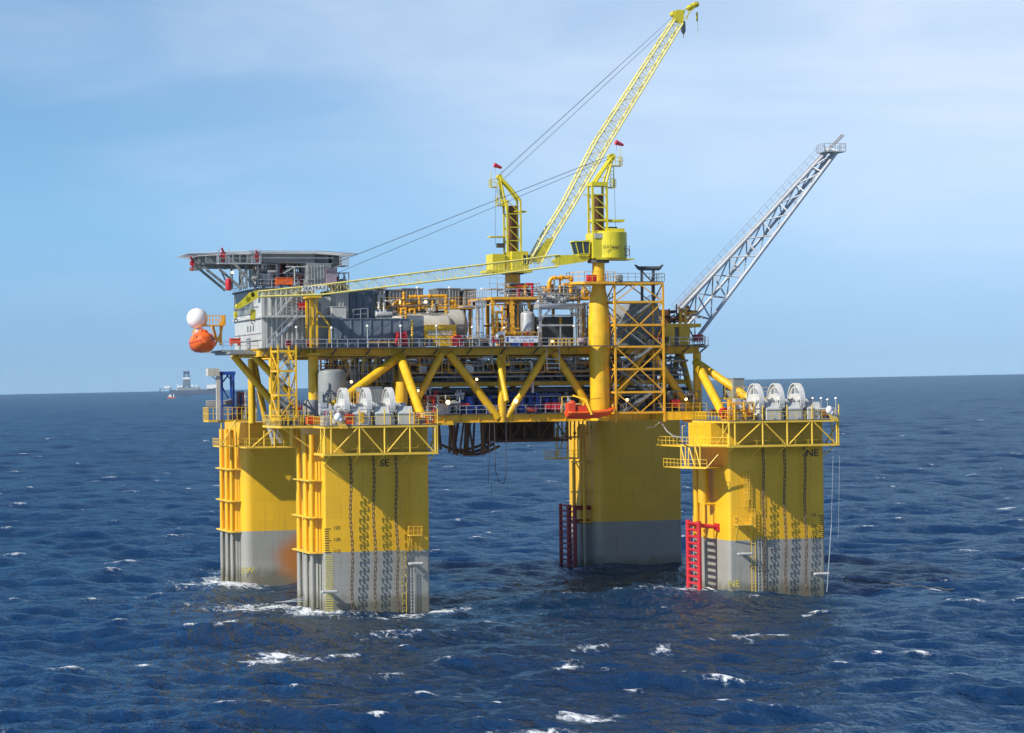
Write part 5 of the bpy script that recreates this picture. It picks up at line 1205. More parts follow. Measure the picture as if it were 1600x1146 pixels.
def bl2():
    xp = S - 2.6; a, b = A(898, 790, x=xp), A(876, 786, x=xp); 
    T = thing('boat_landing', 'dark red boat landing beside the rear right column', 'boat landing', (xp, a.y, -2), 'red boat landing frames beside the right-hand columns')
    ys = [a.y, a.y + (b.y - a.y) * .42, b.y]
    for y in ys: m = MB(); m.cyl((xp, y, -2.5), (xp, y, a.z), .3 if y != ys[1] else .4, n=10); m.build('upright', 'dark_red', T)
    for i in range(12): z = .1 + (a.z - .3) * i / 11; m = MB(); m.cyl((xp, a.y, z), (xp, b.y, z), .15, n=6); m.build('rung', 'dark_red', T)
    m = MB(); m.cyl((xp, a.y, a.z - .4), (S, a.y, a.z - .4), .35, n=8); m.cyl((xp, a.y + 1.4, a.z - 2.6), (S, a.y + 1.4, a.z - 2.6), .35, n=8); m.build('support_arm', 'dark_red', T)
bl2()

# ------------------------------------------------------------------ lamp posts and lit floodlights
def lamp_post(px, pt, y, z0, lab, mt='steel'):
    q = A(px, pt, y=y); T = thing('lamp_post', lab, 'lamp post', (q.x, y, z0), 'white lamp posts along the deck edges')
    m = MB(); m.cyl((q.x, y, z0), (q.x, y, q.z), .07, n=6); m.build('pole', mt, T); m = MB(); m.lathe((q.x, y, q.z - .05), (0, 0, 1), [(0, .12), (.12, .21), (.26, .16), (.34, .05)], 10); m.build('lamp', 'lamp_white', T)
zu, zl = ZU1 + .02, ZL1 + .02
for px, pt, where in ((463, 513, 'before the ribbed accommodation wall'), (518, 514, 'at the left end of the blue-grey wall'), (574, 511, 'before the middle of the blue-grey wall'), (626, 511, 'near the right end of the blue-grey wall'), (682, 511, 'before the yellow container'), (738, 513, 'before the end of the cream tanks'),
                      (788, 514, 'left of the white banner'), (841, 514, 'right of the white banner'), (897, 511, 'before the grey module frame')):
    lamp_post(px, pt, FY - 2.8, zu, 'white lamp post ' + where)
for px, pt, where in ((753, 453, 'right of the ribbed cooler stacks'), (601, 452, 'among the ribbed cooler stacks on the left'), (652, 451, 'between the middle cooler stacks'), (702, 451, 'at the right-hand pair of cooler stacks')): lamp_post(px, pt, 26, 39, 'slender lamp post rising ' + where)
for px, pt, where in ((1270, 624, 'nearest the winches'), (1283, 624, 'second from the winches'), (1293, 626, 'third from the winches'), (1306, 624, 'at the outer corner'),): lamp_post(px, pt, 1.5 if px != 1306 else -4, ZFN, 'lamp post at the right end of the NE platform, ' + where)
lamp_post(1096, 610, FY - .2, zl, 'lamp post at the lower deck edge beside the NE raker'); lamp_post(1032, 612, FY - .2, zl, 'lamp post right of the yellow stair tower on the lower deck')
def flood(px, py, y, lab, r=.3):
    q = A(px, py, y=y); T = thing('floodlight', lab, 'floodlight', tuple(q), 'lit floodlights on the platform')
    m = MB(); m.sph(q, r, n=12, m=8); m.build('lamp_glass', 'lamp_glow', T); m = MB(); m.cyl(q + V(0, .12, .0), q + V(0, .5, .12), r * 1.05, r * .6, n=12); m.bar(q + V(0, .4, 0), q + V(0, .4, -1.2), .08); m.build('lamp_housing', 'grey_mid', T)
for px, py, y, lb in ((549, 597, 15, 'lit lamp right of the tall grey tank'), (590, 613, 11, 'lit lamp above the grey box between the winches'), (653, 611, 13, 'small lit lamp behind the SE raker'), (700, 629, 13, 'bright lit lamp on the lower deck right of the SE platform'), (745, 593, 13, 'lit lamp on the descending brace left of centre'),
                      (806, 627, 13, 'bright lit lamp before the blue skids'), (927, 592, 12.5, 'lit lamp on the shaded crane pedestal'), (933, 628, 11, 'lit lamp above the rescue boat'), (1072, 624, 13, 'lit lamp right of the yellow stair tower'), (980, 625, 8.6, 'small lit lamp low on the yellow stair tower'),
                      (623, 472, 19, 'large lit lamp among the yellow pipes on the tanks'), (665, 472, 19, 'second lit lamp right of it over the tanks'), (863, 534, 15, 'small lit lamp beside the yellow railing'), (363, 426, 20, 'lit lamp under the left of the helideck'), (400, 419, 20, 'lit lamp between helideck struts and deck house')):
    flood(px, py, y, lb, .29 if 'bright' in lb or 'large' in lb else .17)

# ------------------------------------------------------------------ process equipment: small generators
def skid(name, lab, cat, x0, x1, y0, y1, z0, z1, seed, mats, nv=2, npipe=10, cab=2, fr='grey_mid', grp=None, hor=True):
    r = random.Random(seed); T = thing(name, lab, cat, ((x0 + x1) / 2, y0, z0), grp)
    H_ = z1 - z0; m = MB(); frame(m, x0, y0, z0 + .05, x1, y1, z0 + H_ * .92, .08, lv=[z0 + H_ * .5], br=False); m.build('frame', fr, T)
    for i in range(nv):
        m = MB(); rr = min(H_ * .28, (x1 - x0) * .16) * r.uniform(.7, 1.1)
        if hor and r.random() < .6: xa = r.uniform(x0 + .6, x1 - 3.4); m.tank((xa, y0 + rr + r.random(), z0 + rr + .3 + r.random() * H_ * .3), (xa + r.uniform(1.8, 3), y0 + rr + r.random() * .1 + .5, z0 + rr + .3 + r.random() * .1 * H_), rr, n=16)
        else: xa = r.uniform(x0 + rr, x1 - rr); ya = y0 + rr + r.random() * 1.5; m.tank((xa, ya, z0 + rr * .5 + .1), (xa, ya, z0 + H_ * r.uniform(.5, .8)), rr, n=16)
        m.build('vessel', r.choice(mats), T)
    for i in range(npipe):
        m = MB(); rr = r.choice((.06, .09, .12, .18)); xa, xb = sorted((r.uniform(x0, x1), r.uniform(x0, x1))); ya = y0 + r.uniform(-.2, 2.0); za, zb_ = z0 + H_ * r.uniform(.05, .95), z0 + H_ * r.uniform(.05, .95)
        k = r.random()
        if k < .4: pts = [(xa, ya, za), (xb, ya, za), (xb, ya, zb_)]
        elif k < .7: pts = [(xa, ya, z0 + .1), (xa, ya, zb_), (xa + r.uniform(-1, 1), ya, zb_), (xa + r.uniform(-1, 1), ya + 1, zb_)]
        else: pts = [(xa, ya, z0 + .1), (xa, ya, z0 + H_ * .95)]
        m.path(pts, rr, n=7)
        for q in range(r.randint(1, 3)):
            p_ = V(*pts[0]).lerp(V(*pts[1]), r.random()); d = (V(*pts[1]) - V(*pts[0])); d = d.normalized() if d.length > .01 else V(0, 0, 1); m.cyl(p_ - d * .06, p_ + d * .06, rr * 2, n=8)
            if r.random() < .5: m.cyl(p_, p_ + V(0, -.35, .1), .04, n=4); m.ring(p_ + V(0, -.38, .1), (0, 1, 0), .18, .03, n=8, m=4)
        m.build('pipe', r.choice(mats), T)
    for i in range(cab):
        m = MB(); w_, h_ = r.uniform(.6, 1.6), H_ * r.uniform(.2, .5); xa = r.uniform(x0, x1 - w_); ya = y0 + r.random(); m.bb(xa, ya, z0 + .1, xa + w_, ya + .8, z0 + .1 + h_); m.bb(xa + .08, ya - .03, z0 + .2, xa + w_ / 2 - .03, ya, z0 + h_); m.bb(xa + w_ / 2 + .03, ya - .03, z0 + .2, xa + w_ - .08, ya, z0 + h_); m.build('cabinet', r.choice(mats), T)
    return T
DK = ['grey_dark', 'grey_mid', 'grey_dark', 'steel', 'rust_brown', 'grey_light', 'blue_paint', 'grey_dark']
bays = [(15, 21), (21.4, 27.6), (29.2, 35.2), (35.6, 41.5), (43.8, 49.8), (50.2, 56.2)]
bn = ['first', 'second', 'third', 'fourth', 'fifth', 'sixth']
for i, (a, b) in enumerate(bays):
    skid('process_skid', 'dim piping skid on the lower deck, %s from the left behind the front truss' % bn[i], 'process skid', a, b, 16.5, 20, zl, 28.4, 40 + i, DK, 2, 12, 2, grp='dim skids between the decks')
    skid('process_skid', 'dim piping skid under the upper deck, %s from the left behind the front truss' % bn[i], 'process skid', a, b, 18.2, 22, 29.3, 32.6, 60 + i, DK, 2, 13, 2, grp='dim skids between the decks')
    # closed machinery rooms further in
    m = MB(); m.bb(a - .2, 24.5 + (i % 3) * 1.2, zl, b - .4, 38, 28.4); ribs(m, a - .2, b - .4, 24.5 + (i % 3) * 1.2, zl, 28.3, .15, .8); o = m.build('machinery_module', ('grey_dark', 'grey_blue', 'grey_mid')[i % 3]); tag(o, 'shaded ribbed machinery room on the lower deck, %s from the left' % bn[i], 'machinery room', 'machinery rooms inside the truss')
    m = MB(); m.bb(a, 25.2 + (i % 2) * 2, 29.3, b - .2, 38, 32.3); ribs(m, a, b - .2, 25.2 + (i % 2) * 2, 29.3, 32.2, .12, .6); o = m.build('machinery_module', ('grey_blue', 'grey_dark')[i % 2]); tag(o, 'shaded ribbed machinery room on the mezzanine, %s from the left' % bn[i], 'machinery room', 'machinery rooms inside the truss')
for nm, a, b, y, c, d, sd_, mts in (('cluttered pipes and ducts on the accommodation roof, left of the orange-red box', 403, 432, 17.5, 447, 410, 801, ['galv', 'grey_mid', 'white_paint', 'grey_dark']), ('cluttered white frames and ducts on the accommodation roof, behind the orange-red box', 434, 478, 18.5, 447, 408, 802, ['white_paint', 'galv', 'grey_light', 'grey_dark', 'red_paint']),
                                ('small pipes and reels on the roof right of the pale ribbed container', 519, 545, 18.5, 455, 424, 803, ['galv', 'red_paint', 'grey_mid', 'steel'])):
    skid('roof_gear', nm, 'roof equipment', PX(a, y, 430), PX(b, y, 430), y, y + 3, PZ(c, y, (a + b) / 2), PZ(d, y, (a + b) / 2), sd_, mts, 2, 22, 3, 'galv')
for i, (u0, u1) in enumerate(((500, 545), (640, 690), (700, 770), (785, 850), (855, 920))):
    skid('hung_piping', 'small pipes and lights hung close under the upper deck, %s from the left' % bn[i], 'hung piping', PX(u0, 15, 570), PX(u1, 15, 570), 14.8, 16.3, 30.4, 32.8, 820 + i, ['galv', 'steel', 'orange_yellow', 'grey_mid', 'rust_brown'], 0, 14, 1, 'orange_yellow', grp='piping hung under the upper deck')
    if i < 2: skid('rail_gear', 'small valves and boxes standing at the lower deck edge, %s from the left' % bn[i], 'deck gear', PX(u0, 14.6, 640), PX(u1, 14.6, 640), 14.1, 15.4, zl, 26.9, 840 + i, ['galv', 'steel', 'orange_yellow', 'grey_mid', 'blue_paint', 'red_paint'], 1, 12, 2, 'orange_yellow', grp='gear along the lower deck edge')
skid('winch_gear', 'hoses, valves and small boxes crowded round the left SE winch', 'winch gear', -.4, 5.2, -3.9, -1.2, ZF, 25.9, 861, ['galv', 'steel', 'white_paint', 'grey_mid', 'red_paint', 'orange_yellow'], 0, 16, 2, 'galv', grp='small gear among the winches')
skid('winch_gear', 'hoses, valves and small boxes between the SE winches and the raker foot', 'winch gear', 11.2, 14, -3.9, -1.5, ZF, 25.4, 862, ['galv', 'steel', 'white_paint', 'grey_mid', 'red_paint', 'orange_yellow'], 0, 12, 2, 'orange_yellow', grp='small gear among the winches')
skid('winch_gear', 'hoses, valves and small boxes crowded left of the NE winches', 'winch gear', 55, 58.5, -3.9, -1.2, ZFN, 26.2, 863, ['galv', 'steel', 'white_paint', 'orange_yellow', 'orange_yellow'], 0, 16, 2, 'orange_yellow', grp='small gear among the winches')
skid('winch_gear', 'hoses and small boxes right of the NE winches', 'winch gear', 67, 70.3, -3.9, -1.5, ZFN, 25.2, 864, ['galv', 'steel', 'white_paint', 'grey_mid', 'red_orange', 'orange_yellow'], 0, 10, 2, 'galv', grp='small gear among the winches')
# long pipes behind the truss
for k, (y, z, r_, mt, lb) in enumerate(((15.6, 31.9, .16, 'steel', 'long pale pipe high behind the front truss'), (15.9, 30.6, .22, 'grey_mid', 'long grey pipe in the upper part of the truss'), (16.1, 29.9, .12, 'galv', 'thin pale pipe just above the mezzanine'), (15.7, 27.9, .2, 'grey_dark', 'long dark pipe just below the mezzanine'), (15.9, 27.1, .1, 'steel', 'thin bright pipe in the lower part of the truss'))):
    m = MB(); m.cyl((15, y, z), (56.4, y, z), r_, n=8)
    for i in range(14): x = 15.5 + i * 3.1; m.cyl((x, y, z), (x + .12, y, z), r_ * 1.7, n=8)
    o = m.build('long_pipe', mt); tag(o, lb, 'pipe', 'long pipes running through the truss')
# left bay under the accommodation side
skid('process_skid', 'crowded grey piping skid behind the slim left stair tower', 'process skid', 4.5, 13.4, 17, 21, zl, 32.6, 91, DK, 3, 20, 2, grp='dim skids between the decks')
m = MB(); frame(m, 3.5, 16.5, 29.4, 13.6, 20, 32.7, .08, lv=[30.5, 31.6])
for i in range(16): x = 4 + i * .6; m.bar((x, 16.5, 29.5), (x, 16.5, 32.7), .09)
o = m.build('pipe_rack', 'galv'); tag(o, 'pale pipe rack high behind the tall grey tank', 'pipe rack')
# tall grey tank, grey box and drum behind the SE winches
q0, q1 = A(497, 580, y=12.5), A(540, 645, y=12.5); m = MB(); rr = (q1.x - q0.x) / 2; m.lathe(((q0.x + q1.x) / 2, 12.5, ZF), (0, 0, 1), [(0, rr), (q0.z - ZF - .3, rr), (q0.z - ZF, rr * .93), (q0.z - ZF + .2, rr * .5)], 32); T = thing('storage_tank', 'tall smooth grey cylindrical tank behind the SE winches', 'tank', ((q0.x + q1.x) / 2, 12.5, ZF)); m.build('shell', 'grey_mid', T)
m = MB(); m.bb(q0.x + .75, 12.5 - rr - .02, ZF, q0.x + 1.1, 12.5 - rr + .4, ZF + 3.6); m.build('level_gauge', 'white_paint', T); m = MB(); m.rail([(q0.x - 1, 9.6, 27.2), (q1.x + 3, 9.6, 27.2)], sp=2.2, h=.8, mid=False); o = m.build('pipe_pair', 'steel'); tag(o, 'pair of pale horizontal pipes across the tall grey tank', 'pipes')
q0, q1 = A(475, 625, y=6), A(497, 648, y=6); m = MB(); rr = (q1.x - q0.x) / 2; m.lathe(((q0.x + q1.x) / 2, 6, ZF), (0, 0, 1), [(0, rr * .9), (.4, rr), (q0.z - ZF - .2, rr), (q0.z - ZF, rr * .85)], 20); m.bb(q1.x - .1, 5.6, ZF + 1, q1.x + .35, 6.3, q0.z - .4); o = m.build('small_tank', 'grey_mid'); tag(o, 'small grey drum tank left of the SE winches', 'tank')
cabinet(563, 606, 598, 648, 7.5, 3.5, 'grey_mid', 'grey machinery box between and behind the SE winches', 'box', name='machinery_box')
m = MB(); q = A(555, 620, y=6); m.rail([q + V(-.6, 0, -.8), q + V(.6, 0, -.8), q + V(.6, .8, -.8)], h=1.4, sp=.4, r=.05); m.bb(q.x - .7, 6, q.z - 1, q.x + .7, 7, q.z - .8); o = m.build('crane_basket', 'orange_yellow'); tag(o, 'yellow caged basket between the left and middle SE winches', 'basket')
def redbox(px0, py0, px1, py1, y, lab, mt='red_paint', nm='equipment_box', ct='box'):
    m = rect(px0, py0, px1, py1, y, .9); a = R4(px0, py0, px1, py1, y); m.bb(a[0] - .04, y - .04, a[3] - .12, a[2] + .04, y + .94, a[3] + .03); m.bb(a[0] + .1, y - .03, a[1] + .1, (a[0] + a[2]) / 2 - .04, y, a[3] - .2)
    o = m.build(nm, mt); tag(o, lab, ct); return o
redbox(541, 648, 553, 663, -3.8, 'red locker before the left SE winch', 'red_orange', 'locker', 'locker')
redbox(666, 651, 680, 661, -3.8, 'low red chest at the right end of the SE platform', 'red_orange', 'locker', 'locker')
redbox(480, 652, 500, 663, 1.9, 'wide red chest left of the SE winches under the small grey tank', 'red_orange', 'locker', 'locker')
redbox(1163, 640, 1174, 650, -3.8, 'red locker left of the NE winches', 'red_orange', 'locker', 'locker')
redbox(1283, 643, 1291, 651, -3.6, 'small red locker at the right end of the NE platform', 'red_orange', 'locker', 'locker')
redbox(648, 648, 657, 660, -3.2, 'yellow gearbox left of the foot of the SE raker', 'orange_yellow', 'gearbox', 'gearbox')
redbox(564, 645, 569, 661, -3.9, 'narrow yellow cabinet between the left and middle SE winches', 'yellow_paint', 'cabinet', 'cabinet')
redbox(1140, 625, 1154, 652, -1, 'tall orange yellow control stand left of the NE winches', 'orange_yellow', 'control_stand', 'stand')
cabinet(1146, 592, 1163, 620, 9, 4, 'grey_mid', 'grey cabin behind the NE winches', 'cabin', name='control_cabin')
m = MB(); m.rail([A(1133, 622, y=7), A(1172, 622, y=7)], sp=1, h=1.5); m.rail([A(1190, 620, y=9), A(1205, 620, y=9)], sp=1, h=1.3); m.bb(A(1133, 622, y=7).x, 7, A(1133, 622, y=7).z - .2, A(1205, 620, y=7).x, 12, A(1133, 622, y=7).z); o = m.build('rear_platform', 'yellow_rail'); tag(o, 'yellow railed rear platform behind the NE winches', 'platform')
for px, py, y, lb in ((638, 651, -3, 'red hose reel right of the SE winches'), (1131, 645, -1, 'pinkish red hose reel at the foot of the NE raker')):
    q = A(px, py, y=y); m = MB(); m.cyl(q + V(0, -.35, 0), q + V(0, .35, 0), .55, n=16); m.ring(q + V(0, -.38, 0), (0, 1, 0), .55, .12, n=18, m=6); m.ring(q + V(0, .38, 0), (0, 1, 0), .55, .12, n=18, m=6); m.bb(q.x - .35, y - .3, q.z - .9, q.x + .35, y + .3, q.z - .4); o = m.build('hose_reel', 'red_paint'); tag(o, lb, 'hose reel')
for px, py, lb in ((528, 652, 'white wrapped bundle on a striped stand before the left SE winch'), (1296, 641, 'white wrapped bundle on a striped stand at the right end of the NE platform')):
    q = A(px, py, y=YF - .3); T = thing('wrapped_bundle', lb, 'bundle', tuple(q)); m = MB(); m.sph(q, .5, n=12, m=8, sc=(1, .8, 1.15)); m.sph(q + V(.3, 0, -.35), .38, n=10, m=6); m.build('white_cover', 'white_clean', T)
    m = MB()
    for k in range(4): m.bar(q + V(-.2 + k * .25, 0, -.3), q + V(.35 + k * .28, -.2, -1.5), .12)
    m.build('stand', 'yellow_rail', T)
# lower deck front row
def vessel(px0, py0, px1, py1, y, mt, lab, name='pressure_vessel', ct='vessel'):
    a = R4(px0, py0, px1, py1, y); m = MB(); w_, h_ = a[2] - a[0], a[3] - a[1]
    if w_ > h_: r_ = h_ / 2; m.tank((a[0] + r_ * .5, y + r_, a[1] + r_), (a[2] - r_ * .5, y + r_, a[1] + r_), r_, n=24); [m.bb(x - .12, y + .1, a[1] - .5, x + .12, y + 2 * r_ - .1, a[1] + .25 * r_) for x in (a[0] + w_ * .25, a[2] - w_ * .25)]
    else: r_ = w_ / 2; m.tank((a[0] + r_, y + r_, a[1] + r_ * .5), (a[0] + r_, y + r_, a[3] - r_ * .5), r_, n=20); m.cyl((a[0] + r_, y + r_, a[1] - .4), (a[0] + r_, y + r_, a[1] + r_ * .6), r_ * .6, n=12)
    for k in (.3, .6): m.cyl((a[0] + w_ * k, y + r_, a[3] - .1), (a[0] + w_ * k, y + r_, a[3] + .3), .12, n=7)
    o = m.build(name, mt); tag(o, lab, ct); return o
vessel(662, 603, 676, 611, 15, 'steel', 'small pale horizontal cylinder right of the SE raker, high up'); vessel(711, 613, 727, 619, 14.6, 'steel', 'small pale horizontal cylinder left of the blue skids')
redbox(664, 618, 677, 624, 14.4, 'small red box right of the SE raker at rail height'); vessel(678, 614, 686, 622, 14.3, 'red_paint', 'round red valve body beside the small red box', 'gate_valve', 'valve')
for i, (a, b, c, d, nm) in enumerate(((722, 621, 748, 645, 'left'), (750, 618, 781, 645, 'middle'), (799, 614, 838, 645, 'right'), (840, 616, 876, 645, 'far right'))):
    q = R4(a, b, c, d, 15.2); T = thing('pump_skid', '%s blue pump skid behind the lower deck railing' % nm, 'pump skid', (q[0], 15.2, zl), 'blue pump skids on the lower deck')
    m = MB(); frame(m, q[0], 15.2, zl, q[2], 17.5, q[3], .09, lv=[(zl + q[3]) / 2]); m.build('frame', 'blue_paint', T); m = MB(); n = 3
    for k in range(n): x = q[0] + (q[2] - q[0]) * (k + .5) / n; m.tank((x, 16.2, zl + .5), (x, 16.2, q[3] - .6), (q[2] - q[0]) / 8, n=14)
    m.build('pump', 'blue_paint', T); m = MB(); m.path([(q[0], 15.3, zl + .7), (q[2], 15.3, zl + .7)], .12); m.path([(q[0] + .4, 15.1, zl + .2), (q[0] + .4, 15.1, q[3] - .3), (q[2] - .4, 15.1, q[3] - .3)], .08); m.build('pipe', 'steel' if i % 2 else 'blue_paint', T)
redbox(862, 629, 877, 641, 14.3, 'red pump cover left of the rescue boat', 'red_paint'); redbox(852, 630, 860, 640, 14.3, 'narrow dark red box next to the blue skids'); redbox(825, 637, 839, 643, 13.9, 'bright red tray at the foot of the right blue skid', 'red_orange'); redbox(720, 631, 733, 635, 14, 'flat red box left of the left blue skid')
redbox(1050, 625, 1063, 636, 12, 'red cabinet right of the yellow stair tower', 'red_paint'); redbox(1112, 640, 1124, 650, 5, 'rusty red box between lower deck and NE raker', 'rust_brown')
redbox(1020, 525, 1036, 533, 13.2, 'red locker seen through the right stair tower', 'red_paint')
skid('manifold_skid', 'bright tangle of small pipes and valves right of the SE raker', 'manifold', A(668, 640, y=14).x, A(718, 640, y=14).x, 13.9, 15.5, zl, 27.6, 301, ['steel', 'galv', 'rust_brown', 'orange_yellow', 'steel', 'red_paint'], 1, 22, 2, 'galv')
skid('manifold_skid', 'small pipes and valves just left of the rescue boat', 'manifold', A(878, 640, y=14).x, A(915, 640, y=14).x, 13.9, 15.5, zl, 27.2, 302, ['steel', 'galv', 'orange_yellow', 'steel'], 1, 14, 1, 'yellow_rail')
skid('manifold_skid', 'pipes and valves on the lower deck right of the yellow stair tower', 'manifold', A(1040, 640, y=14).x + .3, A(1090, 640, y=14).x, 13.2, 15.5, zl, 27.8, 303, ['steel', 'galv', 'orange_yellow', 'grey_mid', 'rust_brown'], 1, 16, 2, 'grey_mid')
m = MB(); m.path([A(890 + 0, 645, y=13.6), A(890, 565, y=13.6)], .01) ; m = MB(); m.path([A(832, 614, y=14.6), A(831, 568, y=14.6), A(827, 564, y=14.6)], .24, n=10); o = m.build('vent_stack', 'steel'); tag(o, 'pale vertical vent stack in front of the truss behind the right blue skid', 'vent')
m = MB(); zz = A(862, 548, y=13).z; a, b = A(853, 560, y=13), A(873, 560, y=13)
for py in (562, 569, 576): z = PZ(py, 13, 862); m.bb(a.x, 12.6, z, b.x, 13.5, z + .12)
m.bar((a.x, 12.7, PZ(579, 13, 862)), (a.x, 12.7, ZU1), .1); m.bar((b.x, 12.7, PZ(579, 13, 862)), (b.x, 12.7, ZU1), .1); m.bb(a.x - .3, 12.6, ZU1, b.x + .3, FY - .4, ZU1 + .14); o = m.build('hanging_steps', 'steel'); tag(o, 'hanging steps below the upper deck edge right of centre', 'steps')
m = MB(); q = A(790, 546, y=13.2); a, b = A(789, 570, y=13), A(796, 570, y=13); m.bar(q, a, .12); m.bar(q + V(.1, 0, 0), b, .12); m.bar(a, b, .3); m.bar(q, (q.x, FY, q.z), .2); o = m.build('beam_hoist', 'yellow_paint'); tag(o, 'small triangular yellow hoist hanging from the upper deck edge', 'hoist')
# hoses hanging to the water
for pts, r_, lb in ((((772, 655), (773, 690), (774, 735), (779, 752), (787, 757), (791, 740), (791, 600)), .05, 'looped dark hose hanging from the lower deck'), (((765, 655), (765, 700), (763, 756)), .035, 'thin rope ladder line hanging left of the looped hose'), (((768, 755), (767, 778)), .03, 'short thin line hanging free above the water')):
    m = MB(); m.path([A(u, v_, y=12) for u, v_ in pts], r_, n=5); o = m.build('hanging_hose', 'cable'); tag(o, lb, 'hose')
m = MB(); m.path([A(1010, 669, y=12), A(1022, 667, y=12), A(1032, 659, y=12), A(1042, 674, y=8), A(1052, 682, y=3), A(1066, 684, y=pl_y if False else 0)], .09, n=6); o = m.build('white_hose', 'steel'); tag(o, 'pale sagging hose between the lower deck and the NE walkway', 'hose')

# ------------------------------------------------------------------ upper deck
vessel(588, 483, 737, 537, 22, 'tank_cream', 'large cream horizontal tank at the rear, its round end facing right', 'separator', 'tank'); vessel(586, 491, 711, 532, 17.5, 'tank_cream', 'cream horizontal tank in front, partly behind the yellow container', 'separator', 'tank')
T = thing('yellow_container', 'mustard yellow container at the railing before the cream tanks', 'container', tuple(A(688, 541, y=15))); m = rect(663, 509, 713, 541, 15, 2.4); a = R4(663, 509, 713, 541, 15); m.bb(a[0] - .05, 14.95, a[3], a[2] + .05, 17.45, a[3] + .1)
for k in (.33, .66): m.bb(a[0], 14.93, a[1] + (a[3] - a[1]) * k, a[2], 14.997, a[1] + (a[3] - a[1]) * k + .08)
m.build('body', 'yellow_paint', T); m = MB(); m.bb(a[0] + .5, 14.96, a[1] + 1.5, a[2] - .6, 14.998, a[1] + 2.1); m.build('side_panel', 'tank_cream', T)
vessel(587, 487, 615, 497, 16.6, 'steel', 'short steel vessel lying above the blue-grey wall', 'heat_exchanger', 'vessel')
# cooler stacks on a raised frame
rowz = PZ(478, 30, 660); 
T = thing('cooler_rack', 'yellow-brown frame carrying the ribbed cooler stacks', 'frame', (PX(600, 28, 480), 28, ZU1)); m = MB(); xa, xb = PX(583, 28, 480), PX(748, 28, 480); m.bb(xa, 28, rowz - .5, xb, 36, rowz)
for i in range(6): x = xa + (xb - xa) * i / 5; m.bar((x, 28.2, ZU1), (x, 28.2, rowz), .3); m.bar((x, 35.5, ZU1), (x, 35.5, rowz), .3)
m.rail([(xa, 28, rowz), (xb + 1.3, 28, rowz), (xb + 1.3, 34, rowz)], sp=1.2); m.build('frame', 'orange_yellow', T)
for i, (a, b, c, d) in enumerate(((587, 452, 603, 478), (608, 454, 628, 478), (629, 452, 661, 478), (683, 452, 719, 478), (725, 453, 744, 477))):
    q = R4(a, b, c, d, 29); m = MB(); m.bb(q[0], 29, rowz, q[2], 33.5, q[3]); ribs(m, q[0], q[2], 29, rowz, q[3], .1, .42, .1); ribsx(m, q[0], 29, 33.5, rowz, q[3], .1, .42, .1); m.bb(q[0] - .1, 28.85, q[3], q[2] + .1, 33.6, q[3] + .14)
    o = m.build('cooler_stack', 'grey_mid'); tag(o, 'ribbed grey cooler stack, %s of five from the left, on the frame behind the tanks' % bn[i], 'cooler', 'ribbed cooler stacks')
def ypipe(pts, y, r_, lab, mt='orange_yellow', nm='pipe_loop'):
    P_ = [A(u, v_, y=y) for u, v_ in pts]; m = MB(); m.path(P_, r_, n=10)
    for a, b in zip(P_, P_[1:]):
        if (b - a).length > .8: d = (b - a).normalized(); m.cyl(a.lerp(b, .5) - d * .08, a.lerp(b, .5) + d * .08, r_ * 1.7, n=10); m.cyl(a + d * r_ * 1.2, a + d * (r_ * 1.2 + .1), r_ * 1.6, n=10)
    o = m.build(nm, mt); tag(o, lab, 'pipe'); return o
ypipe([(614, 478), (619, 472), (632, 471), (632, 484)], 19, .24, 'short thick yellow elbow pipe at the left of the tank piping'); ypipe([(631, 456), (631, 478)], 18.8, .2, 'short upright yellow stub pipe above the tanks')
ypipe([(636, 466), (645, 464), (697, 462.5), (697, 491)], 19, .22, 'long yellow pipe running right above the tanks then turning down'); ypipe([(627, 494), (627, 483), (634, 482.5), (634, 498)], 18, .16, 'narrow inverted U yellow pipe at the front tank')
ypipe([(640, 489), (640, 484), (648, 484), (648, 491)], 18, .15, 'small yellow arch pipe right of the narrow inverted U'); ypipe([(702, 480), (702, 472), (711, 472), (711, 482)], 19, .2, 'yellow arch pipe at the right end of the tanks')
ypipe([(592, 484), (592, 463), (600, 463), (600, 488)], 18, .16, 'white inverted U pipe left of the yellow piping', 'white_paint'); ypipe([(645, 469), (645, 476), (690, 477)], 20, .14, 'thin yellow pipe low behind the long yellow one'); ypipe([(676, 470), (676, 488)], 18.6, .12, 'thin upright yellow pipe in the middle of the tanks'); ypipe([(655, 464), (655, 486)], 18.6, .12, 'thin upright yellow pipe left of the middle lamp')
skid('tank_piping', 'dense small piping on top of the front cream tank', 'piping', PX(615, 19, 480), PX(700, 19, 480), 18.6, 20.5, PZ(490, 19, 650), PZ(466, 19, 650), 77, ['steel', 'orange_yellow', 'grey_dark', 'grey_mid', 'rust_brown', 'orange_yellow'], 1, 26, 1, 'grey_mid')
m = MB(); x = PX(744, 16, 500); frame(m, x, 16, ZU1, x + 1.0, 18, PZ(470, 16, 745), .09, lv=[36, 38]); m.ladder((x + .5, 15.9, ZU1), (x + .5, 15.9, PZ(466, 16, 745)), .5); x0, x1 = PX(724, 16, 476), PX(760, 16, 476); z = PZ(478, 16, 745); m.bb(x0, 16, z - .2, x1, 19, z); m.rail([(x0, 16, z), (x1, 16, z), (x1, 19, z)], sp=1.1, h=1.15)
for py in (488, 495, 503): m.bb(PX(733, 19, py), 19, PZ(py, 19, 740), x, 20, PZ(py, 19, 740) + .12)
o = m.build('access_tower', 'steel'); tag(o, 'slim steel ladder tower with a railed landing right of the tank ends', 'tower')
q = A(715, 531, y=14.6); m = MB(); m.sph(q + V(0, 0, 0), .85, n=14, m=10, sc=(1, .6, .75)); m.bb(q.x - .7, 14.3, q.z - .8, q.x + .7, 15, q.z - .4); o = m.build('covered_winch', 'red_paint'); tag(o, 'round red covered reel right of the yellow container', 'reel')
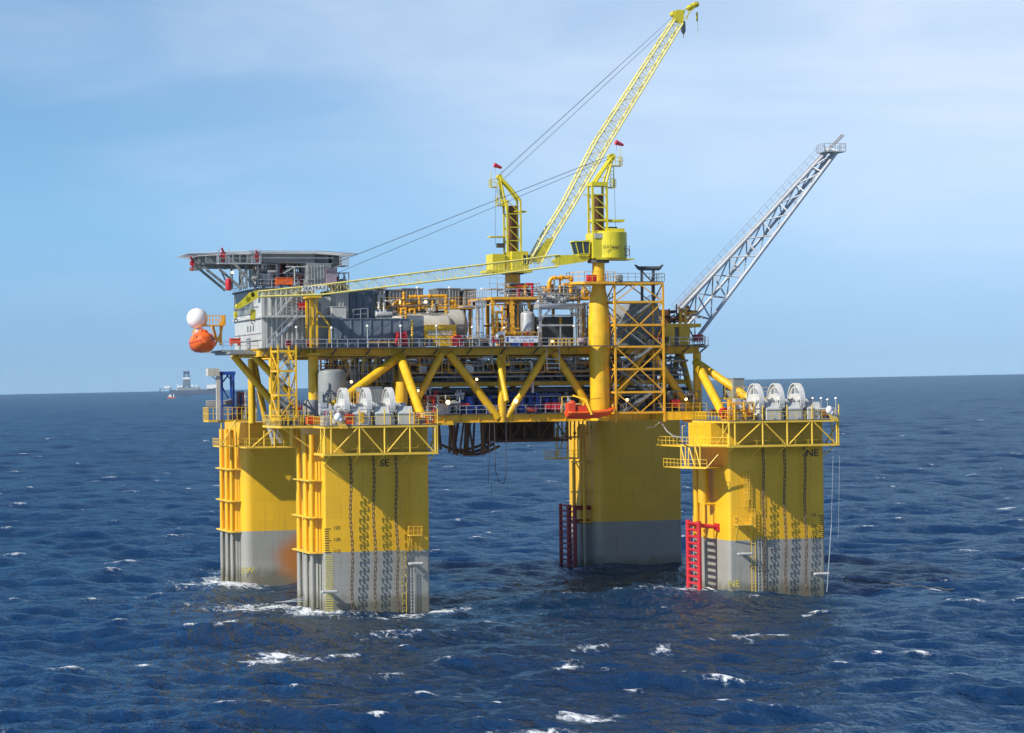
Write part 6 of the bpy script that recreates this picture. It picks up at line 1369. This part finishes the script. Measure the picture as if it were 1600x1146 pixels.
q = A(627, 527, y=14.3); m = MB(); m.cyl(q + V(-.6, 0, 0), q + V(.6, 0, 0), .6, n=14); m.ring(q + V(-.6, 0, 0), (1, 0, 0), .7, .1, n=14, m=5); m.ring(q + V(.6, 0, 0), (1, 0, 0), .7, .1, n=14, m=5); m.bb(q.x - .8, 14, q.z - 1.1, q.x + .8, 14.8, q.z - .6); o = m.build('hose_reel', 'red_paint'); tag(o, 'dark red reel before the blue-grey wall', 'hose reel')
m = MB(); m.cyl(A(644, 500, y=14.5), A(644, 541, y=14.5), .13, n=8)
for py in (507, 515, 524, 533): q = A(644, py, y=14.4); m.sph(q, .2, n=8, m=5)
o = m.build('standpipe', 'yellow_rail'); tag(o, 'knobbed yellow standpipe before the tall end of the blue-grey wall', 'pipe')
m = MB(); a, b = A(575, 535, y=14.6), A(640, 535, y=14.6); m.bar(a, b, .18); [m.bar(a.lerp(b, t), a.lerp(b, t) + V(0, 0, -.5), .1) for t in (0, .25, .5, .75, 1)]; o = m.build('low_pipe', 'orange_yellow'); tag(o, 'low horizontal yellow pipe along the foot of the blue-grey wall', 'pipe')

# process module between tanks and crane pedestal
YM = 17.0; x0, x1 = PX(768, YM, 460), PX(926, YM, 460); zk = PZ(464, YM, 850)
PM = thing('process_module', 'open yellow process module between the tanks and the thick crane pedestal', 'process module', (x0, YM, ZU1))
m = MB(); m.bb(x0, YM, zk - .35, x1, YM + 14, zk)
for px in (771, 800, 846, 905): x = PX(px, YM, 500); m.bar((x, YM + .3, ZU1), (x, YM + .3, zk - .35), .38 if px < 805 else .28); m.bar((x, YM + 12, ZU1), (x, YM + 12, zk - .35), .38)
for z in (36.6,): m.bar((PX(770, YM, 500), YM + .3, z), (PX(812, YM, 500), YM + .3, z), .25)
m.bar((PX(771, YM, 500), YM + .3, zk - .4), (PX(782, YM, 500), YM + .3, zk - 1.6), .15); m.build('main_frame', 'orange_yellow', PM)
m = MB(); m.rail([(x0, YM + 12, zk), (x0, YM, zk), (x1, YM, zk)], sp=1.2, h=1.15); zk2 = PZ(452, YM, 780); m.bb(x0, YM + 1, zk2, PX(792, YM, 455), YM + 4, zk2 + .15); m.rail([(x0, YM + 1, zk2), (PX(792, YM, 455), YM + 1, zk2)], sp=.9, h=1.6); m.build('railing', 'galv', PM)
skid('upper_piping', 'silver and yellow piping on top of the process module, left half', 'piping', PX(790, YM, 450), PX(845, YM, 450), YM + .6, YM + 4, zk, PZ(441, YM, 820), 510, ['steel', 'galv', 'orange_yellow', 'steel', 'grey_dark', 'red_paint'], 2, 26, 2, 'galv')
skid('upper_piping', 'silver and yellow piping on top of the process module, right half', 'piping', PX(847, YM, 450), PX(924, YM, 450), YM + .6, YM + 4, zk, PZ(446, YM, 880), 511, ['steel', 'galv', 'orange_yellow', 'steel', 'grey_dark'], 2, 26, 2, 'grey_mid')
skid('module_piping', 'yellow upright piping in the left part of the process module', 'piping', PX(772, YM, 500), PX(812, YM, 500), YM + .8, YM + 4, ZU1 + .1, zk - .5, 512, ['orange_yellow', 'orange_yellow', 'grey_mid', 'rust_brown', 'steel'], 2, 24, 1, 'orange_yellow')
skid('module_piping', 'dark and silver piping in the middle of the process module', 'piping', PX(812, YM, 500), PX(846, YM, 500), YM + 1, YM + 5, ZU1 + .1, zk - .5, 513, ['steel', 'galv', 'grey_mid', 'grey_dark', 'orange_yellow'], 2, 24, 2, 'galv')
skid('module_piping', 'pale piping squeezed between the grey module frame and the crane pedestal', 'piping', PX(907, YM, 500), PX(922, YM, 500), YM - 1, YM + 2, ZU1 + .1, zk - .5, 514, ['steel', 'galv', 'grey_mid', 'orange_yellow'], 1, 14, 2, 'orange_yellow')
ypipe([(776, 520), (776, 488), (783, 488)], YM - .1, .2, 'upright yellow pipe at the left edge of the process module'); ypipe([(785, 518), (785, 478)], YM - .1, .16, 'second upright yellow pipe at the left edge of the process module')
ypipe([(858, 463), (858, 441), (862, 435), (892, 433.5), (892, 462)], YM + .5, .26, 'tall yellow pipe arch on top of the process module'); ypipe([(875, 436), (875, 460)], YM + .6, .14, 'upright yellow pipe inside the tall pipe arch'); ypipe([(866, 437), (866, 460)], YM + .6, .1, 'thin upright pipe on the left inside the tall pipe arch', 'steel')
vessel(856, 443, 868, 456, YM + .8, 'orange_yellow', 'round yellow drum inside the foot of the tall pipe arch', 'drum', 'drum'); vessel(910, 452, 922, 464, YM, 'orange_yellow', 'round yellow drum beside the crane pedestal on the process module', 'drum', 'drum')
ypipe([(771, 533), (777, 524), (786, 522), (822, 521)], 15, .26, 'thick yellow pipe running right above the white banner'); ypipe([(776, 531), (777, 524), (783, 520.5), (789, 522)], 14.5, .3, 'white curved pipe end left of the banner', 'white_clean')
# silver vessel and grey module frame
vessel(817, 486, 838, 541, 15.8, 'steel', 'tall crinkled silver vessel left of the grey module frame', 'insulated_vessel', 'vessel')
GM = thing('pump_house', 'grey steel module frame with knee braces left of the thick crane pedestal', 'module', tuple(A(875, 541, y=15.2))); a = R4(844, 481, 907, 541, 15.2); m = MB(); frame(m, a[0], 15.2, ZU1, a[2], 19, a[3], .2, lv=[a[1] + 2.9]); m.bb(a[0] - .2, 15.1, a[3], a[2] + .2, 19.2, a[3] + .5)
m.bar((a[0], 15.2, a[3] - 1.8), (a[0] + 1.6, 15.2, a[3] - .1), .25); m.bar((a[2], 15.2, a[3] - 1.8), (a[2] - 1.6, 15.2, a[3] - .1), .25); m.bar((a[0] + .9, 15.2, a[3] - 1.1), (a[2] - .9, 15.2, a[3] - 1.1), .22); m.bar(((a[0] + a[2]) / 2, 15.2, ZU1), ((a[0] + a[2]) / 2, 15.2, a[1] + 2.9), .16); m.build('frame', 'galv', GM)
m = MB(); m.bb(a[0] + .4, 17.5, ZU1, a[2] - .4, 18.6, a[3] - 1.2); m.build('equipment_core', 'grey_dark', GM)
m = MB(); m.cyl(((a[0] + a[2]) / 2 + .4, 16.4, a[1] + 2.9), ((a[0] + a[2]) / 2 + .4, 16.4, a[3] - 1.3), .18); m.build('riser_pipe', 'orange_yellow', GM)
skid('roof_valves', 'grey valves and ducts crowded on the roof of the grey module frame', 'valves', a[0], a[2], 15.4, 18.4, a[3] + .5, a[3] + 2.1, 520, ['galv', 'steel', 'grey_mid', 'galv'], 2, 18, 2, 'grey_mid')
m = MB(); b0, b1 = A(860, 541, y=FY - .5), A(903, 541, y=FY - .5); m.rail([V(b0.x, FY - .5, zu), V(b1.x, FY - .5, zu)], sp=.6, h=1.0, r=.05); m.bb(PX(852, FY, 541), FY - .9, ZU1 - .1, PX(868, FY, 541), FY - .46, ZU1 + .16); o = m.build('hatch_railing', 'yellow_rail'); tag(o, 'bright yellow railing before the grey module frame', 'railing')
q = A(908, 533, y=14.2); m = MB(); m.sph(q, .6, n=14, m=8, sc=(1.15, .8, .75)); m.sph(q + V(.3, 0, -.2), .5, n=12, m=7, sc=(1, .8, .7)); o = m.build('tarpaulin_heap', 'purple_grey'); tag(o, 'dull purple covered heap at the foot of the crane pedestal', 'heap')
# banner
BN = thing('banner', 'white banner with two lines of blue lettering tied to the upper deck railing', 'banner', tuple(A(816, 536, y=FY - 3.05))); a = R4(790, 525.5, 841, 535.5, FY - 3.05); m = MB(); m.bb(a[0], FY - 3.05, a[1], a[2], FY - 3.0, a[3]); m.build('sheet', 'white_clean', BN)
xm, zm_ = (a[0] + a[2]) / 2, (a[1] + a[3]) / 2
text('HERC - CALADREY.COM', 'banner_lettering', 'text_blue', .36, (xm + .25, FY - 3.06, zm_ + .21), (1, 0, 0), (0, 0, 1), BN, thick=.003, bold=.004); text('713 - 4 - 815 - 8720', 'banner_lettering', 'text_blue', .36, (xm + .25, FY - 3.06, zm_ - .21), (1, 0, 0), (0, 0, 1), BN, thick=.003, bold=.004)
m = MB(); m.bb(a[0] + .1, FY - 3.06, a[1] + .1, a[0] + .45, FY - 3.053, a[3] - .1); m.build('banner_emblem', 'text_blue', BN)
for i, (px, py, r_, lb) in enumerate(((735, 612, .5, 'left'), (765, 610, .45, 'middle'), (815, 608, .5, 'right'))):
    m = MB(); q = A(px, py + 22, y=14.6); m.tank((q.x, 14.9, zl + .2), (q.x, 14.9, zl + 2.2), r_, n=16); m.cyl((q.x - 1, 14.5, zl + .8), (q.x + 1, 14.5, zl + .8), .15, n=8); o = m.build('blue_drum', 'blue_paint'); tag(o, 'upright blue drum before the blue pump skids, the %s of three' % lb, 'drum', 'upright blue drums')
# small colourful boxes along the upper deck
for px0, py0, px1, py1, y, mt, lb in ((449, 533, 455, 541, 14.5, 'red_paint', 'dark red box before the ribbed accommodation wall'), (480, 535, 486, 541, 14.3, 'red_paint', 'small red box at the foot of the boom rest'), (770, 528, 778, 536, 14.4, 'red_paint', 'dark red box left of the white banner'), (818, 536, 834, 541, 14.3, 'red_paint', 'low red box under the white banner'),
                                       (801, 536, 813, 541, 14.3, 'text_blue', 'low dark blue box under the white banner'), (468, 474, 481, 484, 15, 'red_paint', 'faded red equipment on the middle accommodation landing'), (666, 531, 676, 541, 14.2, 'grey_dark', 'dark cage before the yellow container'), (1036, 527, 1045, 534, 13.4, 'rust_brown', 'brown box on the right-hand module')): redbox(px0, py0, px1, py1, y, lb, mt)
skid('deck_gear', 'low grey pumps and pipes between the tanks and the process module', 'pumps', PX(722, 15, 540), PX(768, 15, 540), 14.6, 16.5, zu, 35.7, 601, ['steel', 'grey_mid', 'orange_yellow', 'grey_dark', 'galv'], 2, 16, 2, 'galv')
skid('deck_gear', 'low pipes and pumps behind the white banner', 'pumps', PX(788, 15, 540), PX(842, 15, 540), 14.8, 16.2, zu, 36.2, 602, ['steel', 'grey_mid', 'orange_yellow', 'galv', 'red_paint'], 2, 20, 2, 'orange_yellow')

# ------------------------------------------------------------------ rear left column gear
y = YR + 1
DF = thing('davit', 'dark blue arched davit frame with a pale box on a cream post, rear left column', 'davit', tuple(A(345, 632, y=y))); m = MB(); a, b = A(347, 628, y=y), A(365, 628, y=y); zt_ = PZ(586, y, 355)
for x in (a.x, b.x):
    for yy in (y, y + 2): m.bar((x, yy, zs1), (x, yy, zt_), .3)
m.bb(a.x - .3, y - .2, zt_, b.x + .3, y + 2.2, zt_ + .5); m.bar((a.x, y, zs1 + 5), (b.x - .8, y, zs1 + 3.2), .2); m.bar((a.x, y, zt_ - 1.2), (a.x + 1, y, zt_), .2); m.bar((b.x, y, zt_ - 1.2), (b.x - 1, y, zt_), .2); m.bar((a.x, y, zs1 + 2.2), (b.x, y, zs1 + 2.2), .2); m.build('frame', 'blue_paint', DF)
m = MB(); c = A(341, 632, y=y - 1); m.bar((c.x, y - 1, zs1), (c.x, y - 1, PZ(582, y, 341)), .55); m.bar((c.x, y - 1, PZ(596, y, 341)), (c.x - .9, y - 1, PZ(588, y, 341)), .15); m.build('post', 'tank_cream', DF)
m = rect(325, 576, 343, 588, y - 1.5, 1.8); m.build('control_box', 'tank_cream', DF)
skid('winch_gear', 'jumbled winch gear and pipes on the rear left column platform', 'winch gear', A(368, 640, y=YR + 2).x, A(400, 640, y=YR + 2).x, YR + 1, YR + 4, zs1, PZ(610, YR, 380), 701, ['steel', 'grey_dark', 'blue_paint', 'grey_mid', 'rust_brown', 'red_paint'], 2, 20, 2, 'grey_mid')
m = MB()
for k in range(4): q = A(322, 634 - k * 2.2, y=YR + 2); e = A(352, 634 - k * 2.2, y=YR + 2); m.cyl(q, e, .14, n=8); m.cyl(e, e + V(1.4, .5, .4), .12, n=7)
o = m.build('hose_bundle', 'steel'); tag(o, 'silver hoses stacked behind the rear left platform railing', 'hoses')
skid('winch_gear', 'grey gear at the foot of the slim left stair tower', 'winch gear', -5, -1.2, 6, 9, ZF, 27.2, 702, ['steel', 'grey_dark', 'grey_mid', 'red_paint', 'orange_yellow'], 1, 16, 2, 'grey_mid')
m = MB(); q = A(412, 655, y=40); m.stairs(A(440, 693, y=30), A(415, 655, y=30), .8, (0, 1, 0)); m.cyl(A(418, 660, y=31), A(428, 694, y=31), .3); o = m.build('sloping_gangway', 'steel'); tag(o, 'pale sloping gangway between the two left columns', 'gangway')

# floating line and thin lines at the right column
m = MB(); P0, P1 = sea_at(1296, 902), sea_at(1490, 921); 
for i in range(40):
    a, b = P0.lerp(P1, i / 40), P0.lerp(P1, (i + 1) / 40); f_ = lambda p_, k: V(p_.x, p_.y + math.sin(k * .3) * .3, .30 + .12 * math.sin(k * 1.3)); m.cyl(f_(a, i), f_(b, i + 1), .09, n=6)
o = m.build('floating_hose', 'grey_dark'); tag(o, 'dark thin hose floating on the sea right of the NE column', 'hose')
m = MB(); m.cyl(A(1302, 700, y=-4), A(1299, 820, y=-4), .02, n=4); m.cyl(A(1299, 820, y=-4), A(1292, 925, y=-4), .05, n=5); m.cyl(A(1312, 700, y=-4), A(1310, 840, y=-4), .015, n=4); o = m.build('trailing_line', 'steel'); tag(o, 'thin pale line hanging to the water right of the NE column', 'rope')
m = MB(); m.cyl(A(1309, 655, y=-2), A(1328, 653, y=-2), .05, n=5)
m = MB()
for k in range(3): m.cyl(A(474, 934 + k * 3, y=2), sea_at(440 - k * 5, 946), .035, n=4)
o = m.build('tag_lines', 'steel'); tag(o, 'thin pale lines running from the SE column into the foam', 'rope')

# ------------------------------------------------------------------ vessels on the horizon
def far(px, py, d):
    v = ray(px, py); return CAM + v * (d / F_PX)
def ship_base(px, d):
    v = ray(px, 615); h = V(v.x, v.y, 0).normalized() * d; return V(CAM.x + h.x, CAM.y + h.y, 0)
B0 = ship_base(302, 7000); sr = V(math.cos(YAW), -math.sin(YAW), 0); sf = V(sr.y * -1, sr.x, 0); sc_ = 7000 / F_PX
DS = thing('drillship', 'hazy blue-grey drillship with a tall derrick on the left horizon', 'ship', tuple(B0)); FIX.append(DS)
def fx(m, u0, v0, u1, v1, dep=14, off=0):       # box from pixels relative to the hull middle / waterline
    a, b = (u0 - 302) * sc_, (u1 - 302) * sc_; c, d = (615 - v1) * sc_, (615 - v0) * sc_
    p = [B0 + sr * s + sf * t for s, t in ((a, off - dep / 2), (b, off - dep / 2), (b, off + dep / 2), (a, off + dep / 2))]; m.ext([V(q.x, q.y, c) for q in p], (0, 0, d - c))
m = MB(); fx(m, 272, 609, 337, 617, 30); fx(m, 266, 608, 274, 614, 22); fx(m, 334, 606, 341, 613, 26); m.build('hull', 'ship_hull', DS)
m = MB(); fx(m, 278, 605, 312, 609.5, 22); fx(m, 312, 607, 336, 609.5, 18); m.build('deck_modules', 'grey_mid', DS); m = MB(); fx(m, 324, 601, 339, 607, 24); fx(m, 279, 601.5, 289, 603.5, 12); fx(m, 290, 601, 304, 602.6, 12); m.build('superstructure', 'ship_white', DS)
m = MB(); w0, w1 = 5.2 * sc_, 3.4 * sc_; z0, z1 = 10, 36 * sc_ - 0; cxx = (292 - 302) * sc_; dp = []
for s, t in ((-1, -1), (1, -1), (1, 1), (-1, 1)): a = B0 + sr * (cxx + s * w0) + sf * t * w0 * .8 + V(0, 0, z0); b = B0 + sr * (cxx + s * w1) + sf * t * w1 * .8 + V(0, 0, z1); m.bar(a, b, 1.6); dp.append((a, b))
for k in range(7):
    for i in range(4):
        a, b = dp[i], dp[(i + 1) % 4]; m.bar(a[0].lerp(a[1], k / 7), b[0].lerp(b[1], (k + 1) / 7), .9); m.bar(a[0].lerp(a[1], k / 7), b[0].lerp(b[1], k / 7), .9)
fx(m, 287.5, 580, 296.5, 583, 10); m.build('derrick', 'ship_hull', DS); m = MB(); fx(m, 286.5, 589, 297.5, 592, 16); m.build('derrick_windwall', 'ship_white', DS); m = MB(); fx(m, 287, 592, 297, 603, 14); m.build('derrick_base', 'grey_blue', DS)
m = MB(); a = B0 + sr * ((279 - 302) * sc_) + V(0, 0, 12); m.bar(a, B0 + sr * ((277 - 302) * sc_) + V(0, 0, 28), 2.5); m.bar(a, B0 + sr * ((284 - 302) * sc_) + V(0, 0, 20), 2); fx(m, 306.5, 600, 308, 608, 4); m.build('ship_crane', 'ship_white', DS)
B1 = ship_base(267, 5200); s1 = 5200 / F_PX; SV = thing('supply_boat', 'small white supply boat with red hull left of the drillship', 'boat', tuple(B1)); FIX.append(SV)
def fb(m, u0, h0, u1, h1, dep): p = [B1 + sr * (u0 * s1) + sf * t for t in (-dep / 2, dep / 2)] + [B1 + sr * (u1 * s1) + sf * t for t in (dep / 2, -dep / 2)]; m.ext([V(q.x, q.y, h0 * s1) for q in p], (0, 0, (h1 - h0) * s1))
m = MB(); fb(m, -5, -.5, 7, 2.2, 10); fb(m, -5.5, 1.2, -2, 2.8, 8); m.build('hull', 'ship_red', SV); m = MB(); fb(m, -3, 2.2, 1, 4.8, 8); fb(m, -2, 4.8, 0, 6, 5); fb(m, 3.5, 2.2, 4.8, 6.5, 2.5); m.build('wheelhouse', 'ship_white', SV)
B2 = ship_base(258, 9000); s2 = 9000 / F_PX; B1s, s1s = B1, s1; B1, s1 = B2, s2; RG = thing('distant_rig', 'faint low rig at the far left of the horizon', 'rig', tuple(B2)); FIX.append(RG)
m = MB(); fb(m, -9, 4.5, 11, 5.6, 20); fb(m, -8, -1, -7, 4.5, 4); fb(m, 7, -1, 8, 4.5, 4); m.build('deck_and_legs', 'ship_hull', RG); m = MB(); fb(m, -1, 5.6, 8, 9.5, 16); m.build('quarters', 'ship_white', RG)

# ------------------------------------------------------------------ sea air
if HAZE > 0:
    mh = bpy.data.materials.new('haze'); mh.use_nodes = True; t = mh.node_tree; t.nodes.clear()
    oo = N(t, 'ShaderNodeOutputMaterial'); pv = N(t, 'ShaderNodeVolumePrincipled', inp={'Color': (0.62, 0.82, 1.0, 1), 'Density': HAZE, 'Anisotropy': 0.0}); t.links.new(pv.outputs[0], oo.inputs['Volume'])
    m = MB(); m.bb(CAM.x - 10200, CAM.y - 10200, -9, CAM.x + 10200, CAM.y + 10200, 102); o = m.build('haze', mh, loc=(CAM.x, CAM.y, -9), smooth=False); o['kind'] = 'stuff'; o['label'] = 'thin bluish sea haze over the whole sea'; FIX.append(o)

# ------------------------------------------------------------------ the whole platform lists by half a degree
bpy.context.view_layer.update()
L4 = Matrix.Translation(LC) @ LM.to_4x4() @ Matrix.Translation(-LC)
for o in list(COL.objects):
    if o.parent is None and o.type in {'MESH', 'EMPTY'} and o not in FIX: o.matrix_world = L4 @ o.matrix_world
